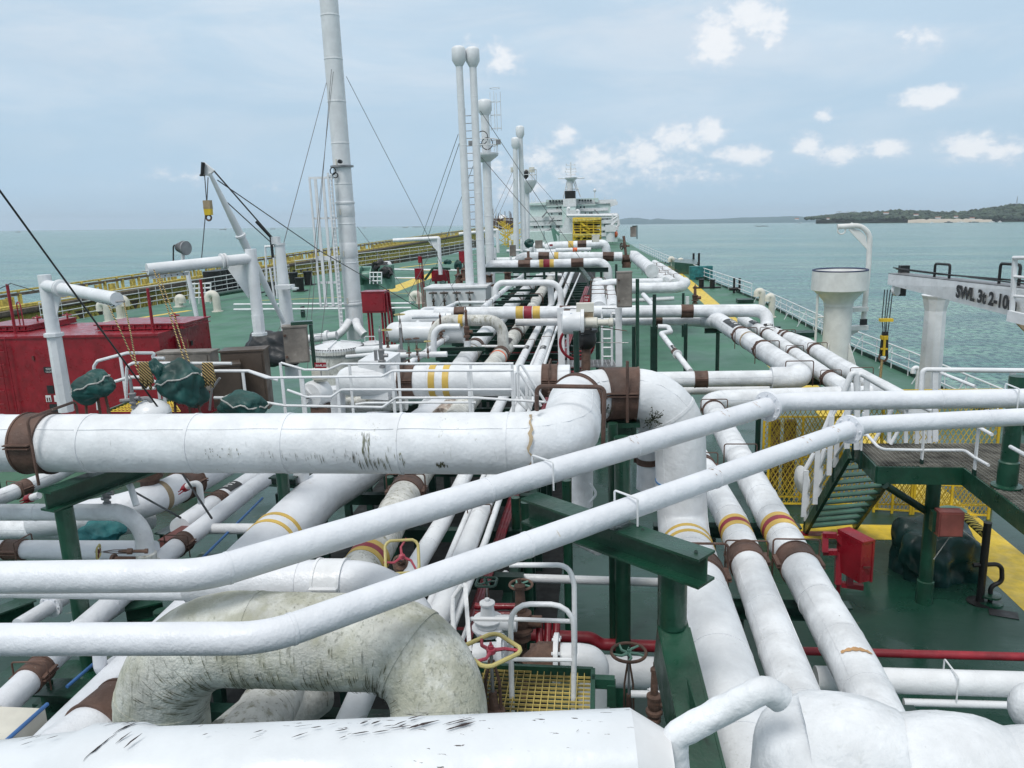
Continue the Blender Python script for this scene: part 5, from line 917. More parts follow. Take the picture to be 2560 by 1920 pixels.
# walkway rails (h crop)
def rail_px(label, lines, posts, y, r=.026, group=None, m=WHITE, cat='railing', ys=None):
    a = P(*posts[0][:3], y=y); t = thing('walkway_railing', label, cat, a, group)
    for ln in lines: MB().rods([P(c,u,v,y=y) for (c,u,v) in ln], r, 7, bend=.1).build('rail', m, t)
    for (c,u,v0,v1) in posts:
        pa, pb_ = P(c,u,v0,y=y), P(c,u+(v1-v0)*.03*0,v1,y=y); pa.x = pb_.x = (pa.x+pb_.x)/2; MB().bar(pa, pb_, .055, .03).build('post', m, t, smooth=False)
    return t
rail_px('nearer white walkway railing dipping in front of the domed header', [[('h',-60,790),('h',90,845),('h',1090,832),('h',1180,785),('i',150,780)],[('h',-60,1035),('h',250,1085),('h',1095,1100),('h',1210,1018),('h',1900,1018),('i',420,1055)],[('h',270,950),('h',440,1010),('h',650,1010),('h',740,948),('i',140,948)]],
  [('h',250,845,1330),('h',425,850,1330),('h',720,845,1330),('h',1195,785,1330),('h',1848,785,1330),('i',148,780,1330)], 14.2)
rail_px('farther white walkway railing behind the dipping one', [[('h',215,715),('h',420,775),('h',620,775),('h',740,725),('i',150,722)],[('h',860,1075),('h',950,1062),('h',1900,1058)]], [('h',228,715,1080),('h',405,775,1330),('h',832,725,1330),('h',1247,720,1330),('h',1868,722,1330),('i',150,722,1330)], 16.2)
rail_px('white stair handrails descending by the first elbow of the double bend', [[('i',190,1000),('i',190,740),('i',215,725),('i',430,1060)],[('i',165,1010),('i',165,800),('i',200,790),('i',390,1090)],[('i',200,950),('i',300,1110)],[('i',150,1010),('i',260,1115)]], [('i',195,740,1060),('i',265,880,1120),('i',295,850,1120)], 14.8)
rail_px('curved white railing around the platform between the tarpaulins', [[('g',850,775),('g',810,400),('g',840,355),('g',1100,285),('g',1360,285),('g',1290,330),('g',1420,330)],[('g',840,580),('g',1110,495),('g',1320,490)],[('g',1130,590),('g',1340,590)],[('g',1430,720),('g',1400,560),('g',1310,520)]], [('g',1065,300,680),('g',1370,520,680)], 15.5, .035)
rail_px('white railing in front of the brown cabinets', [[('g',1090,680),('g',1095,400),('g',1150,372),('g',2000,375)],[('g',1810,440),('g',2150,440),('g',2400,520)],[('g',1850,672),('g',1930,672)]], [('g',2110,445,670)], 15.0, .032)
# sloping platform hatch between rails
gp = thing('grating_platform', 'small yellow grating platform behind the thickest pipe at the left', 'platform', P('g',1200,760,z=4.3)); gm = MB(); A, B, C_, D_ = P('g',930,790,z=4.6), P('g',1560,790,z=4.6), P('g',1500,700,z=4.6), P('g',1150,700,z=4.6)
for k in range(19): f = k/18; gm.rod(A.lerp(B,f), D_.lerp(C_,f), .012, 4)
for k in range(8): f = k/7; gm.rod(A.lerp(D_,f), B.lerp(C_,f), .012, 4)
gm.build('grating', YEL, gp); mb = MB(); mb.bar(A,D_,.06,.12); mb.bar(D_,C_,.06,.12); mb.build('edge_frame', GREEN, gp, smooth=False)
pipe('round_top_pipe', 'white rounded pipe top with a small branch just above the thickest pipe', 'pipe', [P('g',1310,950,y=13.4), P('g',1310,800,y=13.4)], .36, WHITE, seg=28); MB()
tag(MB().lathe(P('g',1310,800,y=13.4), [(.36,0),(.33,.1),(.22,.2),(.08,.26),(0,.27)], 28).build('vent_dome', WHITE), 'domed white cap rising just above the thickest pipe at the left', 'cap')
relief_valve('small grey valve with a side pipe on the domed white cap', P('g',1160,760,y=13.2), .6, .05, GREY); pipe('thin_pipe', 'thin grey branch pipe from the domed white cap to the small grey valve', 'pipe', [P('g',1315,740,y=13.3), P('g',1295,672,y=13.3), P('g',1040,700,y=13.2)], .04, GREY, bend=.1, seg=8)
# ---------------------------------------------------------------- ladder frame with actuator valve (i crop)
t = thing('ladder_platform', 'white steel ladder platform frame straddling the actuator valve', 'ladder frame', P('i',800,740,y=27))
for (u, v0, v1) in [(568,240,738),(1062,240,745)]: a, b_ = P('i',u,v0,y=26), P('i',u,v1,y=26); a.x = b_.x; MB().bar(a, b_, .22, .16).build('column', WHITE, t, smooth=False)
for (x1, x2) in [(568,625),(920,1003)]:
    a, b_ = P('i',x1,270,y=26.2), P('i',x1,738,y=26.2); a.x = b_.x; c0, d0 = P('i',x2,270,y=26.2), P('i',x2,738,y=26.2); c0.x = d0.x; mb = MB().rod(a,b_,.04,6).rod(c0,d0,.04,6)
    for k in range(1, 6): f = k/6; mb.rod(a.lerp(b_,f), c0.lerp(d0,f), .03, 5)
    mb.build('ladder', WHITE, t)
MB().rods([P('i',556,290,y=26), P('i',580,240,y=27), P('i',720,240,y=27), P('i',700,290,y=26), P('i',560,290,y=25.9)], .05, 6).build('rail', WHITE, t); MB().rods([P('i',915,240,y=27), P('i',1050,240,y=27), P('i',1080,290,y=26), P('i',1000,290,y=26)], .05, 6).build('rail', WHITE, t)
t = thing('actuator_valve', 'white drum actuator on a rusty valve spindle inside the ladder frame', 'valve', P('i',775,740,y=25)); c0 = P('i',690,365,y=24.6)
MB().lathe(c0-V(.45,0,0), [(.3,0),(.38,.05),(.38,.6),(.46,.62),(.46,.72)], 24, axis=V(1,0,0)).build('drum', WHITE, t); MB().lathe(P('i',740,368,y=24.5), [(.17,0),(.17,.5),(.1,.52),(.1,.85),(.14,.87),(.14,1.0)], 16, axis=V(1,-.1,0)).build('gearbox', CREAM, t)
MB().box(P('i',770,255,y=24.6), (.55,.3,.42)).build('control_box', CREAM, t, smooth=False); MB().box(P('i',778,312,y=24.6), (.46,.3,.3)).build('adapter', TAN, t, smooth=False)
a = P('i',775,400,y=24.6); b_ = P('i',775,520,y=24.6); MB().rod(a,b_,.2,12).build('yoke', BGREY, t); MB().lathe(P('i',778,590,y=24.6), [(.2,0),(.3,.1),(.34,.3),(.3,.5),(.38,.52),(.38,.62)], 16).build('valve_neck', BLACK, t); MB().rod(P('i',778,590,y=24.6), P('i',775,800,y=24.6), .15, 12).build('stem_pipe', RUST, t)
MB().ring(P('i',700,545,y=25), .55, .05, V(0,1,.1), 28, 6).build('handwheel', RED, t)
MB().rods([P('i',610,340,y=24.4), P('i',640,290,y=24.4), P('i',740,300,y=24.4)], .02, 5).rods([P('i',612,350,y=24.4), P('i',680,470,y=24.4)], .02, 5).build('cable', BLUE, t)
for (u0,v0,u1,v1,lab) in [(820,395,1130,440,'thin brown cable sagging right from the white actuator'),(820,540,1145,542,'thin grey wire stretched right of the rusty valve neck')]: tag(MB().rod(P('i',u0,v0,y=24.6), P('i',u1,v1,y=24.6), .014, 5).build('cable', RUST if v0 < 500 else GREY), lab, 'cable')
column('support_column', 'dark green angle post in front of the actuator valve', P('i',692,440,y=23.5), .09, 3.0, DGREEN, False)
t = thing('grating_platform', 'dark grey grating landing inside the ladder frame', 'platform', P('i',900,745,z=3.6)); mb = MB(); A,B,C_,D_ = [P('i',u,v,z=3.7) for (u,v) in ((580,750),(1040,750),(1010,690),(600,700))]
for k in range(13): f = k/12; mb.bar(A.lerp(B,f), D_.lerp(C_,f), .03, .05)
for k in range(9): f = k/8; mb.bar(A.lerp(D_,f), B.lerp(C_,f), .03, .05)
mb.build('grating', GREY, t, smooth=False)
# cabinets on green brackets
def cabinet(label, c, w, h, d, m=BGREY, rz=0, legs=None, name='cabinet', latch=True, frame=None):
    t = thing(name, label, 'cabinet', c-V(0,0,h/2)); R = Matrix.Rotation(rz,3,'Z'); MB().box(c, (w,d,h), None, rz).box(c+V(0,0,h/2+.02), (w*1.06,d*1.08,.04), None, rz).build('body', m, t, smooth=False)
    MB().box(c+R@V(0,-d/2-.012,0), (w*.9,.024,h*.92), None, rz).build('door', m, t, smooth=False)
    if latch:
        for s_ in (-.3,.3): MB().box(c+R@V(-w*.42,-d/2-.04,h*s_), (w*.07+.02,.04,h*.04+.02), None, rz).build('latch', RUST, t, smooth=False)
    if frame: 
        mb = MB(); mb.box(c+R@V(w*.66,.05,-.1*h), (w*.16,d*.5,h*1.25), None, rz); mb.box(c+R@V(w*.3,.05,h*.5+.08), (w*.9,d*.6,.08), None, rz); mb.build('frame', frame, t, smooth=False)
    if legs: MB().rod(c-V(0,0,h/2), c-V(0,0,h/2+legs), .05, 8).build('leg', GREEN, t)
    return t
cabinet('weathered grey steel cabinet on a green bracket left of the small red sign', P('h',350,555,y=18.2), .58, .88, .42, BGREY, .35, None, frame=GREEN)
cabinet('tall weathered grey cabinet on a green post above the ladder frame', P('i',1108,85,y=25.5), .47, 1.12, .3, BGREY, .1, frame=None)
column('support_post', 'dark green post beside the tall weathered cabinet', P('i',1222,-10,y=25.5), .06, 3.2, GREEN, False)
cabinet('small grey control cabinet on a dark frame against the sea, right of the far valve', P('d',287,622,y=70), .5, .85, .4, BGREY, 0, None, frame=DGREEN)
cabinet('small grey cabinet on the far pipes below the superstructure, left one', P('c',1200,730,y=61), .56, .56, .4, BGREY); cabinet('small grey cabinet under the far twin masts beside a green tarpaulin', P('c',975,785,y=70), .53, .95, .4, BGREY); cabinet('white electrical cabinet seen against the yellow tower', P('c',1690,678,y=86), .8, .75, .4, CREAM)
cabinet('brown steel cabinet behind the rope coils, left and nearest of the pair', P('g',1960,560,y=15.8), .62, .9, .5, DBROWN, .5); cabinet('large brown steel cabinet cut by the dipping rail, right of the pair', P('g',2140,510,y=16.5), .95, 1.35, .5, DBROWN, .2, None); cabinet('grey brown low cabinet behind the large green tarpaulin bundle', P('g',1640,440,y=16.8), 1.3, .9, .4, BGREY, 0)
mA, mB = P('k',1425,665,z=3.75), P('k',1690,505,z=3.75); t = thing('cabinet', 'long maroon brown box beside the elbow pipe at the lower left', 'cabinet', mA); MB().bar(mA-V(0,0,.17), mB-V(0,0,.17), .27, .34).build('body', MAROON, t, smooth=False); MB().bar(mA+V(0,-.02,.012), mB+V(0,.02,.012), .3, .02).build('lid', MAROON, t, smooth=False); md = (mB-mA).normalized(); mn = V(md.y,-md.x,0); mc = mA.lerp(mB,.62)+mn*.142-V(0,0,.12); MB().bar(mc-md*.07, mc+md*.07, .006, .15).build('label_plate', PAPER, t, smooth=False)
t = thing('gas_sign', 'small red sign with white lettering in front of the domed header', 'sign', P('h',557,900,y=17)); c0 = P('h',557,738,y=17); MB().box(c0, (.28,.015,.135)).build('sign_board', RED, t, smooth=False); MB().rod(c0-V(0,0,.07), c0-V(0,0,.3), .015, 6).build('post', GREY, t); text_mesh('3VrFL101','lettering', PAPER, t, c0+V(-.118,-.012,-.028), V(1,0,0), V(0,0,1), .072, .001, .001)
if 1: t = thing('gas_sign', 'small red sign left of the two banded pipes beyond the ladder frame', 'sign', P('c',1612,1270,y=34)); c0 = P('c',1612,1210,y=34); MB().box(c0, (.27,.02,.43)).build('sign_board', RED, t, smooth=False); text_mesh('3VH\n103\n01','lettering', PAPER, t, c0+V(-.11,-.015,.08), V(1,0,0), V(0,0,1), .12, .001)
for (u,v,y_,lab) in [(1305,736,74,'tiny red sign on top of the far pipe below the superstructure'),(1058,840,74,'tiny red sign at the left end of the far crossing pipe')]: tag(MB().box(P('c',u,v,y=y_), (.32,.06,.18)).build('gas_sign', RED, smooth=False), lab, 'sign')
t = thing('valve_actuator', 'white ribbed round actuator head just left of the domed header', 'actuator', P('h',560,1110,y=17.6)); c0 = P('h',545,985,y=17.6); MB().lathe(c0+V(0,.3,0), [(.26,0),(.33,.06),(.34,.4),(.29,.5),(.06,.54)], 20, axis=V(-.3,-1,0)).build('cover', WHITE, t); mb = MB()
for k in range(4): a = .78+k*1.57; mb.bar(c0+V(-.08,-.23,0)+V(math.cos(a)*.05,0,math.sin(a)*.05), c0+V(-.08,-.18,0)+V(math.cos(a)*.28,0,math.sin(a)*.28), .04, .04)
mb.build('cover_rib', WHITE, t, smooth=False); MB().lathe(P('h',560,870,y=17.6), [(.16,0),(.16,.05),(.2,.06),(.2,.3),(.12,.32)], 16).build('indicator', CREAM, t); MB().box(P('h',560,1120,y=17.6), (.4,.3,.3)).build('base', RUST, t, smooth=False); MB().lathe(c0+V(-.17,-.27,0), [(.05,0),(.05,.05)], 10, axis=V(-.3,-1,0)).build('cap', BLACK, t)
# tarpaulin bundles
def tarp(label, c, r, m=TARP, seed=1, rope=True, squash=1, name='tarpaulin_bundle', rx=0, legs=None, boxy=0):
    t = thing(name, label, 'tarpaulin', c-V(0,0,r[2])); mb = MB().ico((0,0,0), (1,1,1), 5, None, 0, 1, 0); rn = seed*3.1
    for i, v in enumerate(mb.v):
        d = v.normalized(); az_ = math.atan2(d.y, d.x); hz_ = 1-abs(d.z); w = .42*noise.noise(d*1.3+V(rn,0,0))+hz_*(.11*abs(math.sin(az_*4+rn+1.6*noise.noise(d*2+V(rn,1,2))))+.05*math.sin(az_*11+rn*2+3*noise.noise(d*1.5+V(0,rn,0))))-.10*abs(noise.noise(V(d.x*2+d.z*3+rn, d.y*2, d.z)))
        if boxy: w += boxy*(1/max(abs(d.x), abs(d.y), abs(d.z))**.8-1)
        q = d*(1+w); q = V(q.x*r[0], q.y*r[1], q.z*r[2]*(1.0 if q.z > 0 else 1.1)); mb.v[i] = c+Matrix.Rotation(rx,3,'Y')@q
    mb.build('cover', m, t)
    if rope:
        pts = []; 
        for k in range(25):
            a = k/24*2*math.pi; d = V(math.cos(a), math.sin(a), .35*math.sin(a+seed)+.25).normalized(); best = max(mb.v[::7], key=lambda q: (q-c).normalized().dot(d)); pts.append(best+(best-c).normalized()*.015)
        MB().tube(pts, .016, 6).build('rope_lashing', ROPE, t)
    if legs: 
        b2 = MB()
        for dx in (-.5,.1,.5): b2.rod(c+V(dx*r[0],0,-r[2]*.6), c+V(dx*r[0]*1.2,0,-r[2]-legs), .03, 6)
        b2.build('leg', RUST, t)
    return t
tarp('dark green tarpaulin bundle tied with white rope, left one above the thickest pipe', P('g',810,570,y=14), (.43,.3,.29), seed=1, rx=-.3, legs=.4)
tarp('largest dark green tarpaulin bundle between the two coils of striped rope', P('g',1590,550,y=14.2), (.46,.36,.40), seed=2, rx=.6, legs=.3)
tarp('green tarpaulin horn sticking up left of the largest bundle', P('g',1355,420,y=14), (.12,.12,.2), seed=4, rope=False, rx=-.35)
tarp('green tarpaulin bundle beneath the dipping rail, right one', P('g',2090,730,y=13.6), (.4,.3,.26), seed=5)
tarp('teal cloth bag lying between grey pipes at the left', P('k',880,590,y=12.9), (.42,.3,.24), TEALB, 6, rope=False, name='cloth_bag')
for (u,v,y_,r_,lab) in [(500,905,74,(.33,.3,.45),'dark green tarpaulin cover left of the twin masts'),(770,860,80,(.5,.4,.55),'dark green tarpaulin cover just right of the twin masts'),(1125,722,96,(.62,.4,.55),'dark green tarpaulin cover at the foot of the far masts'),(410,880,96,(.45,.3,.3),'teal tarpaulin cover on deck near the pier'),(370,1062,62,(.26,.2,.18),'green tarpaulin on the pipe behind the white vent box')]: tarp(lab, P('c',u,v,y=y_), r_, seed=u%9, rope=False)
t = tarp('dark green tarpaulin over a pump under the walkway platform', P('r',885,505,y=20.6), (1.0,.75,1.08), mat('dark_tarpaulin', (.005,.038,.034), .38, var=.25, bump=.7, bscale=5), 8, rope=False, rx=.12, boxy=.3)
c0 = P('r',960,660,y=21.3); MB().box(V(c0.x,c0.y,.4), (1.3,.8,.6)).box(V(c0.x,c0.y,.1), (1.7,1.0,.2)).build('pump_base', BLACK, t, smooth=False); MB().lathe(P('r',1010,250,y=21.3), [(.32,-.2),(.34,-.16),(.34,0),(.2,.05),(0,.06)], 24).build('pump_top', LGREEN, t)
tarp('black tarpaulin heap beside the weathered cabinet bracket', P('h',140,590,y=30), (1.1,.8,.8), mat('black_tarpaulin', (.02,.022,.025), .5, bump=1, bscale=10), 3, rope=False)
# rope coils
def rope_coil(label, top, w, h):
    t = thing('rope_coil', label, 'rope', top-V(0,0,h)); mb = MB(); 
    for k in range(9): x_ = (k/8-.5)*w; hh = h*(.82+.18*math.sin(k*2.3)); mb.tube(fillet([top+V(x_-.01,.04,-hh), top+V(x_*.8,0,0), top+V(x_*.8+.03,-.05,-.0), top+V(x_+.03,-.07,-hh*.97), top+V(x_,.0,-hh)], .04, 4), .018, 7)
    mb.build('coil', TIGER, t); return t
rope_coil('black and yellow rope coil hung left of the largest tarpaulin', P('g',1245,365,y=14.6), .26, .58); rope_coil('black and yellow rope coil hung right of the largest tarpaulin', P('g',1790,370,y=14.3), .24, .5)
for (c,u0,v0,u1,v1,lab) in [('a',905,1190,1200,1840,'leftmost black and yellow rope falling from the left davit'),('a',1065,1200,1180,1790,'second black and yellow rope falling from the left davit'),('a',1330,950,1620,1820,'left black and yellow rope falling from the larger davit'),('a',1370,980,1650,1790,'right black and yellow rope falling from the larger davit')]:
    tag(MB().tube([P(c,u0,v0,y=17.5), P(c,(u0+u1)/2+6,(v0+v1)/2-4,y=16), P(c,u1,v1,y=14.7)], .015, 6).build('davit_rope', TIGER), lab, 'rope')
# ================================================================ LEFT SIDE
# red deckhouse: facade runs roughly parallel to the view
dh = thing('red_deckhouse', 'dark red steel deckhouse with hatches on its flat roof at the left edge', 'deckhouse', P('g',900,780,y=20))
zr = 5.0; ZB = 2.2
cA = P('g',1365,118,z=zr); cB = P('g',1800,0,z=zr); 
fy = cA.y; L0_ = V(cA.x-14, fy, zr); 
# front wall, side wall going aft
cBv = V(cA.x + (cB.x-cA.x), cB.y, zr)
poly = [V(L0_.x,fy,0), V(cA.x,fy,0), V(cBv.x,cBv.y,0), V(L0_.x,cBv.y,0)]
MB().prism(poly, V(0,0,zr), RED).build('body', None, dh, smooth=False)
mb = MB()
for (u0,v0,u1,v1) in [(820,85,1500,60)]:
    pass
def hatch(cpx, w, d, zt_=zr):
    m_ = MB(); c0 = P(*cpx, z=zt_+.15); m_.box(c0, (w,d,.22)); m_.box(c0+V(0,0,.15), (w*1.06,d*1.05,.06)); m_.box(c0-V(0,0,.08), (w*1.05,d*1.04,.04))
    for k in range(8): m_.box(c0+V((k/7-.5)*w*.9,-d/2-.03,0), (.06,.06,.2))
    m_.build('hatch', RED, dh, smooth=False); MB().lathe(c0+V(w*.2,d*.2,.18), [(.05,0),(.05,.25),(.02,.3)], 8).ring(c0+V(w*.2,d*.2,.35), .22, .03, V(0,0,1), 16, 5).build('hatch_wheel', RED, dh)
hatch(('a',190,1430), 2.7, 2.6); hatch(('a',1330,1415), 4.6, 2.5); hatch(('a',540,1400), .7, 1.3)
t_ = MB().box(V(L0_.x+7, fy-.02, 4.93), (14,.06,.1)); t_.build('eaves_trim', RED, dh, smooth=False)
def on_front(u, v): return P('g',u,v,y=fy-.03)
def panel(name, u0,v0,u1,v1, m, th=.03, parent=dh): a, b_ = on_front(u0,v0), on_front(u1,v1); return MB().box(V((a.x+b_.x)/2, fy-th/2-.005, (a.z+b_.z)/2), (abs(b_.x-a.x), th, abs(a.z-b_.z))).build(name, m, parent, smooth=False)
dr_ = panel('door', 262,250,560,790, RED, .05); panel('sign_plate', 380,405,470,452, LABELB, .08); panel('sign_plate', 408,565,475,632, LABELB, .08); panel('sign_plate', 398,650,452,705, PAPER, .08); panel('sign_plate', 470,650,520,705, PAPER, .08); panel('sign_plate', 430,725,520,790, LABELB, .08)
a = on_front(405,428); text_mesh('KEEP','lettering', PAPER, dh, V(a.x,fy-.1,a.z), V(1,0,0), V(0,0,1), .13, .001); text_mesh('CLOSED','lettering', PAPER, dh, V(a.x-.03,fy-.1,a.z-.14), V(1,0,0), V(0,0,1), .13, .001)
for (u0, m_) in ((410,MAROON),(430,MAROON)): panel('pictogram', u0,668,u0+14,700, m_, .1)
panel('handle', 283,310,305,345, MAROON, .12)
lt_ = MB(); 
for x_ in (-10,60):
    a, b_ = on_front(x_,150), on_front(x_,790); lt_.rod(V(a.x,fy-.2,a.z), V(a.x,fy-.2,b_.z), .03, 6)
for v in range(160, 800, 112): a, b_ = on_front(-10,v), on_front(62,v); lt_.rod(V(a.x-1,fy-.2,a.z), V(b_.x,fy-.2,a.z), .025, 6)
lt_.build('ladder', RED, dh)
for (u, v0, v1, c, lab) in [(115,1070,1500,'a','red roof post at the far left of the deckhouse roof'),(1305,1105,1480,'a','red roof post in the middle of the deckhouse roof'),(1755,1030,1385,'a','red roof post at the right corner of the deckhouse roof')]:
    a, b_ = P(c,u+20,v1,z=zr), P(c,u,v0,y=P(c,u,v1,z=zr).y); b_ = V(a.x,a.y,b_.z); tag(MB().rod(a,b_,.075,10).build('roof_post', RED), lab, 'post')
a = P('a',215,1480,z=zr); tag(MB().rods([a, a+V(0,0,1.5), a+V(-.45,.3,1.5), a+V(-.45,.3,0)], .035, 6, bend=.22).build('grab_hoop', RED), 'red hoop handrail on the deckhouse roof beside the left hatch', 'handrail')
# side wall details
MB().box(P('g',1590,200,y=fy+1.6), (.08,.5,.6)).build('side_panel', RED, dh, smooth=False)
sw = (cBv-V(cA.x,fy,zr)); sw.z = 0; swn = sw.normalized(); nrm = V(swn.y,-swn.x,0)
def on_side(u, v):
    d = ray_px(CR['g'][0]+u/3.456, CR['g'][1]+v/3.456); O = V(0,0,H); A0 = V(cA.x,fy,0); tt = (A0-O).dot(nrm)/d.dot(nrm); return O+d*tt
for (u,v,w,h,m_,nm) in [(1570,235,1.1,1.3,RED,'door'),(1600,205,.28,.42,PYEL,'sign_plate'),(1648,198,.16,.25,LABELB,'sign_plate'),(1600,200,.12,.2,LABELB,'pictogram')]:
    c0 = on_side(u,v)+nrm*(.03 if nm == 'door' else .07 if m_ != LABELB or u > 1610 else .09); MB().bar(c0-swn*w/2, c0+swn*w/2, .03, h).build(nm, m_, dh, smooth=False)
# davits
def davit(label, base, arm, gusset, y, r, low_r, m=WHITE, plate=None):
    t = thing('davit', label, 'davit', P(*base[0],y=y)); c0, c1_ = P(*base[0],y=y), P(*base[1],y=y); c0.x = (c0.x+c1_.x)/2; c1_.x = c0.x
    jn = P(*base[2],y=y); jn.x = c0.x; R = Matrix.Identity(3); 
    MB().lathe(c0, [(low_r,0),(low_r*.93,jn.z-c0.z),(low_r*1.25,jn.z-c0.z+.02),(low_r*1.25,jn.z-c0.z+.1)], 8).build('pedestal', m, t); MB().lathe(jn+V(0,0,.1), [(r*1.1,0),(r*1.05,c1_.z-jn.z-.1),(r*1.05,c1_.z-jn.z+r)], 20).build('post', m, t)
    a = P(*arm[0],y=y); b_ = P(*arm[1][:3],y=y+arm[1][3]); a.x = c1_.x if abs(a.x-c1_.x) < .6 else a.x; mb = MB().rod(a, b_, r, 22); mb.build('arm', m, t)
    k = P(*arm[2],y=y+arm[1][3]*.25); d = (b_-a).normalized(); k = a+d*((k-a).dot(d)); MB().lathe(k-d*.07, [(r*1.15,0),(r*1.45,.0),(r*1.45,.05),(r*1.15,.06),(r*1.15,.1),(r*1.45,.1),(r*1.45,.15),(r*1.15,.16)], 20, axis=d).build('flange', CLEARW, t)
    g_ = [P(*q, y=y) for q in gusset]; MB().prism([q-V(0,.015,0) for q in g_], V(0,.03,0)).build('gusset', m, t, smooth=False)
    if plate: 
        p_ = [P(*q[:3], y=y+q[3]) for q in plate]; MB().prism(p_, V(0,.025,0)).build('hanger_plate', m, t, smooth=False)
        mb = MB(); 
        for k_ in range(6): c0 = p_[0].lerp(p_[1], (k_+.7)/6.4)+(p_[3]-p_[0])*.5; mb.rod(c0-V(0,.02,0), c0-V(0,.03,0), .018, 8)
        mb.build('plate_hole', BLACK, t)
    MB().rod(b_+d*.02-V(.15,0,.05), b_+d*.02+V(.15,0,-.05), .02, 6).build('end_pin', GREY, t)
    return t
davit('white davit with a tapered gusset, its arm reaching right over the red deckhouse', [('g',565,790),('a',405,1080),('a',475,1530)], [('a',385,1085),('a',1010,1200,-2.0),('a',520,1095)], [('a',392,1110),('a',530,1150),('a',480,1415),('a',420,1440)], 16.5, .135, .17, plate=[('a',815,1195,-1.4),('a',1010,1245,-2),('a',1000,1270,-2),('a',820,1225,-1.4)])
davit('larger white davit with a triangular gusset, its long arm reaching left above the deckhouse', [('h',20,300),('a',2165,845),('a',2190,1520)], [('a',2175,850),('a',1270,945,-2.2),('a',1920,870)], [('a',2150,890),('a',1950,915),('a',2150,1195)], 23, .165, .2, plate=[('a',1630,965,-1.3),('a',1290,1000,-2.1),('a',1300,1030,-2.1),('a',1620,995,-1.3)])
def mid_davit(label, foot, corner, tip, y, r):
    t = thing('davit', label, 'davit', P(*foot,y=y)); f_, c_, p_ = P(*foot,y=y), P(*corner,y=y), P(*tip,y=y); f_.x = c_.x; MB().rods([f_, c_, p_], r, 16, bend=r*.5).build('post_and_arm', WHITE, t); d = (p_-c_)*.28; MB().prism([c_, c_+d, c_-V(0,0,(c_.z-f_.z)*.42)], V(0,.05,0)).build('gusset', WHITE, t, smooth=False); return t
mid_davit('white davit with its arm over the far deck, left of the twin vent masts', ('b',1600,990), ('b',1578,675), ('b',1185,695), 66, .17)
mid_davit('farthest white davit crossing behind the twin vent masts', ('c',865,800), ('c',840,605), ('c',510,640), 105, .22)
# searchlight on post
t = thing('searchlight', 'grey searchlight on a white post rising from the deckhouse roof', 'searchlight', P('a',1640,1350,y=30)); a = P('a',1640,1350,y=30); b_ = P('a',1600,880,y=30); a.x = b_.x+.2; MB().rod(a, b_, .09, 14).build('post', WHITE, t); MB().rod(P('a',1580,865,y=28.6), P('a',1580,780,y=28.6), .07, 10).build('bracket', WHITE, t)
c0 = P('a',1600,765,y=28.5); MB().lathe(c0+V(-.36,.1,.04), [(.06,0),(.11,.05),(.12,.2),(.2,.28),(.27,.4),(.27,.46)], 20, axis=V(.9,-.3,-.05)).build('lamp_body', GREY, t); mb = MB()
for k in range(6): mb.lathe(c0+V(-.34+.06*k,.09-.02*k,.042-.003*k), [(.16+.022*k,0),(.16+.022*k,.015)], 16, axis=V(.9,-.3,.1))
mb.build('cooling_fin', GREY, t); MB().rods([P('a',1497,885,y=28.5), P('a',1497,740,y=28.5), P('a',1530,735,y=28.5)], .03, 5).build('cable', BLACK, t)
# derrick crane
t = thing('derrick_crane', 'white derrick post and slanted boom with a hanging hook block, left of the tallest mast', 'crane', P('b',270,1440,y=30)); pf_ = P('b',262,1435,y=31); pt_ = P('b',215,735,y=31); pf_.x = (pf_.x+pt_.x)/2; pt_.x = pf_.x
MB().lathe(pf_, [(.29,-2.2),(.28,0),(.2,pt_.z-pf_.z),(.24,pt_.z-pf_.z),(.24,pt_.z-pf_.z+.08)], 24).build('post', STACKW, t); bo, bt = P('b',240,1405,y=30.2), P('a',1810,110,y=27.5); mb = MB(); n_ = 10; mb.tube([bo.lerp(bt,k/n_) for k in range(n_+1)], [.06+.09*math.sin(math.pi*min(1,max(.1,k/n_))) for k in range(n_+1)], 16); mb.lathe(bo.lerp(bt,.60), [(.15,0),(.2,.02),(.2,.1),(.15,.12)], 16, axis=bt-bo); mb.build('boom', STACKW, t)
hd = [P('a',u,v,y=27.5) for (u,v) in ((1755,15),(1850,90),(1800,140),(1760,130))]; MB().prism(hd, V(0,.1,0)).build('boom_head', CLEARW, t, smooth=False); MB().rod(P('a',1755,20,y=27.4), P('a',1748,130,y=27.4), .07, 8).build('sheave', BLACK, t)
MB().rod(P('a',1750,130,y=27.4)+V(-.1,0,0), P('a',1770,132,y=27.4), .04, 6).build('pin', BLACK, t); MB().box(pt_+V(-.1,-.1,.2), (.28,.28,.3)).build('post_head', STACKW, t, smooth=False); MB().rod(pt_+V(-.3,-.1,.3), pt_+V(-.3,-.1,-.5), .06, 8).build('sheave', BLACK, t); c0 = P('b',250,1095,y=30.4); MB().box(c0, (.66,.5,.16)).box(c0+V(.35,0,-.08), (.35,.3,.07)).build('band_bracket', STACKW, t, smooth=False)
t = thing('hook_block', 'yellow rusty hook block hanging from the derrick boom tip', 'hook block', P('a',1798,520,y=27.4)); MB().box(P('a',1795,385,y=27.4), (.26,.2,.3), TAN).box(P('a',1800,440,y=27.4), (.24,.18,.3), YEL, taper=1.1).build('block', None, t, smooth=False); MB().ring(P('a',1803,498,y=27.4), .1, .035, V(0,1,0), 14, 6).build('hook', RUST, t)
def wire(label, *pts, r=.018, m=WIRE, name='guy_wire'): tag(MB().tube([P(*q[:3], y=q[3]) for q in pts], r, 5).build(name, m), label, 'wire')
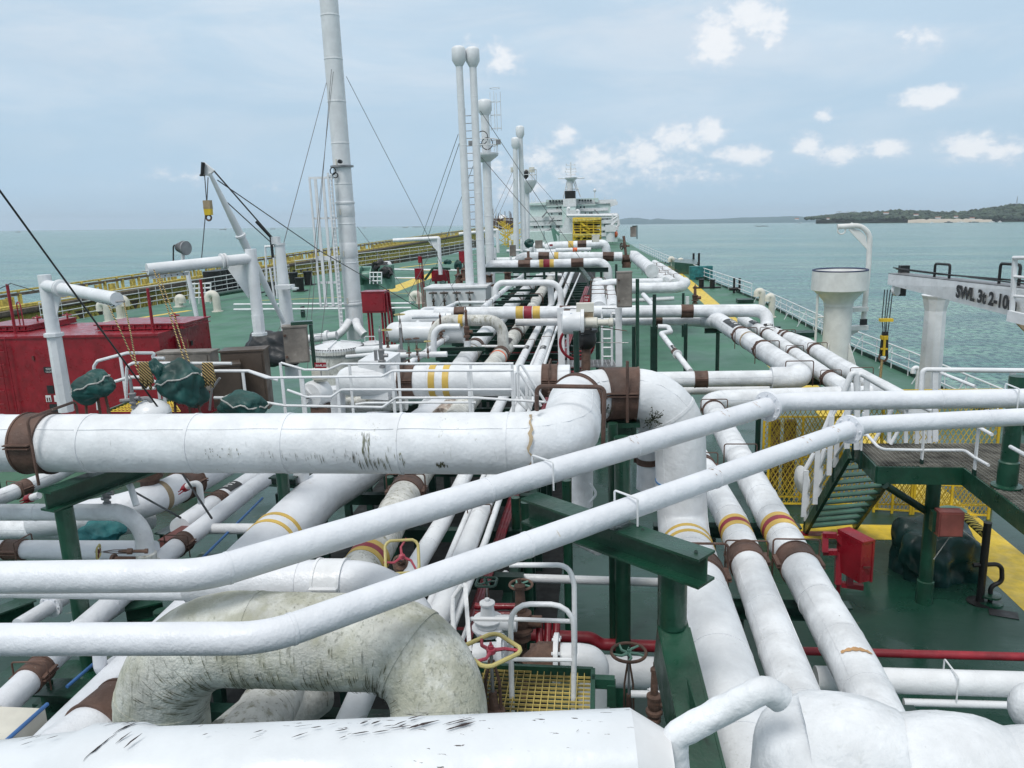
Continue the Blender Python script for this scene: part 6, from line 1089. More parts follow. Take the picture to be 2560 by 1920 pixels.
wire('left hoist wire from boom tip to yellow hook block', ('a',1768,130,27.4), ('a',1785,360,27.4)); wire('right hoist wire from boom tip to yellow hook block', ('a',1798,150,27.4), ('a',1788,360,27.4)); wire('lowering wire hanging below the yellow hook block', ('a',1776,460,27.4), ('a',1735,930,27.4))
wire('upper topping wire from boom head to the derrick post', ('a',1850,95,27.5), ('b',160,690,31), r=.03); wire('lower topping wire from boom middle to derrick post', ('a',1965,368,28.5), ('b',165,745,31), r=.022)
wire('long stay from the boom head passing behind the tallest mast towards the deck', ('a',1880,175,27.8), ('b',560,790,36), ('b',1580,1380,46), r=.022)
wire('thick black shackle link above the derrick post head', ('b',0,530,30.6), ('b',150,690,30.9), r=.06, m=BLACK)
F_ = lambda u, v, y: ('F', u, v, y)
for (lab, q) in [('steel stay from the tallest mast down to the derrick post head', [F_(706,175,47), F_(613,525,31)]), ('steel stay running down the left side of the tallest mast to the tarpaulin', [F_(716,150,46), F_(664,800,34)]), ('steel stay along the mast to the deck by the dome', [F_(720,155,46), F_(655,760,40)]), ('long stay from the tallest mast down to the right deck fittings', [F_(748,165,47), F_(905,470,52), F_(1010,690,55)]), ('stay from the middle of the tallest mast to the box by the relief valves', [F_(772,490,46), F_(905,665,40), F_(960,740,36)]), ('stay from mast middle down to the deck at the left', [F_(722,490,46), F_(690,760,38)]),
   ('left stay from the twin masts to the pier side', [F_(990,290,60), F_(905,530,90)]), ('second stay from the twin masts to the pier side', [F_(992,310,60), F_(915,540,88)]), ('stay falling from behind the third mast to the left deck', [F_(1040,310,70), F_(918,640,75)]), ('long stay from the twin masts over the far pipes to the right', [F_(1038,240,66), F_(1190,470,74), F_(1330,665,60)]), ('stay from the third mast towards the brown pipe clamps', [F_(1040,340,66), F_(1160,480,66), F_(1250,665,60)]), ('stay from lookout mast towards the superstructure', [F_(1140,370,112), F_(1290,540,150)]), ('short stay crossing between the third and far masts', [F_(1110,365,108), F_(1050,500,100)]),('short stay from far masts down to the left pipes', [F_(1115,380,108), F_(1040,545,100)]),
   ('low stay from the twin masts to the derrick side', [F_(1010,560,61), F_(975,620,60), F_(900,745,50)]), ('stay from the tank top to deck right of the red locker', [F_(955,500,70), F_(880,640,60)]), ('black stay by the derrick post foot, left', [F_(632,655,40), F_(590,735,34)]), ('black stay by the derrick post foot, right', [F_(612,640,33), F_(636,720,32)]), ('stay crossing low in front of the white vent box', [F_(905,600,66), F_(1020,700,60), F_(1065,770,50)])]:
    wire(lab, *q, r=.016 if q[0][3] < 50 else .024)
wire('thick dark cable sloping down from the upper left edge across the deckhouse', ('F',-20,385,11), ('F',180,660,12.2), ('F',345,885,13.3), r=.017, m=BLACK, name='cable')
wire('dark rod continuing the sloping cable below the thickest pipe', ('k',1160,240,13), ('k',1560,465,12), r=.02, m=BLACK, name='cable'); wire('black turnbuckle rod over the white labelled pipe', ('k',1580,90,13), ('k',1830,470,12), r=.02, m=BLACK, name='cable'); wire('thin mooring line sagging from the far left roof post, left side', ('a',0,1110,20), ('a',95,1065,19.5), r=.012, m=BLACK, name='cable'); wire('thin line sagging from the far left roof post to the right', ('a',100,1068,19.5), ('a',400,1160,19), r=.012, m=BLACK, name='cable')
wire('grey hose loops beside the brown cabinet', ('g',1810,780,15), ('g',1830,600,15), ('g',1900,500,15), r=.025, m=GREY, name='cable')
# caged ladder tower left of the tallest mast
t = thing('ladder_cage', 'tall open white ladder cage standing just left of the tallest mast', 'ladder cage', P('b',735,1500,y=46)); mb = MB(); xs_ = []
for (u0, v0, u1, v1, w) in [(462,158,560,1265,.11),(512,165,605,1265,.17),(578,155,668,1265,.16),(620,110,735,1480,.12),(650,120,750,1470,.1)]: mb.bar(P('b',u0,v0,y=46), P('b',u1,v1,y=46), w, .08)
mb.build('upright', STACKW, t, smooth=False); mb = MB()
for (v, ua, ub, dz) in [(155,460,670,.22),(505,490,705,.18),(850,520,725,.45),(1060,540,735,.22),(1265,560,740,.15)]: MB().bar(P('b',ua,v,y=46.1), P('b',ub,v-3,y=46.1), .08, dz*.6).bar(P('b',ua,v,y=46.1), P('b',ua,v,y=47.2), .08, dz*.6).build('hoop_band', STACKW, t, smooth=False)
for k in range(38): v = 130+k*35; u = 622+(735-622)*(v-110)/1370; MB().rod(P('b',u,v,y=45.9), P('b',u+24,v,y=45.9), .02, 4).build('rung', STACKW, t)
t = thing('post_ladder', 'thin white framed ladder just left of the derrick post', 'ladder', P('b',160,1200,y=36)); mb = MB()
for (u0,v0,u1,v1) in [(80,750,95,1040),(120,930,160,1195),(150,820,185,1195)]: mb.rod(P('b',u0,v0,y=36), P('b',u1,v1,y=36), .05, 5)
mb.rod(P('b',75,748,y=36), P('b',160,745,y=36), .05, 5); mb.build('stile', WHITE, t)
# red locker on legs, other red boxes
def locker(label, c, w, h, d, y, legs=True, foot_v=None):
    c0 = P(*c, y=y); t = thing('fire_locker', label, 'locker', V(c0.x,c0.y,0)); MB().box(c0, (w,d,h)).box(c0+V(0,0,h/2+.03), (w*1.04,d*1.05,.06)).build('body', RED, t, smooth=False); MB().box(c0+V(0,-d/2-.02,0), (w*.86,.04,h*.82)).build('door', RED, t, smooth=False)
    mb = MB(); 
    for (sx_, sy_) in ((-.3,-.3),(.3,-.3),(-.3,.3),(.3,.3),(.75,-.3),(.75,.3)): mb.rod(V(c0.x+sx_*w,c0.y+sy_*d,0), V(c0.x+sx_*w*(.7 if sx_ > .5 else 1),c0.y+sy_*d,c0.z+(h*.45 if sx_ > .5 else -h/2)), .05*w, 6)
    mb.build('leg', RED, t); return t
locker('red fire hose locker on legs in the open deck right of the tallest mast', ('b',1035,1225), 1.38, 1.18, 1.0, 44); locker('red locker on legs behind the white vent box, wider one', ('b',1590,1000), 1.4, .95, .9, 70); locker('narrow red locker on slanted legs behind the vent box, left one', ('b',1410,985), 1.1-.45, .95, .8, 70)
tag(MB().bar(P('b',1460,1035,y=69), P('b',1530,935,y=69), .2, .2).bar(P('b',1530,935,y=69), P('b',1680,940,y=69), .2, .2).build('bent_girder', GREEN, smooth=False), 'green angled beam frame between the two red lockers', 'frame')
locker('dark red box far away by the pier, beside the farthest davit', ('c',545,840), 1.1, 1.8, 1, 118); locker('small red box against the yellow pier railing', ('b',1418,862), 1.0-.5, .9, .5, 112)
# winch
t = thing('mooring_winch', 'pale green mooring winch partly covered by black bags, right of the tallest mast', 'winch', P('b',1000,1110,z=0)); yw = 100
c0 = P('b',990,1020,y=yw); MB().box(c0, (3.6,3,3.0)).build('housing', LGREEN, t, smooth=False); MB().box(P('b',1130,1010,y=yw-3), (1.7,1.5,3.0)).build('motor_box', LGREEN, t, smooth=False); MB().lathe(P('b',905,1000,y=yw-2), [(1.2,0),(1.2,.2),(.6,.22),(.6,1.5),(1.2,1.52),(1.2,1.7)], 20, axis=V(1,0,0)).build('drum', LGREEN, t)
MB().ico(P('b',1075,915,y=yw-3), (1.1,.8,.75), 3, None, .5, 2, 1).build('cover', BLACK, t); MB().ico(P('b',1125,970,y=yw-4), (.8,.7,.7), 3, None, .5, 2, 4).build('cover', BLACK, t); MB().ico(P('b',1130,905,y=yw-2), (.6,.5,.5), 3, None, .3, 2, 6).build('cover', CLEARW, t)
mb = MB(); [mb.rod(P('b',u,970,y=yw-6), P('b',u,1070,y=yw-6), .08, 5) for u in (985,1015,1050,1085)]; [mb.rod(P('b',980,v,y=yw-6), P('b',1088,v,y=yw-6), .07, 5) for v in (972,1010,1045)]; mb.build('guard_rail', WHITE, t)
# bollards left
def bollard(label, foot, r, h, pair=None): 
    t = thing('bollard', label, 'bollard', foot); MB().lathe(foot, [(r*.9,0),(r,h*.85),(r*1.12,h*.87),(r*1.12,h)], 16).build('drum', BLACK, t); MB().box(foot+V(0,0,.08), (r*3,r*2.4,.16)).build('base', BLACK, t, smooth=False)
for (u, v, lab) in [(385,1135,'black bollard nearest the derrick post on its right'),(330,1090,'black bollard behind the nearest one, right of the derrick post'),(455,1080,'black bollard between derrick post and ladder cage'),(10,1150,'black bollard left of the derrick post'),(150,1170,'black bollard just behind the left ladder of the derrick post')]: p_ = P('b',u,v,z=0); bollard(lab, p_, p_.y*.0056, p_.y*.0185)
# transverse white pipes left deck
for (c, v0, v1, lab) in [('b',1245,1238,'upper of two long white pipes crossing the open left deck'),('b',1290,1278,'lower of two long white pipes crossing the open left deck')]:
    a, b_ = P(c,-1100 if False else -190,v0+3,z=.9), P(c,1340,v1,z=.9); pipe('deck_pipe', lab, 'pipe', [a, b_], .115, WHITE, seg=14)
    for k in range(4): p_ = a.lerp(b_, .15+.25*k); tag(MB().box(V(p_.x,p_.y,.33), (.3,.5,.62)).build('pipe_stand', DGREEN, smooth=False), '%s short green stand under the %s' % (['leftmost','second from left','third from left','rightmost'][k], 'upper crossing pipe' if v0 == 1245 else 'lower crossing pipe'), 'stand', 'short green stands under the deck pipes')
pipe('deck_pipe', 'long white pipe crossing the far deck beyond the winch', 'pipe', [P('b',1160,945,z=.9), P('b',1740,955,z=.9)], .18, WHITE, seg=12); pipe('deck_pipe', 'lower white pipe crossing behind the narrow red locker', 'pipe', [P('b',1170,1020,z=.9), P('b',1400,1020,z=.9)], .13, WHITE, seg=12)
pipe('deck_pipe', 'green fender-like pipe along the deck edge left of the davit gusset', 'pipe', [P('a',1830,1170,z=.9), P('a',2130,1120,z=.9)], .3, GREEN, seg=14)
# goosenecks
def goose(label, foot, h, w, r, m=WHITE, rz=0, nm='gooseneck_vent'):
    f = foot; d = V(math.cos(rz), math.sin(rz), 0); pts = [f, f+V(0,0,h-w*.5), f+V(0,0,h)] ; path = [f, f+V(0,0,h-w/2)]
    for k in range(1, 13): a = math.pi*k/12; path.append(f+V(0,0,h-w/2)+d*(w/2*(1-math.cos(a)))+V(0,0,w/2*math.sin(a)))
    path.append(path[-1]-V(0,0,r*.8)); t = thing(nm, label, 'vent', f); MB().tube(path, r, 20).build('pipe', m, t); MB().lathe(path[-1]+V(0,0,.04), [(r*1.08,0),(r*1.08,.1)], 20, axis=V(0,0,-1)).build('mouth_collar', m, t); MB().lathe(f, [(r*1.5,0),(r*1.5,.08)], 20).build('base_flange', m, t)
    return t
for (c,u,v,hp,wp,rp_,rz,lab) in [('a',945,1400,140,105,.0115,math.pi,'gooseneck vent behind the left davit gusset with a black label, left of the pair'),('a',1050,1370,145,95,.0115,0,'gooseneck vent behind the left davit, right of the pair'),('a',1880,1310,140,120,.012,math.pi,'gooseneck vent in front of the deckhouse, left of the larger davit'),('a',1550,1270,70,50,.008,0,'small gooseneck vent near the searchlight post'),('c',170,1240,80,110,.011,math.pi,'gooseneck pipe bent to the left beside the vent box'),
    ('d',630,950,95,50,.0062,math.pi,'far gooseneck vent on the starboard edge, left of the green hatch pair'),('d',710,945,78,50,.0062,math.pi,'far gooseneck vent on the starboard edge, right of the green hatch pair'),('d',1395,1330,185,75,.0095,math.pi*.98,'larger gooseneck vent at the starboard railing, left of the pair'),('d',1480,1360,170,60,.0095,math.pi,'gooseneck vent with a black label at the starboard railing, right of the pair'),('j',1285,640,205,75,.0075,math.pi,'slim bent white pipe by the crane pedestal')]:
    f = P(c,u,v,z=0 if c != 'j' else 1.0); k = f.length/1930/3.456; goose(lab, f, hp*k*1.03, wp*k*.55, f.length*(.0045 if c == 'a' or c == 'c' else .0025 if v < 960 else .0038), CREAM if c != 'j' else WHITE, rz)
# ---------------------------------------------------------------- railings at deck edges
def offs(pts, d): return [V(x+d,y,0) for x,y in pts]
railing('ship_railing', 'white three rail starboard railing in front of the open sea, nearer stretch', [V(18.2,22,0),V(18.0,36,0),V(17.6,46,0),V(17.0,54,0),V(16.75,66,0),V(16.5,84,0)], 1.45, 3, 2.2, .045, .05, CLEARW, lean=-.7)
railing('ship_railing', 'white starboard railing, far stretch beyond the green hatch', [V(16.3,88,0),V(14.2,113,0),V(11.6,150,0),V(9.2,200,0)], 1.6, 3, 3.5, .06, .06, CLEARW)
mb = MB(); pts = [V(18.35,20,0),V(18.15,36,0),V(17.75,46,0),V(17.15,54,0),V(16.9,66,0),V(16.65,84,0),V(14.3,113,0),V(11.7,150,0)]
for a, b_ in zip(pts[:-1], pts[1:]): mb.bar(a+V(0,0,.12), b_+V(0,0,.12), .08, .24)
tag(mb.build('deck_edge_bar', DGREEN, smooth=False), 'dark green raised edge bar along the starboard deck side', 'edge bar')
railing('ship_railing', 'white port-side railing along the pier, behind the deckhouse', [V(-59.8,76,0),V(-59.5,84,0),V(-56.4,110,0),V(-55.8,134,0)], 2.6, 4, 3.2, .07, .08, CLEARW)
railing('ship_railing', 'white port-side railing along the pier, far stretch', [V(-55.4,136,0),V(-50,160,0),V(-45.2,180,0),V(-41,200,0),V(-38,230,0)], 3.2, 4, 5, .09, .1, CLEARW)
t = thing('gangway_tower', 'small white railed gangway landing beside the pier, right of the searchlight', 'gangway', P('a',1720,1240,z=0)); mb = MB()
for u in (1640,1680,1720,1770,1820): mb.rod(P('a',u,1240,y=88), P('a',u,1060,y=88), .09, 4)
for v in (1070,1110,1150,1190): mb.rod(P('a',1640,v,y=88), P('a',1825,v-4,y=88), .08, 4)
mb.build('rail_frame', WHITE, t)
for (c,u,v,w,d_,h,lab) in [('d',1100,1430,.9,.9,.01,'')][:0]: pass
for (u, v, lab) in [(1200,1150,'black roller fairlead standing by the starboard railing, nearer one'),(850,935,'black roller fairlead standing by the starboard railing, farther one')]:
    f = P('d',u-20,v,z=0); t = thing('fairlead', lab, 'fairlead', f); k = f.length/1930/3.456
    for dx in (-1,1): MB().box(f+V(dx*22*k,0,62*k), (16*k,16*k,124*k)).build('post', BLACK, t, smooth=False)
    MB().lathe(f+V(-60*k,0,35*k), [(14*k,0),(14*k,80*k)], 12, axis=V(1,0,0)).build('roller', BLACK, t)
f1, f2 = P('d',875,1105,z=0), P('d',970,1110,z=0); t = thing('double_bollard', 'black double bollard on deck beside the yellow walkway strip', 'bollard', (f1+f2)/2)
for f in (f1, f2): MB().lathe(f, [(.32,0),(.32,1.0),(.38,1.02),(.38,1.12)], 16).build('drum', BLACK, t)
MB().box((f1+f2)/2+V(0,0,.08), (3.4,.8,.16)).build('base', BLACK, t, smooth=False)
t = thing('green_hatch', 'green boxy hatch cover on the far starboard deck below the goosenecks', 'hatch', P('d',750,990,z=0)); A, B_ = P('d',645,975,z=0), P('d',840,1000,z=0); MB().prism([V(A.x,A.y,0),V(B_.x,B_.y,0),V(B_.x+1.2,B_.y+11,0),V(A.x,A.y+11,0)], V(0,0,1.7)).build('body', GREEN, t, smooth=False)
tag(MB().box(P('d',870,975,z=.9), (3.2,1.2,1.9)).build('teal_rack', TEALB, smooth=False), 'teal covered rack against the railing right of the green hatch', 'rack')
for (c,u,v,lab) in [('d',1250,1215,'low dark green tray by the railing near the gooseneck pair'),('d',1760,1500,'low dark green tray by the railing near the funnel vent'),('d',875,1020,'low dark green tray near the green hatch')]: f = P(c,u,v,z=.2); tag(MB().box(f, (1.6,1.4,.35)).build('deck_tray', DGREEN, smooth=False), lab, 'tray')
# ---------------------------------------------------------------- pier trestle (port side)
def pier_pt(u, v, c='a', x=-75): return P(c, u, v, x=x)
zt_top = P('a',0,1170,x=-75); 
pr = thing('pier_walkway', 'long yellow and brown steel pier walkway with trusses running along the left side', 'pier', V(-75,110,-6)); XP = -75; Y0, Y1 = 70, 560; zt = P('a',640,1110,x=XP).z
print('pier', P('a',0,1170,x=XP), P('a',1280,1010,x=XP), P('b',1000,770,x=XP), P('a',0,1330,x=XP), P('b',1000,840,x=XP))
zrail = P('a',640,1090,x=XP).z; zdeck = P('a',640,1200,x=XP).z; zbot = zdeck-4.2
def pbar(name, z, w, h, m): MB().bar(V(XP,Y0,z), V(XP,Y1,z), w, h).build(name, m, pr, smooth=False)
pbar('handrail', zrail, .35, .35, TBROWN); pbar('deck', zdeck-.1, 5, .45, TBROWN); pbar('girder', zdeck-1.3, .8, .8, TYEL); pbar('lower_chord', zbot, .5, .5, TYEL)
MB().bar(V(XP-4.5,Y0,zrail), V(XP-4.5,Y1,zrail), .25, .25).build('handrail', TYEL, pr, smooth=False)
mb = MB(); mb2 = MB(); mb3 = MB(); k = 0; y_ = Y0; rn = random.Random(5)
while y_ < Y1:
    mb.box(V(XP+.1,y_,(zrail+zdeck)/2), (.35,.35,zrail-zdeck)); mb.box(V(XP-4.4,y_+1,(zrail+zdeck)/2), (.3,.3,zrail-zdeck))
    if rn.random() < .75: mb3.box(V(XP+.3,y_+1.3,zdeck+.75), (.5,1.1,1.3)); 
    if k % 2 == 0: mb3.box(V(XP+.2,y_+2.0,(zrail+zdeck)/2-.1), (.22,.3,(zrail-zdeck)*.85)); mb3.box(V(XP+.2,y_+3.0,(zrail+zdeck)/2-.1), (.22,.3,(zrail-zdeck)*.85)); mb3.box(V(XP+.2,y_+2.5,zrail-.45), (.2,1.2,.3))
    mb2.bar(V(XP+.3,y_,zdeck-1.4), V(XP+.3,y_+2.2,zbot), .45, .5); mb2.bar(V(XP+.3,y_+4.4,zdeck-1.4), V(XP+.3,y_+2.2,zbot), .45, .5); mb2.bar(V(XP+.4,y_,zdeck-1.4), V(XP+.4,y_,zbot), .35, .5)
    y_ += 4.4; k += 1
mb.build('rail_posts', TYEL, pr, smooth=False)['kind'] = 'stuff'; mb2.build('truss', TYEL, pr, smooth=False); mb3.build('pipe_stools', TYEL, pr, smooth=False)['kind'] = 'stuff'
mb = MB(); mb.prism([V(XP-6,Y0,zdeck-.5),V(XP-6,Y1,zdeck-.5),V(XP-6.5,Y1,zbot-6),V(XP-6.5,Y0,zbot-6)], V(-.4,0,0)); mb.build('dark_fascia', TBROWN, pr, smooth=False)
for z_ in (zdeck+.25,zdeck+.5): MB().rod(V(XP+1.4,Y0,z_), V(XP+1.4,Y1,z_), .16, 6).build('pipe_run', TYEL, pr)
for i, y_ in enumerate((88,118,150,190,240,290)): mb = MB(); mb.rod(V(XP-3,y_,SEA_Z-4), V(XP-3,y_,zbot), 1.1, 12).rod(V(XP-3,y_+5,SEA_Z-4), V(XP-3,y_+5,zbot), 1.1, 12); mb.build('pile', TBROWN, pr)
t = thing('mooring_fender', 'black rubber fenders between pier and port railing left of the larger davit', 'fender', P('a',1950,1130,z=0)); 
for k in range(6): c0 = P('a',1850+k*45,1140-k*9,x=-61.5); MB().rod(c0+V(0,0,-.4), c0+V(0,0,3.3), 1.4, 12).build('fender', BLACK, t)
# oil platform / berth structure far left of superstructure
t = thing('jetty_platform', 'distant brown jetty loading platform with pipes left of the superstructure', 'jetty', P('c',880,620,y=330)); rn = random.Random(8); 
A_, B_ = P('c',790,600,y=330), P('c',965,500,y=330); MB().box((A_+B_)/2, (B_.x-A_.x, 20, B_.z-A_.z)).build('block', mat('jetty_brown', (.17,.12,.10), .8, var=.4), t, smooth=False); mb = MB(); mbw = MB()
for k in range(40):
    u, v = rn.uniform(790,965), rn.uniform(500,600); p_ = P('c',u,v,y=318); q_ = p_+V(rn.uniform(-4,4) if k % 2 else 0, 0, rn.uniform(2,6) if k % 2 == 0 else rn.uniform(-2,2)); (mb if k % 3 else mbw).rod(p_, q_, .12, 4)
mb.build('framework', RUST, t); mbw.build('pipework', CLEARW, t); MB().ico(P('c',885,515,y=322), (2.2,2,2), 2, None, 0).build('tank', CLEARW, t)
t = thing('yellow_gangway', 'dense yellow gangway framework behind the farthest davit', 'gangway', P('c',900,700,y=200)); mb = MB()
for k in range(46): u, v = rn.uniform(875,985), rn.uniform(590,760); p_ = P('c',u,v,y=205+rn.uniform(-4,4)); mb.bar(p_, p_+rn.choice([V(4,0,0),V(0,0,3),V(3,0,2),V(-3,0,2)]), .16, .16)
mb.build('framework', YEL, t, smooth=False)
# ================================================================ SUPERSTRUCTURE
YS = 262; ss = thing('accommodation_block', 'pale green-white ship superstructure with bridge windows and radar mast beyond the far pipes', 'superstructure', P('c',1480,720,y=YS))
def sbox(u0,v0,u1,v1,y0,y1,name='wall',m=SUPW,parent=ss): a, b_ = P('c',u0,v0,y=y0), P('c',u1,v1,y=y0); return MB().box(V((a.x+b_.x)/2,(y0+y1)/2,(a.z+b_.z)/2), (abs(b_.x-a.x), y1-y0, abs(b_.z-a.z)+.01)).build(name, m, parent, smooth=False)
sbox(1120,385,1820,640,YS,YS+18); sbox(1105,500,1880,720,YS-2,YS+17); sbox(1260,345,1705,390,YS-.5,YS+12,'bridge_deck'); sbox(1150,640,1480,735,YS-5,YS-2)
sbox(1400,390,1520,640,YS-8,YS-.6,'funnel_casing'); sbox(1408,335,1520,400,YS-8.2,YS-2,'funnel_casing',CLEARW); sbox(1424,268,1514,338,YS-8,YS-2,'funnel_top',BLACK)
q_ = [P('c',u,v,y=YS-9) for (u,v) in ((1400,640),(1400,590),(1455,430),(1530,430),(1530,640))]; MB().prism(q_, V(0,2,0)).build('casing_slope', CLEARW, ss, smooth=False)
for (v,x0,x1) in [(368,1110,1870),(430,1270,1800),(495,1110,1880),(540,1105,1885),(600,1105,1890),(650,1110,1880),(470,1530,1880)]: sbox(x0,v,x1,v+5,YS-(.5 if v < 490 else 2.5),YS-.2,'deck_edge',CLEARW)
def mull(u0,v0,u1,v1,n,y0=YS-2.2,name='window'):
    for k in range(n): w = (u1-u0)/n; sbox(u0+k*w+w*.16,v0,u0+(k+1)*w-w*.16,v1,y0-.35,y0,name,GLASS)
mull(1285,347,1415,362,5,YS-.6); mull(1540,342,1660,356,5,YS-.6); mull(1115,372,1240,380,6,YS-.1); mull(1740,362,1815,378,4,YS-.1)
for (u,v,n,sp) in [(1310,465,1,0),(1375,465,2,16),(1355,415,1,0),(1385,408,1,0),(1170,522,1,0),(1245,522,1,0),(1310,520,1,0),(1360,520,2,18),(1160,577,2,18),(1230,575,1,0),(1300,577,1,0),(1355,575,2,18),(1170,635,1,0),(1245,632,1,0),(1320,632,1,0),(1560,408,2,30),(1600,460,1,0),(1640,458,2,16),(1560,520,1,0),(1620,518,2,18),(1690,520,1,0),(1750,510,1,0),(1790,512,1,0),(1770,562,2,20),(1840,565,1,0),(1760,615,1,0),(1800,615,2,20),(1850,505,1,0),(1380,632,1,0)]:
    for k in range(n): sbox(u+k*sp-5,v-8,u+k*sp+7,v+9,YS-2.45,YS-2.0,'window',GLASS)
sbox(1352,405,1366,432,YS-.35,YS,'door',BLACK)
for (a0,b0,a1,b1) in [(1228,495,1270,448),(1285,548,1330,500),(1680,430,1730,480),(1260,620,1300,600)]: MB().bar(P('c',a0,b0,y=YS-3.5), P('c',a1,b1,y=YS-3.5), .9, .4).build('stair', GREY, ss, smooth=False)
mb = MB()
for (v,x0,x1) in [(355,1130,1250),(360,1700,1820),(420,1275,1400),(418,1560,1700),(482,1120,1400),(465,1820,1880),(480,1560,1740),(528,1110,1400),(588,1110,1400),(590,1760,1880),(628,1130,1400)]:
    for dv in (0,6): mb.rod(P('c',x0,v+dv,y=YS-3.6), P('c',x1,v+dv,y=YS-3.6), .035, 3)
    for k in range(int((x1-x0)/28)): mb.rod(P('c',x0+28*k,v,y=YS-3.6), P('c',x0+28*k,v+13,y=YS-3.6), .035, 3)
mb.build('guard_rails', WHITE, ss)['kind'] = 'stuff'
q_ = [P('c',u,v,y=YS-1) for (u,v) in ((1815,355),(1880,358),(1880,385),(1820,405))]; MB().prism(q_, V(0,6,0)).build('bridge_wing', CLEARW, ss, smooth=False); q_ = [P('c',u,v,y=YS-1) for (u,v) in ((1105,378),(1260,366),(1260,388),(1125,392))]; MB().prism(q_, V(0,6,0)).build('bridge_wing', SUPW, ss, smooth=False)
mb = MB(); my = YS-5; mb.rod(P('c',1468,270,y=my), P('c',1468,165,y=my), 1.0, 12); mb.rod(P('c',1475,165,y=my), P('c',1475,20,y=my), .22, 6)
for (a0,b0,a1,b1) in [(1410,330,1445,175),(1440,270,1455,180),(1560,320,1510,180),(1530,270,1495,180),(1425,250,1545,250)]: mb.rod(P('c',a0,b0,y=my), P('c',a1,b1,y=my), .16, 4)
mb.lathe(P('c',1478,160,y=my)-V(0,0,1), [(.8,0),(1.9,.9),(2,1.3)], 12); mb.rod(P('c',1365,160,y=my), P('c',1595,155,y=my), .16, 4)
for (v,w) in [(130,38),(105,45),(80,40),(45,36)]:
    mb.rod(P('c',1475-w,v,y=my), P('c',1475+w,v-4,y=my), .09, 4)
    for s_ in (-1,1): mb.rod(P('c',1475+s_*w,v-12,y=my), P('c',1475+s_*w,v+3,y=my), .12, 4)
mb.build('radar_mast', CLEARW, ss); MB().rod(P('c',1683,330,y=YS), P('c',1683,270,y=YS), .15, 5).ico(P('c',1683,262,y=YS), (.5,.5,.6), 2, None, 0).build('antenna', CLEARW, ss)
for u in (1135,1170,1310,1570,1770,1830): MB().rod(P('c',u,365,y=YS+3), P('c',u,322,y=YS+3), .08, 4).build('antenna', CLEARW, ss)
sbox(1683,330,1715,362,YS-1.5,YS+1,'signal_box')
for (u,w) in [(1450,7),(1545,8)]: MB().rods([P('c',u,480,y=YS-11), P('c',u,415 if u < 1500 else 440,y=YS-11), P('c',u-22 if u > 1500 else u+18,420 if u < 1500 else 437,y=YS-11)], .5, 10, bend=1).build('vent_pipe', CLEARW, ss)
MB().rod(P('c',1440,480,y=YS-12), P('c',1880,480,y=YS-12), .5, 8).build('vent_pipe', CLEARW, ss)
t = thing('crane_pedestal', 'white tapered provision crane pedestal to the right of the yellow tower', 'crane', P('c',1812,700,y=240)); MB().rod(P('c',1818,705,y=240), P('c',1818,600,y=240), 1.35, 12).build('post', STACKW, t); MB().box(P('c',1820,590,y=240), (3.2,3,2)).build('head', CLEARW, t, smooth=False); MB().bar(P('c',1825,560,y=240), P('c',1885,500,y=240), .6, .6).build('jib', CLEARW, t, smooth=False)
tag(MB().ico(P('c',1858,640,y=243), (.9,3.5,1.1), 3, None, 0).build('lifeboat', ORANGE), 'orange lifeboat hanging on the right side of the superstructure', 'lifeboat')
mb = MB(); 
for (a0,b0,a1,b1) in [(1825,560,1880,520),(1840,600,1895,560),(1880,470,1895,560),(1830,520,1890,480),(1890,540,1870,600),(1835,470,1840,620)]: mb.rod(P('c',a0,b0,y=246), P('c',a1,b1,y=246), .3, 5)
tag(mb.build('boat_davit', CLEARW), 'white lifeboat davit arms on the right side of the superstructure', 'davit')
# yellow tower
yt = thing('yellow_tower', 'bright yellow open pipe tower in front of the superstructure', 'tower', P('c',1615,710,y=215)); mb = MB(); yy = 215
for u in (1497,1560,1615,1672,1734): 
    for dy in (0,10): mb.bar(P('c',u,708,y=yy)+V(0,dy,0), P('c',u,502,y=yy)+V(0,dy,0), .34, .34, up=V(0,1,0))
for v in (505,545,590,640,690): 
    for dy in (0,10): mb.bar(P('c',1493,v,y=yy)+V(0,dy,0), P('c',1738,v,y=yy)+V(0,dy,0), .3, .35)
mb.build('frame', YEL, yt, smooth=False); mb = MB()
for (a0,b0,a1,b1) in [(1560,540,1640,600),(1580,600,1660,650),(1560,690,1600,640),(1500,690,1540,640)]: mb.bar(P('c',a0,b0,y=yy-.5), P('c',a1,b1,y=yy-.5), .7, .5)
for v in (530,572,615,665):
    mb.rod(P('c',1495,v,y=yy-1), P('c',1736,v,y=yy-1), .10, 4)
mb.build('stair_and_rails', YEL, yt, smooth=False); mb = MB(); rn = random.Random(4)
for k in range(60): u, v = rn.uniform(1525,1705), rn.uniform(525,695); p_ = P('c',u,v,y=yy+4); mb.box(p_, (rn.uniform(.6,2.2),1.5,rn.uniform(.5,1.6)))
mb.build('machinery', DBROWN, yt, smooth=False); sbox(1493,508,1740,518,yy-1,yy+11,'top_deck',TYEL,yt); sbox(1493,640,1740,648,yy-1,yy+11,'lower_deck',TYEL,yt)
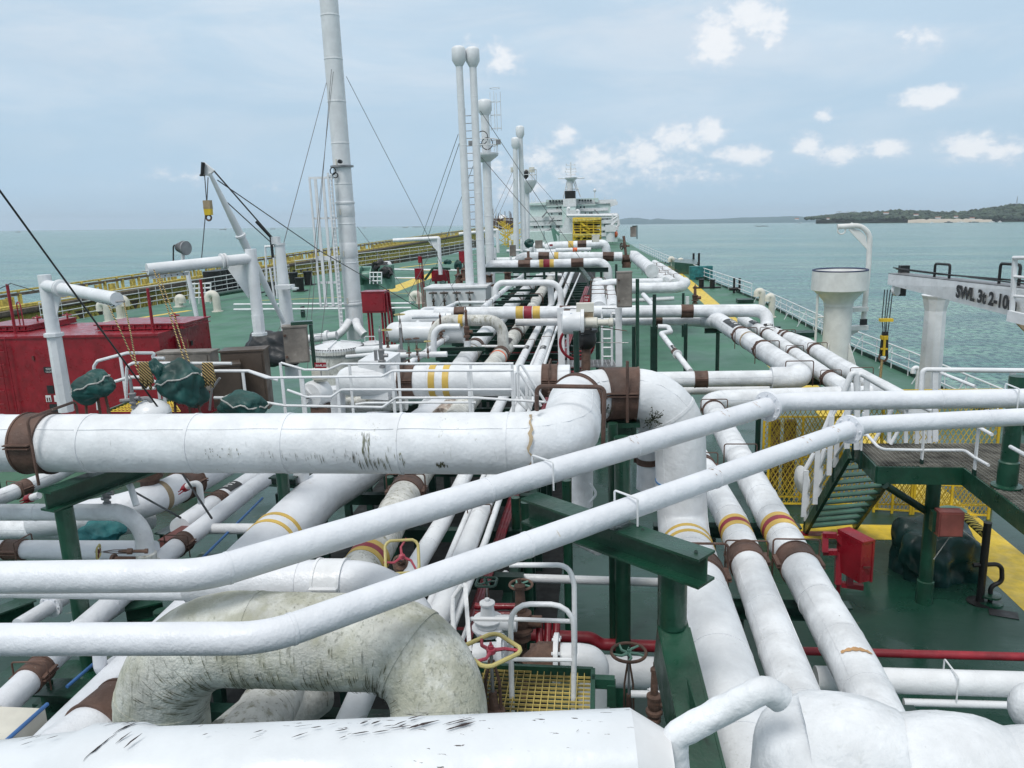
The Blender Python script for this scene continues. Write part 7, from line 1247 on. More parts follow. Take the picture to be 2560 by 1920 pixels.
# blocks between: white deckhouses in the distance
for (u0,v0,u1,v1,y_,m_,lab) in [(1250,618,1370,700,200,SUPW,'pale angular deckhouse left of the yellow tower'),(1110,620,1240,700,228,SUPW,'pale low deckhouse behind the far masts'),(955,650,1005,690,150,STACKW,'white square cowl left of the far masts'),(1370,640,1490,720,225,SUPW,'pale panelled block under the funnel casing')]:
    a, b_ = P('c',u0,v0,y=y_), P('c',u1,v1,y=y_); tag(MB().box(V((a.x+b_.x)/2,y_+3,(a.z+b_.z)/2), (b_.x-a.x,6,a.z-b_.z)).build('deckhouse', m_, smooth=False), lab, 'deckhouse')
t = thing('deck_crane', 'folded grey hose crane leaning before the pale angular deckhouse', 'crane', P('c',1340,700,y=185)); MB().bar(P('c',1345,700,y=185), P('c',1320,590,y=185), 1.0, .8).bar(P('c',1320,590,y=185), P('c',1375,650,y=185), .5, .5).build('jib', LGREEN, t, smooth=False)
# far crossing pipes
pipe('far_bent_pipe', 'nearest of the far crossing pipes, yellow-red banded, bending down at its right end', 'pipe', [P('c',745,985,y=62), P('c',770,905,y=62), P('c',1060,905,y=62), P('c',1790,882,y=62), P('c',1800,1060,y=62)], .36, CANVAS, bend=[0,1.2,.1,2.0,0], seg=26, seams=6, bands=[(('c',1270,897),[(-.42,.32,BAND_Y),(0,.5,BAND_R),(.42,.32,BAND_Y)])], clamps=[('c',1077,905,.95),('c',1532,890,.95)])
pipe('far_crossing_pipe', 'far white crossing pipe with a large rusty valve at its right end', 'pipe', [P('c',1010,860,y=74), P('c',1070,836,y=74), P('c',1920,834,y=74)], .42, CANVAS, bend=1.2, seg=26, seams=8, bands=[(('c',1300,836),[(-.55,.4,BAND_Y),(.55,.4,BAND_Y)])], clamps=[('c',1245,836,1.0),('c',1800,834,1.0)])
pipe('far_bent_pipe', 'farthest large white crossing pipe with one yellow band, turning down at the right', 'pipe', [P('c',1120,800,y=96), P('c',1150,737,y=96), P('c',1250,737,y=96)], .36, CANVAS, bend=1.6, seg=22)
pipe('far_crossing_pipe', 'upper far crossing pipe running from the tiny red sign to the right bend', 'pipe', [P('c',1262,765,y=92), P('c',1300,745,y=92), P('c',1700,728,y=92), P('c',1775,722,y=92), P('c',1785,800,y=92)], .5, CANVAS, bend=[0,1,.3,1.6,0], seg=22, bands=[(('c',1478,738),[(0,.6,BAND_Y)])], clamps=[('c',1573,735,1.0)])
pipe('far_crossing_pipe', 'thinner far crossing pipe with an orange band under the upper one', 'pipe', [P('c',1345,778,y=88), P('c',1650,772,y=88)], .22, CANVAS, seg=16, bands=[(('c',1512,775),[(0,.5,ORANGE)])])
pipe('far_crossing_pipe', 'short far pipe with a rounded left end above the rusty valve line', 'pipe', [P('c',1180,795,y=84), P('c',1345,790,y=84)], .24, CANVAS, seg=16)
pipe('far_elbow', 'white elbow falling right from the far rusty valve to the right bundle', 'pipe', [P('d',262,832,y=74), P('d',300,832,y=74), P('d',400,915,y=66), P('d',450,960,y=60)], .52, CANVAS, bend=1.0, seg=24)
pipe('inverted_u_pipe', 'white inverted U pipe spanning the middle of the bundle with both legs down', 'pipe', [P('c',820,1190,y=50), P('c',830,1062,y=50), P('c',1385,1058,y=50), P('c',1392,1270,y=50)], .2, CLEARW, bend=1.3, seg=22); pipe('riser_pipe', 'white leg pipe inside the inverted U', 'pipe', [P('c',1250,1062,y=50.5), P('c',1300,1062,y=50.5), P('c',1308,1250,y=50.5)], .2, CLEARW, bend=1.0, seg=22)
pipe('low_pipe', 'low white pipe loop in front of the four valves', 'pipe', [P('c',460,1290,y=55), P('c',475,1232,y=55), P('c',770,1232,y=55)], .13, CANVAS, bend=.8, seg=16)
# starboard mid bundles
for k, (pts, lab, rr) in enumerate([(([('d',330,860),('d',420,960),('d',560,1060)]), 'left of three hooped pipes running aft on the starboard side', .44), (([('d',410,890),('d',500,960),('d',640,1065)]), 'middle of three hooped pipes running aft on the starboard side', .34), (([('d',470,890),('d',570,950),('d',730,1060)]), 'right of three hooped pipes running aft on the starboard side', .34)]):
    pipe('hooped_pipe', lab, 'pipe', [P(*q, z=4.3) for q in pts], rr, CANVAS, bend=.3, seg=22, seams=3, ubolts=[(pts[0][0], pts[0][1]+(pts[2][1]-pts[0][1])*f, pts[0][2]+(pts[2][2]-pts[0][2])*f) for f in (.2,.4,.6,.8)])
pipe('hooped_pipe', 'far white crossing pipe behind the tall grey cabinet, upper one', 'pipe', [P('c',1690,1075,y=52), P('d',100,1055,y=52), P('d',540,1050,y=52)], .22, CANVAS, bend=.5, seg=22)
pipe('hooped_pipe', 'large white crossing pipe with a rounded right end behind the tall grey cabinet', 'pipe', [P('c',1960,1110,y=50), P('d',500,1105,y=50), P('d',700,1102,y=50), P('d',735,1060,y=51.5)], .35, CANVAS, bend=.9, seg=26, seams=5)
pipe('hooped_pipe', 'wider of two hooped pipes coming forward left of the tall grey cabinet', 'pipe', [P('c',1710,1060,z=4.9), P('c',1720,1290,z=4.9)], .42, CANVAS, seg=24, seams=2, ubolts=[('c',1712,v) for v in (1080,1110,1150,1190,1230)]); pipe('hooped_pipe', 'narrower of two hooped pipes coming forward left of the tall grey cabinet', 'pipe', [P('c',1810,1080,z=4.9), P('c',1840,1290,z=4.9)], .31, CANVAS, seg=24, seams=2, ubolts=[('c',1815,v) for v in (1090,1130,1180,1220)])
t = relief_valve('rusty relief valve on a white stub beside the yellow deck strip', P('d',820,1240,z=0), 1.9, .24); pipe('stub_pipe', 'small white stub pipe beside the rusty relief valve', 'pipe', [P('d',755,1245,z=.2), P('d',755,1180,y=P('d',755,1245,z=.2).y)], .2, WHITE, seg=12)
pipe('branch_pipe', 'slim white branch pipe descending behind the tall grey cabinet', 'pipe', [P('d',375,1165,y=46), P('d',460,1260,y=42)], .14, WHITE, seg=14); pipe('branch_pipe', 'low horizontal white pipes under the far bundle', 'pipe', [P('d',270,1215,y=50), P('d',640,1195,y=50)], .14, WHITE, seg=14)
for k in range(5): t = thing('deck_valve', ['first','second','third','fourth','fifth'][k]+' small rusty valve among the far manifold left to right', 'valve', P('c',[760,930,500,1115,880][k],1000,y=64)); c0 = P('c',[770,930,505,1110,560][k],[1010,990,1010,870,960][k],y=66); MB().lathe(c0-V(0,0,.8), [(.45,0),(.45,.15),(.3,.2),(.28,.9),(.4,.95),(.12,1.1),(.12,1.6)], 14).build('body', RUST, t)
rn = random.Random(12)
for k in range(14):
    u = rn.uniform(760,1180); v = rn.uniform(780,1010); y_ = 100-(v-780)*.13; c0 = P('c',u,v,y=y_); L_ = rn.uniform(2,6); ver = k % 3 == 0
    pipe('manifold_pipe', 'small white manifold pipe, part of the distant tangle beneath the far crossings', 'pipe', [c0, c0+(V(0,0,L_*.6) if ver else V(L_,0,0))], rn.uniform(.1,.2), CANVAS if k % 2 else STACKW, seg=10, group='distant tangle of manifold pipes')
# ================================================================ RIGHT SIDE
# funnel vent
f0 = P('j',585,470,z=0); yf = f0.y; CREAMW = mat('off_white_paint', (.66,.665,.65), .45, var=.05, grime=.3, gcol=(.45,.42,.35), gscale=(4,4,.6), gth=(.6,.75)); CREAM = CREAMW; ft = thing('funnel_vent', 'white funnel-shaped vent on a thick column with a dark blue rim, at the starboard side', 'vent', V(f0.x,yf,0))
zf = lambda v: P('e',620,v,y=yf).z; cxf = P('e',600,1400,y=yf).x; rpx = yf/1930/3.456*.93
MB().lathe(V(cxf,yf,0), [(118*rpx,0),(118*rpx,zf(1262)),(124*rpx,zf(1262)+.01),(124*rpx,zf(1240))], 40).build('column', CREAM, ft)
MB().lathe(V(cxf,yf,0), [(124*rpx,zf(1240)),(130*rpx,zf(1215)),(205*rpx,zf(1135)),(236*rpx,zf(1118)),(232*rpx,zf(955)),(226*rpx,zf(955)),(222*rpx,zf(985)),(0.01,zf(985))], 44, caps=False).build('bell', CREAM, ft)
MB().ring(V(cxf,yf,zf(950)), 228*rpx, .045, V(0,0,1), 44, 6).build('rim', mat('navy_cover', (.02,.03,.09), .5), ft)
mb = MB()
for a in (.6,2.4,3.9,5.4): c0 = V(cxf+math.cos(a)*125*rpx, yf+math.sin(a)*125*rpx, 0); mb.prism([c0+V(0,0,.05), c0+V(math.cos(a)*.8,math.sin(a)*.8,.05), c0+V(0,0,2.0)], V(-math.sin(a)*.05,math.cos(a)*.05,0))
mb.build('foot_gusset', CREAM, ft, smooth=False)
t = thing('lifting_davit', 'bent white lifting davit arm rising behind the funnel vent', 'davit', P('e',830,1430,y=yf+1.4)); y_ = yf+1.2
MB().tube(fillet([P('e',818,1440,y=y_), P('e',835,1280,y=y_), P('e',870,900,y=y_), P('e',885,560,y=y_), P('e',600,577,y=y_)], [0,.1,.1,3.0,0], 12), .15, 20).build('arm', CREAM, t); MB().prism([P('e',v[0],v[1],y=y_) for v in ((705,600),(740,590),(800,610),(845,660),(858,760))], V(0,.06,0)).build('gusset', CREAM, t, smooth=False); MB().bar(P('e',705,598,y=y_), P('e',860,765,y=y_), .12, .12).build('brace', CREAM, t, smooth=False); MB().ring(P('e',636,607,y=y_), .22, .05, V(0,1,0), 14, 5).build('lifting_eye', CREAM, t)
for v in (1285,1445): MB().bar(P('e',700,v+8,y=y_-.3), P('e',850,v,y=y_-.1), .5, .25).build('bracket', CREAM, t, smooth=False)
MB().prism([P('e',u,v,y=y_-.2) for (u,v) in ((710,1450),(835,1445),(705,1530))], V(0,.08,0)).build('bracket_web', CREAM, t, smooth=False); c0 = P('e',825,1400,y=y_-.45); MB().box(c0, (.42,.02,.36)).build('mark', LABELB, t, smooth=False)
t = thing('vent_ladder', 'thin white rod ladder left of the funnel vent column', 'ladder', P('e',410,1590,y=yf)); MB().rod(P('e',430,1160,y=yf-.3), P('e',408,1590,y=yf-.3), .07, 6).rod(P('e',415,1360,y=yf-.3), P('e',480,1355,y=yf-.3), .05, 5).build('rod', CREAM, t)
# provision crane
yc = 33; cr_ = thing('deck_crane', 'white box-girder hose crane with black SWL lettering at the right edge', 'crane', P('j',1420,700,y=yc)); colc = P('e',1450,1250,y=yc); px_ = yc/1930/3.456*1.02
MB().lathe(V(colc.x,yc,0), [(92*px_,0),(80*px_,P('e',1450,1300,y=yc).z),(100*px_,P('e',1450,1200,y=yc).z),(112*px_,P('e',1450,1170,y=yc).z),(112*px_,P('e',1450,1165,y=yc).z)], 4 if False else 10).build('pedestal', WHITE, cr_, smooth=False)
tipy, reary = 33.5, 24.0
tt, tb = P('e',1040,985,y=tipy), P('e',1032,1075,y=tipy); rt_, rb = P('e',2380,1130,y=reary), P('e',2380,1420,y=reary)
sd_ = (rt_-tt); sd_.z = 0; nn = V(-sd_.y, sd_.x, 0).normalized()*.62
if nn.y < 0: nn = -nn
MB().quadbox([tb, rb, rb+nn, tb+nn, tt, rt_, rt_+nn, tt+nn]).build('boom', WHITE, cr_, smooth=False)
MB().quadbox([tt+V(0,0,.01), rt_+V(0,0,.01), rt_+nn+V(0,0,.01), tt+nn+V(0,0,.01), tt+V(0,0,.04), rt_+V(0,0,.04), rt_+nn+V(0,0,.04), tt+nn+V(0,0,.04)]).build('boom_top', GREY, cr_, smooth=False)
bd = (rt_-tt).normalized(); bl = (rb-tb).normalized(); mid = (bd+bl).normalized()
def on_boom(u, v):
    d = ray_px(1920+u/3.456, 400+v/3.456); O = V(0,0,H); n_ = (rt_-tt).cross(tb-tt); tt_ = (tt-O).dot(n_)/d.dot(n_); return O+d*tt_
nf = (rt_-tt).cross(tb-tt).normalized(); nf = nf if nf.y < 0 else -nf
pA, pB = on_boom(1625,1180), on_boom(2110,1295); sz = (on_boom(1625,1085)-on_boom(1625,1175)).length*1.62; xd = (pB-pA).normalized()
tx = text_mesh('SWL 3t 2-10m','lettering', LABELB, cr_, pA+nf*.02, xd, V(0,0,1), 1.0, .004, .045)
ws = [v.co for v in tx.data.vertices]; o0 = Vector(cr_['_o']); org = pA+nf*.02-o0; wid = max((w-org).dot(xd) for w in ws); sc = (on_boom(2150,1300)-pA).length/wid; 
for v in tx.data.vertices: q = v.co-org; xx = q.dot(xd); zz = q-xd*xx; v.co = org+xd*xx*sc+zz*sz*.98
for (u,w) in ((1440,.9),(2010,1.1)):
    c0 = on_boom(u, 1020 if u < 1500 else 1070)+nn*.4; MB().rods([c0-bd*.5-V(0,0,.1), c0-bd*.5+V(0,0,.55*w), c0+bd*.5+V(0,0,.55*w), c0+bd*.5-V(0,0,.1)], .05, 6, bend=.1).build('guard_hoop', BLACK, cr_)
MB().tube([tt+nn*.5+V(0,0,.2), tt.lerp(rt_,.35)+nn*.5+V(0,0,.15), rt_+nn*.5+V(0,0,.2)], .03, 5).tube([tt+nn*.3+V(0,0,.25), rt_+nn*.3+V(0,0,.1)], .025, 5).build('boom_wire', BLACK, cr_)
MB().box(tt+nn*.5+V(.3,0,.18), (.35,.3,.3)).box(tb+nn*.4+V(.25,0,-.2), (.4,.35,.55)).build('sheave', BLACK, cr_, smooth=False); MB().lathe(tb+nn*.4+V(.0,-.2,-.2), [(.26,0),(.26,.12)], 16, axis=V(.8,-1,0)).build('sheave_cover', WHITE, cr_)
for (u,u2,k) in ((1008,985,'first'),(1032,1010,'second'),(1058,1025,'third'),(1078,1050,'fourth')): wire(k+' fall wire from the crane tip down to the hook block, counted from the left', ('e',u,1120,33.2), ('e',u2,1370,33.2), ('e',(u2+1005)/2+3,1530,33.2), r=.02, m=BLACK, name='hoist_wire')
tag(MB().box(P('e',1020,1382,y=33.1), (.5,.25,.12)).build('wire_spreader', YEL, smooth=False), 'yellow wire spreader bar between the crane fall wires', 'spreader')
t = thing('hook_block', 'black and yellow hook block hanging low from the white crane', 'hook block', P('j',990,330,y=33)); MB().box(P('j',1005,205,y=33), (.3,.22,1.0), BLACK, taper=.7).box(P('j',1005,225,y=32.8), (.07,.1,.8), YEL).box(P('j',1003,250,y=32.85), (.26,.1,.06), YEL).build('block', None, t, smooth=False); MB().box(P('j',1003,150,y=33), (.24,.26,.16), YEL).build('cheek', None, t, smooth=False); MB().ring(P('j',995,322,y=33), .16, .05, V(0,1,0), 14, 6).build('hook', RUST, t)
tag(MB().tube([P('j',985,340,y=33), P('j',975,450,y=32.8), P('j',965,550,y=32.6)], .05, 6).build('tag_rope', TIGER), 'black and yellow rope tail hanging from the low hook block', 'rope')
t = thing('crane_platform_rail', 'white crane access platform railing at the right edge over the boom', 'railing', P('e',2110,1330,y=23.5)); a = P('e',2105,1340,y=23.3); b_ = P('e',2135,850,y=23.3); MB().bar(a, b_, .11, .1).build('post', CLEARW, t, smooth=False)
for (v,dy) in ((845,0),(1005,30),(1175,20)): MB().rod(P('e',2120,v,y=23.3), P('e',2400,v+dy,y=22.3), .055 if v < 900 else .04, 8).build('rail', CLEARW, t)
MB().bar(P('e',2080,1345,y=23.2), P('e',2400,1420,y=22), .12, .3).build('toe_plate', WHITE, t, smooth=False); MB().bar(P('e',2160,1380,y=24), P('e',2260,1480,y=24), .14, .2).build('brace', TAN, t, smooth=False)
# walkway platform, railings and stairs
ZP = 3.9
plat = thing('walkway_platform', 'dark green raised grating walkway at the right below the diagonal pipes', 'walkway', P('r',850,755,z=0)); pA = P('j',760,1070,z=ZP); pB = P('j',945,1262,z=ZP); pC = P('j',1695,1272,z=ZP); pD = P('j',2300,1720,z=ZP); pE = P('j',2500,1072,z=ZP)
XR = max(pD.x, pE.x)
poly = [pA, pB, pC, pD, V(XR+3,pD.y,ZP), V(XR+3,pA.y,ZP)]
def inside(p, poly):
    c = False; n = len(poly)
    for i in range(n):
        a, b_ = poly[i], poly[(i+1) % n]
        if (a.y > p.y) != (b_.y > p.y) and p.x < (b_.x-a.x)*(p.y-a.y)/(b_.y-a.y)+a.x: c = not c
    return c
def grating(polyg, z, step, w, h, m, name, parent, sx_=None):
    mb = MB(); xs = [p.x for p in polyg]; ys = [p.y for p in polyg]
    def run(dir_):
        lo, hi = (min(ys), max(ys)) if dir_ else (min(xs), max(xs)); s = lo+step/2
        while s < hi:
            hits = []
            for i in range(len(polyg)):
                a, b_ = polyg[i], polyg[(i+1) % len(polyg)]; aa, bb = (a.y, b_.y) if dir_ else (a.x, b_.x)
                if (aa > s) != (bb > s): f = (s-aa)/(bb-aa); hits.append((a.x+(b_.x-a.x)*f) if dir_ else (a.y+(b_.y-a.y)*f))
            hits.sort()
            for k in range(0, len(hits)-1, 2):
                p0, p1 = (V(hits[k],s,z), V(hits[k+1],s,z)) if dir_ else (V(s,hits[k],z+.003), V(s,hits[k+1],z+.003)); mb.bar(p0, p1, w, h)
            s += step
    run(True); run(False); return mb.build(name, m, parent, smooth=False)
GRATE = mat('brown_grating', (.17,.165,.145), .75, var=.3); GRATEY = mat('yellow_worn_grating', (.42,.33,.10), .7, var=.35)
grating(poly, ZP, .10, .013, .03, GRATE, 'grating', plat)
mb = MB(); ring_ = [pA, pB, pC, pD]
for a, b_ in zip(ring_[:-1], ring_[1:]): mb.bar(a-V(0,0,.22), b_-V(0,0,.22), .07, .42)
mb.bar(pA-V(0,0,.2), V(XR+3,pA.y,ZP-.2), .07, .3); mb.build('edge_beam', GREEN, plat, smooth=False); mb = MB()
for k in range(5): y_ = pC.y-.2+(pA.y-pC.y)*k/4.0; mb.bar(V(pB.x+.2 if k < 2 else pA.x+.6,y_+.4,ZP-.2), V(XR+3,y_+.4,ZP-.2), .06, .2)
mb.build('under_beam', DGREEN, plat, smooth=False)
cf_ = P('r',850,755,z=0); MB().lathe(V(cf_.x,cf_.y,0), [(.2,0),(.2,.6),(.165,.62),(.165,ZP-.3)], 24).build('column', GREEN, plat); MB().rod(V(cf_.x-.05,cf_.y+.1,ZP-1.5), P('r',640,115,z=ZP-.45), .09, 10).build('brace', DGREEN, plat)
c2 = P('j',2060,1440,z=ZP+.02); zt2 = 6.42; MB().lathe(V(c2.x,c2.y,ZP+.03), [(.30,0),(.30,.03),(.20,.05),(.20,.55),(.17,.58),(.17,zt2-ZP-.1)], 24).build('pipe_column', GREEN, plat)
# railings on the platform
rl = thing('platform_railing', 'white railing with green post feet around the raised walkway, camera side', 'railing', pC); Rl = 1.08
def rpost(p, h=Rl, t=rl, w=.10): MB().bar(p+V(0,0,-.15), p+V(0,0,h), w, .03, V(1,0,0)).build('post', WHITE, t, smooth=False); MB().bar(p+V(0,0,-.35), p+V(0,0,.12), w+.02, .045, V(1,0,0)).build('post_foot', DGREEN, t, smooth=False)
for q_ in [('j',1325,1245),('j',1780,1335),('j',800,1165),('j',735,1100)]: rpost(P(*q_, z=ZP))
MB().rods([P('j',790,920,y=P('j',800,1165,z=ZP).y), P('j',970,1118,y=P('j',970,1280,z=ZP).y), P('j',1330,1125,y=P('j',1325,1245,z=ZP).y), P('j',1700,1125,y=P('j',1700,1275,z=ZP).y), P('j',1790,1190,y=P('j',1780,1335,z=ZP).y), P('j',1905,1255,y=P('j',1780,1335,z=ZP).y-.6)], .035, 8, bend=.15).build('middle_rail', WHITE, rl)
MB().rods([P('j',820,905,y=17.4), P('j',1340,925,y=P('j',1325,1245,z=ZP).y), P('j',1800,915,y=P('j',1780,1335,z=ZP).y), P('j',1935,990,y=P('j',1780,1335,z=ZP).y-.7)], .038, 8, bend=.1).build('top_rail', WHITE, rl); MB().rod(P('j',2095,1095,y=14), P('j',2300,1210,y=13), .035, 8).build('middle_rail', WHITE, rl)
rl2 = thing('platform_railing', 'white railing on the far side of the raised walkway, in front of the sea', 'railing', pA); yb = pE.y
MB().rods([P('j',1320,700,y=yb), P('j',1335,428,y=yb), P('j',2450,440,y=yb)], .062, 10, bend=.1).build('top_rail', WHITE, rl2)
MB().rod(P('j',1490,455,y=yb), P('j',1790,575,y=yb-1), .04, 8).build('middle_rail', WHITE, rl2)
for u in (1445,2115): MB().bar(P('j',u,440,y=yb), P('j',u,1050,y=yb), .13, .05).build('post', WHITE, rl2, smooth=False)
for (u,v0,v1) in [(1050,750,1060),(1195,740,1060),(1290,930,1070),(1395,930,1060)]: MB().bar(P('j',u,v0,y=yb-.05), P('j',u-5,v1,y=yb-.05), .09, .05).build('post', WHITE, rl2, smooth=False)
for q_ in [(1100,730,910,1060),(1140,930,1060,1075),(1255,740,1190,770)]: MB().rod(P('j',q_[0],q_[1],y=yb-.1), P('j',q_[2],q_[3],y=yb-.1), .045, 8).build('brace', WHITE, rl2)
# stairs
st = thing('stairs', 'dark green steel stairs climbing to the raised walkway from the left', 'stairs', P('q',1790,1125,z=0)); s0 = P('q',1770,1140,z=0); s0b = P('r',470,345,z=0); s1 = pA+V(-.05,.1,0); s1b = pB+V(0,.1,0)
top_l = P('j',700,1150,z=ZP-.15); top_r = top_l+(s0b-s0); MB().bar(s0+V(0,0,.05), top_l, .10, .30).bar(s0b+V(0,0,.05), top_r, .10, .30).build('stringer', GREEN, st, smooth=False); mb = MB(); TREAD = LGREEN
for k in range(1, 12): f = k/12; a, b_ = s0.lerp(top_l, f), s0b.lerp(top_r, f); mb.bar(a+(b_-a)*.03, b_-(b_-a)*.03, .26, .03)
mb.build('tread', mat('tread_paint', (.06,.16,.12), .5, var=.1), st, smooth=False)
hr = thing('stair_handrail', 'white stair handrail posts with green feet along the green stairs', 'handrail', s0); pts_h = []
for k, f in enumerate((.02,.36,.72)): p_ = s0.lerp(top_l, f); MB().bar(p_, p_+V(0,0,1.25), .13, .04, V(0,1,0)).build('post', WHITE, hr, smooth=False); MB().bar(p_-V(0,0,.1), p_+V(0,0,.32), .14, .05, V(0,1,0)).build('post_foot', DGREEN, hr, smooth=False); pts_h.append(p_)
for hh in (1.25,.65): MB().rods([p+V(0,0,hh) for p in pts_h]+[top_l+V(.1,0,hh)], .038, 8).build('rail', WHITE, hr)
hr2 = thing('stair_handrail', 'white looped handrail ends rising above the upper diagonal pipe at the stairs', 'handrail', P('j',700,1000,y=yb-1)); yq = yb-.5
MB().rods([P('j',650,640,y=yq), P('j',720,465,y=yq), P('j',760,455,y=yq), P('j',770,620,y=yq)], .075, 10, bend=.12).build('loop', WHITE, hr2); MB().rods([P('j',765,620,y=yq), P('j',775,480,y=yq), P('j',800,465,y=yq), P('j',1060,620,y=yq), P('j',1400,780,y=yq)], .06, 10, bend=.12).build('rail', WHITE, hr2)
for (u,v0,v1) in [(690,560,1110),(775,540,1120),(855,500,1000)]: MB().bar(P('j',u,v0,y=yq), P('j',u-10,v1,y=yq), .13, .05).build('post', WHITE, hr2, smooth=False)
for (a0,b0,a1,b1) in [(590,755,480,960),(700,755,560,1010),(560,770,410,1130),(400,1150,300,1330),(490,1110,410,1340)]: MB().rod(P('j',a0,b0,y=yq+.2), P('j',a1,b1,y=yq+.2), .06, 8).build('brace', WHITE, hr2)
for (u,v0,v1) in [(540,830,1340),(420,1120,1590),(320,1300,1700)]: MB().bar(P('j',u+10,v0,y=yq+.1), P('j',u-15,v1,y=yq+.1), .12, .05).build('post', WHITE, hr2, smooth=False)
MB().lathe(P('q',1745,690,y=22), [(.42,0),(.3,.08),(0,.12)], 20, axis=V(-1,-.3,0)).build('lamp_dish', WHITE, hr2)
# yellow mesh cage
cage = thing('mesh_fence', 'yellow expanded-metal mesh fence behind the green stairs, left and tallest part', 'fence', P('q',1390,860,z=0))
def mesh_panel(a, b_, h, t, cell=.17, w=.016, m=mat('mesh_yellow', (.50,.36,.04), .55, var=.15), z0=.12):
    d = (b_-a); L_ = d.length; d.normalize(); mb = MB(); hh = h; n = int((L_+hh*.55)/cell)+1; k = -int(hh*.55/cell)-1; slope = .55
    def clip(x0, sgn):
        z_a, z_b = 0.0, hh; xa, xb = x0, x0+sgn*slope*hh
        pts = []
        t0, t1 = 0.0, 1.0; dx = xb-xa
        for lim, s_ in ((0, 1), (L_, -1)):
            # keep s_*(x - lim) >= 0
            fa, fb = s_*(xa-lim), s_*(xb-lim)
            if fa < 0 and fb < 0: return None
            if fa < 0: t0 = max(t0, fa/(fa-fb))
            if fb < 0: t1 = min(t1, fa/(fa-fb))
        if t1-t0 < .02: return None
        return a+d*(xa+dx*t0)+V(0,0,z0+hh*t0), a+d*(xa+dx*t1)+V(0,0,z0+hh*t1)
    for i in range(-60, int(L_/cell)+60):
        for sgn in (1, -1):
            r_ = clip(i*cell, sgn)
            if r_: mb.bar(r_[0], r_[1], w, w, up=d.cross(V(0,0,1)))
    mb.build('mesh', m, t, smooth=False); fr = MB(); 
    for z_ in (z0, z0+hh*.5, z0+hh): fr.bar(a+V(0,0,z_), b_+V(0,0,z_), .05, .05)
    for f in (0, .5, 1): p_ = a.lerp(b_, f); fr.bar(V(p_.x,p_.y,0), V(p_.x,p_.y,z0+hh), .07, .07, V(0,1,0))
    fr.build('frame', YEL, t, smooth=False)
ga = P('q',1395,860,z=0); gb = P('q',2060,870,z=0); ztop_ = P('q',1395,150,y=ga.y).z; mesh_panel(ga, gb, ztop_-.1, cage, .11, .018)
ins = MB()
for (u,w) in ((1560,.28),(1690,.36)): p_ = P('q',u,860,z=0)+V(0,1.2,0); ins.bar(V(p_.x,p_.y,0), V(p_.x,p_.y,ztop_*.85), w, .3, V(0,1,0))
tag(ins.build('brown_stanchion', RUST, smooth=False), 'brown stanchions standing behind the yellow mesh fence', 'stanchion')
mesh2 = thing('mesh_fence', 'yellow mesh fence section under the raised walkway, right of the stairs', 'fence', P('r',740,275,z=0)); mesh_panel(P('r',575,262,z=0), P('r',775,275,z=0), 1.9, mesh2, .12, .017); mesh_panel(P('r',790,275,z=0), P('r',1200,300,z=0), 1.9, mesh2, .12, .017)
mesh3 = thing('mesh_fence', 'pale yellow mesh fence beyond the raised walkway against the deck', 'fence', P('j',1400,1070,z=0)); a = P('j',930,1180,z=0.0); mesh_panel(V(pA.x-1.0,pA.y+5.5,0), V(P('j',1990,1000,y=pA.y+5.5).x,pA.y+5.5,0), 3.9, mesh3, .16, .02)
fs = tag(MB().box(P('r',265,382,z=.0)+V(0,0,.01), (1.1,.35,.012)).build('floor_sign', RED, smooth=False), 'small red floor sign on the yellow deck stripe below the stairs', 'sign')
# red locker on stand
lk = thing('fire_locker', 'red steel hose locker on a red stand beside the right pipe clamp', 'locker', P('r',460,670,z=0)); yl = P('r',440,675,z=.9).y
lc = P('r',468,500,y=yl); la = V(.42,-.9,0).normalized(); MB().bar(lc-la*.40, lc+la*.40, .32, 1.0).build('body', RED, lk, smooth=False); ln_ = V(-la.y,la.x,0)
MB().bar(lc-la*.42+ln_*.18, lc+la*.42+ln_*.18, .05, 1.06).bar(lc-la*.42+V(0,0,.52)+ln_*.03, lc+la*.42+V(0,0,.52)+ln_*.03, .36, .04).build('door', RED, lk, smooth=False); MB().box(lc+la*.42+V(0,-.03,-.1), (.16,.04,.04)).build('handle', MAROON, lk, smooth=False)
mb = MB()
for (u0,v0,u1,v1) in [(310,380,310,480),(300,385,375,390),(375,390,450,480),(385,480,380,655),(445,480,445,660),(400,655,520,672),(300,480,380,480)]: mb.bar(P('r',u0,v0,y=yl+.25), P('r',u1,v1,y=yl+.15), .14, .12)
c0 = P('r',385,655,y=yl+.4); mb.rod(V(c0.x,c0.y,0), c0, .05, 6); mb.build('stand', RED, lk, smooth=False)
# red junction box on column, striped arm, black post, hose
jb = thing('junction_box', 'faded red junction box fixed to the walkway column', 'box', P('r',985,380,y=18.5)); c0 = P('r',985,318,y=18.45); MB().box(c0, (.56,.3,.62)).build('body', PINKR if False else mat('faded_red_box', (.24,.07,.06), .5, var=.15), jb, smooth=False); MB().box(c0+V(0,-.165,0), (.5,.03,.55)).build('door', MATS['faded_red_box'], jb, smooth=False); MB().box(c0+V(-.31,.1,0), (.1,.2,.5)).build('bracket', GREEN, jb, smooth=False)
bp_ = P('r',1155,755,z=0); yb_ = bp_.y; tp_ = P('r',1200,320,y=yb_); tag(MB().lathe(V(bp_.x,yb_,0), [(.3,0),(.3,.03),(.09,.04),(.09,tp_.z),(.1,tp_.z)], 18).build('black_post', BLACK), 'black tubular post beside the covered pump', 'post')
tag(MB().rod(P('r',1075,285,y=yb_+.9), P('r',1180,380,y=yb_+.1), .11, 12).build('striped_bar', TIGER2), 'black and yellow striped arm leaning on the black post', 'arm'); 
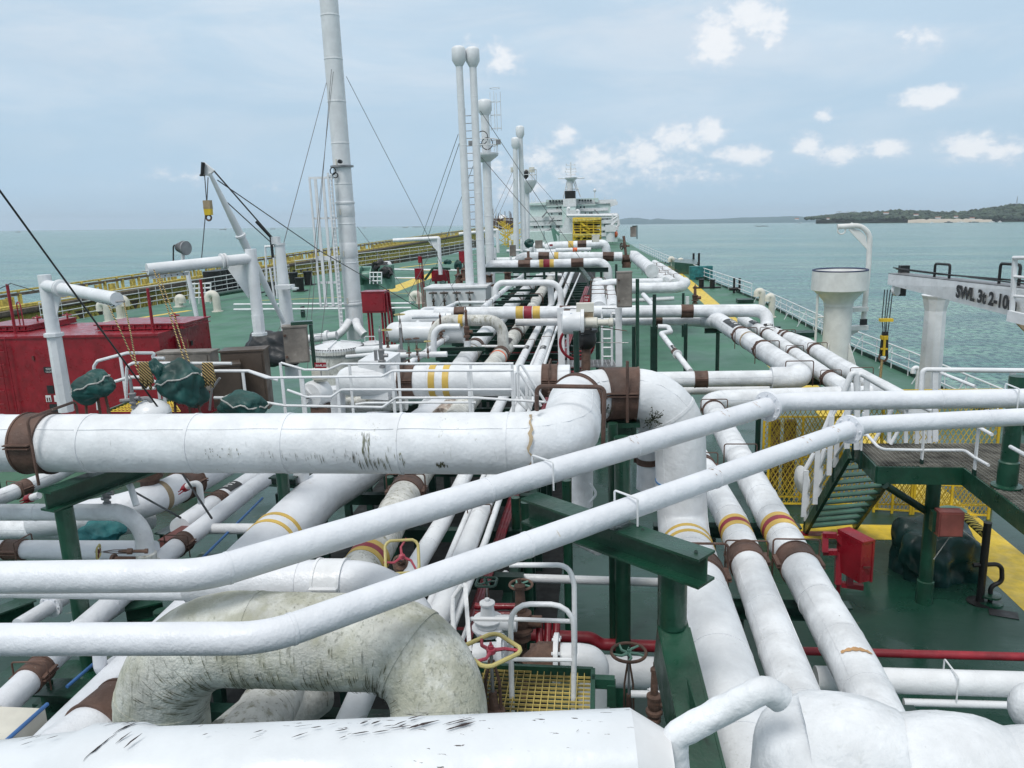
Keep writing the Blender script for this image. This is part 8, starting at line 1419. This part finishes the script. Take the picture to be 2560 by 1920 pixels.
t = thing('black_hose', 'black bent hose pipe with a flanged foot on the green deck by the yellow strip', 'hose', P('r',1210,760,z=0)); y_ = P('r',1210,755,z=0).y; MB().tube(fillet([P('r',1120,552,y=y_), P('r',1275,545,y=y_), P('r',1278,645,y=y_), P('r',1215,665,y=y_), P('r',1212,755,y=y_)], .18, 6), .055, 12).build('hose', BLACK, t); MB().lathe(P('r',1212,720,y=y_), [(.25,0),(.25,.05),(.12,.07)], 16).lathe(P('r',1210,757,z=0), [(.3,0),(.3,.04)], 16).build('flange', GREEN, t)
wire('white cord from the red junction box down to the pump tarpaulin', ('r',1000,385,18.4), ('r',905,520,18.6), r=.013, m=ROPE, name='cord'); wire('white cord from the junction box to the black post', ('r',1045,350,18.4), ('r',1165,440,18.7), r=.013, m=ROPE, name='cord')
tag(MB().box(P('r',1285,817,z=.012), (.62,.36,.016), None, -.35).build('deck_plate', LABELB, smooth=False), 'small black plate with faint lettering lying on the green deck', 'plate')
MB()
# red pipe and white pipes on the lower right
pipe('red_pipe', 'long red fire pipe crossing the lower right deck', 'pipe', [P('r',-30,1015,y=13.2), P('r',1600,1058,y=13.2)], .075, REDP, seg=16, seams=2.4)
pipe('red_pipe', 'red fire pipe with a double bend running right past the round handwheel', 'pipe', [P('o',130,1320,y=13.1), P('o',700,1335,y=13.1), P('o',1300,1360,y=13.1), P('o',1400,1420,y=13.1), P('o',1960,1440,y=13.1)], .11, REDP, bend=.25, seg=16, seams=2)
pipe('crossing_pipe', 'white pipe crossing the lower right corner below the red pipe', 'pipe', [P('r',260,1170,y=10.6), P('r',1600,1210,y=10.6)], .18, WHITE, seg=24, bands=[], clamps=[], ubolts=[('r',995,1195,WHITE)])
pipe('thin_pipe', 'thin white pipe under the lower right crossing pipe', 'pipe', [P('r',740,1300,y=10.4), P('r',1500,1322,y=10.4)], .055, WHITE, seg=12)
tag(MB().ico(P('r',1445,1330,y=8.6), (.26,.25,.30), 3, None, .02, 1, 2).build('lagged_dome', CANVAS), 'white rounded lagged end at the right edge above the lagged fitting', 'pipe end')
pipe('drain_pipe', 'slim white pipe with a flange crossing the wet green deck behind the columns', 'pipe', [P('o',500,840,y=14), P('o',1920,885,y=14)], .085, WHITE, seg=14, flanges=[('o',565,845)]); 
pipe('vertical_pipe', 'white vertical pipe standing behind the upper diagonal pipe left of the dark columns', 'pipe', [P('o',1230,220,y=13.8), P('o',1230,-120,y=13.8)], .2, CANVAS, seg=20); pipe('stub_pipe', 'short white lagged pipe end low behind the lower diagonal pipe', 'pipe', [P('o',1150,440,y=14.5), P('o',1390,560,y=14)], .22, CANVAS, seg=20)
pipe('small_pipe', 'looped thin white pipe behind the upper diagonal, right of the white vertical pipe', 'pipe', [P('o',1300,30,y=13), P('o',1355,120,y=13), P('o',1290,200,y=13)], .022, WHITE, bend=.1, seg=8)
# valves and pipes near grating bottom centre
pipe('elbow_pipe', 'white flanged pipe bending down at the right of the yellow grating', 'pipe', [P('p',850,715,y=9.3), P('p',1200,720,y=9.3), P('p',1325,740,y=9.3), P('p',1330,1150,y=9.3)], .21, WHITE, bend=.32, seg=24, flanges=[('p',1010,715)], clamps=[('p',900,715,.42)], clampm=RUST)
pipe('crossing_pipe', 'thick white pipe low behind the round green spoked handwheel', 'pipe', [P('p',1300,815,y=11.2), P('p',1960,845,y=11.2)], .25, WHITE, seg=24); pipe('thin_pipe', 'thin white pipe low behind the inclined green leg', 'pipe', [P('p',1650,1020,y=9.2), P('p',1900,1022,y=9.2)], .05, WHITE, seg=10, flanges=[('p',1830,1020)])
for k, v in enumerate((262,328,440)): pipe('red_pipe', ['upper','middle','lower'][k]+' of three short red branch pipes left of the ladder hoops', 'pipe', [P('p',300,v-6,y=10.8), P('p',330,v,y=10.8), P('p',740,v,y=10.8)], .05, REDP, bend=.1, seg=12)
for k, u in enumerate((860,935,1010)): pipe('red_pipe', ['left','middle','right'][k]+' of three vertical red pipes behind the white ladder hoops', 'pipe', [P('p',u-15*k/2,650,y=10.3), P('p',u,380,y=10.6)], .055, REDP, seg=12, seams=.8)
t = relief_valve('white flange valve bonnet beneath the dark green square handwheel', P('p',420,490,y=10), .5, .16, WHITE); relief_valve('rusty valve spindle right of the three red branch pipes', P('p',705,540,y=10.4), .9, .12); relief_valve('small rusty flange valve beside the inclined green leg', P('p',1850,1250,y=8.6), .75, .07)
pipe('short_pipe', 'short white lagged pipe under the yellow square handwheel', 'pipe', [P('p',300,690,y=9.0), P('p',570,670,y=9.0)], .16, WHITE, seg=20, flanges=[('p',540,672)])
# hoop ladder + yellow grating platform
hl = thing('ladder_hoops', 'white tubular guard hoops around the yellow grating in the lower middle', 'guard rail', P('p',880,1000,y=8)); yh = 8.1
MB().rods([P('p',625,1260,y=7.6), P('p',612,560,y=7.6), P('p',610,240,y=7.6), P('p',1150,248,y=7.6), P('p',1160,600,y=7.6), P('p',1150,1260,y=7.6)], .030, 10, bend=[0,.1,.28,.28,.1,0]).build('hoop', WHITE, hl); MB().rods([P('o',600,735,y=8.0), P('o',1110,735,y=8.0), P('o',1160,900,y=8.0), P('o',1165,1500,y=7.9)], .030, 10, bend=.35).build('hoop', WHITE, hl)
for (v,u0,u1) in ((720,620,1160),(1550,0,0))[:1]: MB().rod(P('p',u0,v,y=7.6), P('p',u1,v+5,y=7.6), .024, 8).build('rung', WHITE, hl)
MB().rods([P('p',150,670,y=8.3), P('p',245,410,y=8.5), P('p',260,370,y=8.5), P('p',700,375,y=8.2), P('p',1140,392,y=7.8)], .026, 8, bend=.06).build('rung', WHITE, hl); MB().bar(P('p',215,60,y=8.7), P('p',258,650,y=8.2), .05, .03).build('post', WHITE, hl, smooth=False)
MB().tube([P('p',190,80,y=8.3), P('p',115,180,y=8.3), P('p',110,300,y=8.2), P('p',130,680,y=8.0)], .032, 10).build('post', WHITE, hl)
yg = thing('grating_platform', 'yellow grid grating platform with a green frame in the lower middle', 'platform', P('p',800,1000,z=4.6)); zg = 4.75; gp_ = [P('p',u,v,z=zg) for (u,v) in ((255,1400),(1290,1400),(1300,850),(390,812))]; gp_[0].x = min(gp_[0].x, gp_[3].x-.35)
grating(gp_, zg, .078, .010, .025, GRATEY, 'grating', yg); mb = MB(); mb.bar(gp_[2]+V(.03,.04,-.03), gp_[3]+V(-.1,.04,-.03), .05, .18); mb.bar(gp_[1]+V(.03,0,-.03), gp_[2]+V(.03,.04,-.03), .05, .18); mb.bar(gp_[0]+V(-.05,0,-.03), gp_[3]+V(-.1,.04,-.03), .05, .18); mb.build('frame', GREEN, yg, smooth=False); MB().bar(P('p',1310,910,z=zg), P('p',1510,920,z=zg), .1, .12).bar(P('p',1480,920,z=zg), P('p',1480,1100,z=zg-.3), .1, .12).build('bracket', GREEN, yg, smooth=False)
fl = MB().prism([p-V(0,0,.9) for p in gp_], V(0,0,.02)); fl.build('tray', MATS['brown_grating'], yg, smooth=False)
# low clutter: green girders and boxes beneath the pipes at the left, dark pipe supports
for (c,u0,v0,u1,v1,z_,w,h,lab) in [('l',340,960,1020,985,3.6,.42,.28,'green I-beam with a big rusty bolt beside the mossy arch'),('l',-100,330,280,190,3.7,.35,.32,'green I-beam at the left edge under the upper diagonal'),('l',1080,270,1400,200,3.8,.3,.3,'short green I-beam in front of the mossy arch top left'),('l',-60,980,220,760,3.2,.4,.35,'green beam at the lower left edge'),('k',-80,560,230,525,3.3,.3,.3,'green beam left of the leaning column at the left edge'),('k',1380,610,1640,465,3.3,.3,.3,'green plate beam beside the maroon box'),('k',1700,810,1960,800,3.4,.3,.2,'small green ledge beam at the foot of the blue rod'),('m',270,110,480,125,4.6,.22,.2,'dark green bracket beam left of the widest central pipe'),('l',430,870,1000,850,3.0,.9,.2,'green plate deck beam between columns at the lower left'),('h',1280,1050,1400,1060,4.0,.9,.5,'dark green block below the brown clamp of the domed header')]:
    a, b_ = P(c,u0,v0,z=z_), P(c,u1,v1,z=z_); mb = MB().ibeam(a, b_, w, h, .03)
    if 'rusty bolt' in lab: m1 = P('l',430,940,z=3.63); mb.lathe(m1, [(.05,0),(.05,.06),(.03,.07),(.03,.1)], 6); 
    tag(mb.build('support_beam', GREEN if 'dark' not in lab else DGREEN, smooth=False), lab, 'beam')
rn = random.Random(21)
tr = thing('under_deck_frame', 'dark tangle of low green girders and stub legs beneath the central pipes', 'framework', V(-3,12,0)); mb = MB()
for k in range(34):
    y_ = 5+k*2.2; mb.bar(V(-8.5,y_,3.0), V(-1.6,y_,3.0), .22, .28)
    for x_ in (-8.2,-5.4,-1.9): mb.bar(V(x_,y_,0), V(x_,y_,3.0), .2, .2, V(0,1,0))
for x_ in (-8.2,-5.4,-1.9): mb.bar(V(x_,4,2.7), V(x_,80,2.7), .18, .22)
mb.build('girders', DGREEN, tr, smooth=False)
tr2 = thing('under_deck_frame', 'low dark girders beneath the three lagged pipes at the right', 'framework', V(2.5,12,0)); mb = MB()
for k in range(4): y_ = [9.4,12.2,15.5,19][k]; MB().ibeam(V(1.0,y_,3.5), V(4.0,y_,3.5), .25, .25).build('girder', DGREEN, tr2, smooth=False); MB().rod(V(2.2,y_,0), V(2.2,y_,3.2), .10, 12).build('post', DGREEN, tr2)
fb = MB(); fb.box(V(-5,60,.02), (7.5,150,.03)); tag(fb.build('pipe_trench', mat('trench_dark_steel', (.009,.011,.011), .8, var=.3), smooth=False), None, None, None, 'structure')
# ================================================================ put the heeled ship on the level sea
for o in list(COL.objects):
    if o.parent is None and o.name not in WORLD_OBJS and o.type in {'MESH', 'EMPTY'}:
        o.matrix_world = HEEL @ (Matrix.Translation(o.location) @ o.rotation_euler.to_matrix().to_4x4())
# thin sea haze round ship, sea and coast; sky and clouds lie outside it
hz = MB().box(V(CAMW.x, CAMW.y, (SEA_Z-1+420)/2), (62000, 62000, 420-SEA_Z+1)).build('haze', None, smooth=False); tag(hz, None, None, None, 'stuff')
hm_ = bpy.data.materials.new('sea_haze'); hm_.use_nodes = True; hn = hm_.node_tree; hn.nodes.clear(); ho = hn.nodes.new('ShaderNodeOutputMaterial'); hv = hn.nodes.new('ShaderNodeVolumePrincipled'); hv.inputs['Color'].default_value = (.8,.9,1,1); hv.inputs['Density'].default_value = .000024; hn.links.new(hv.outputs[0], ho.inputs['Volume']); hz.data.materials.append(hm_)
for o in COL.objects:
    if '_o' in o: del o['_o']
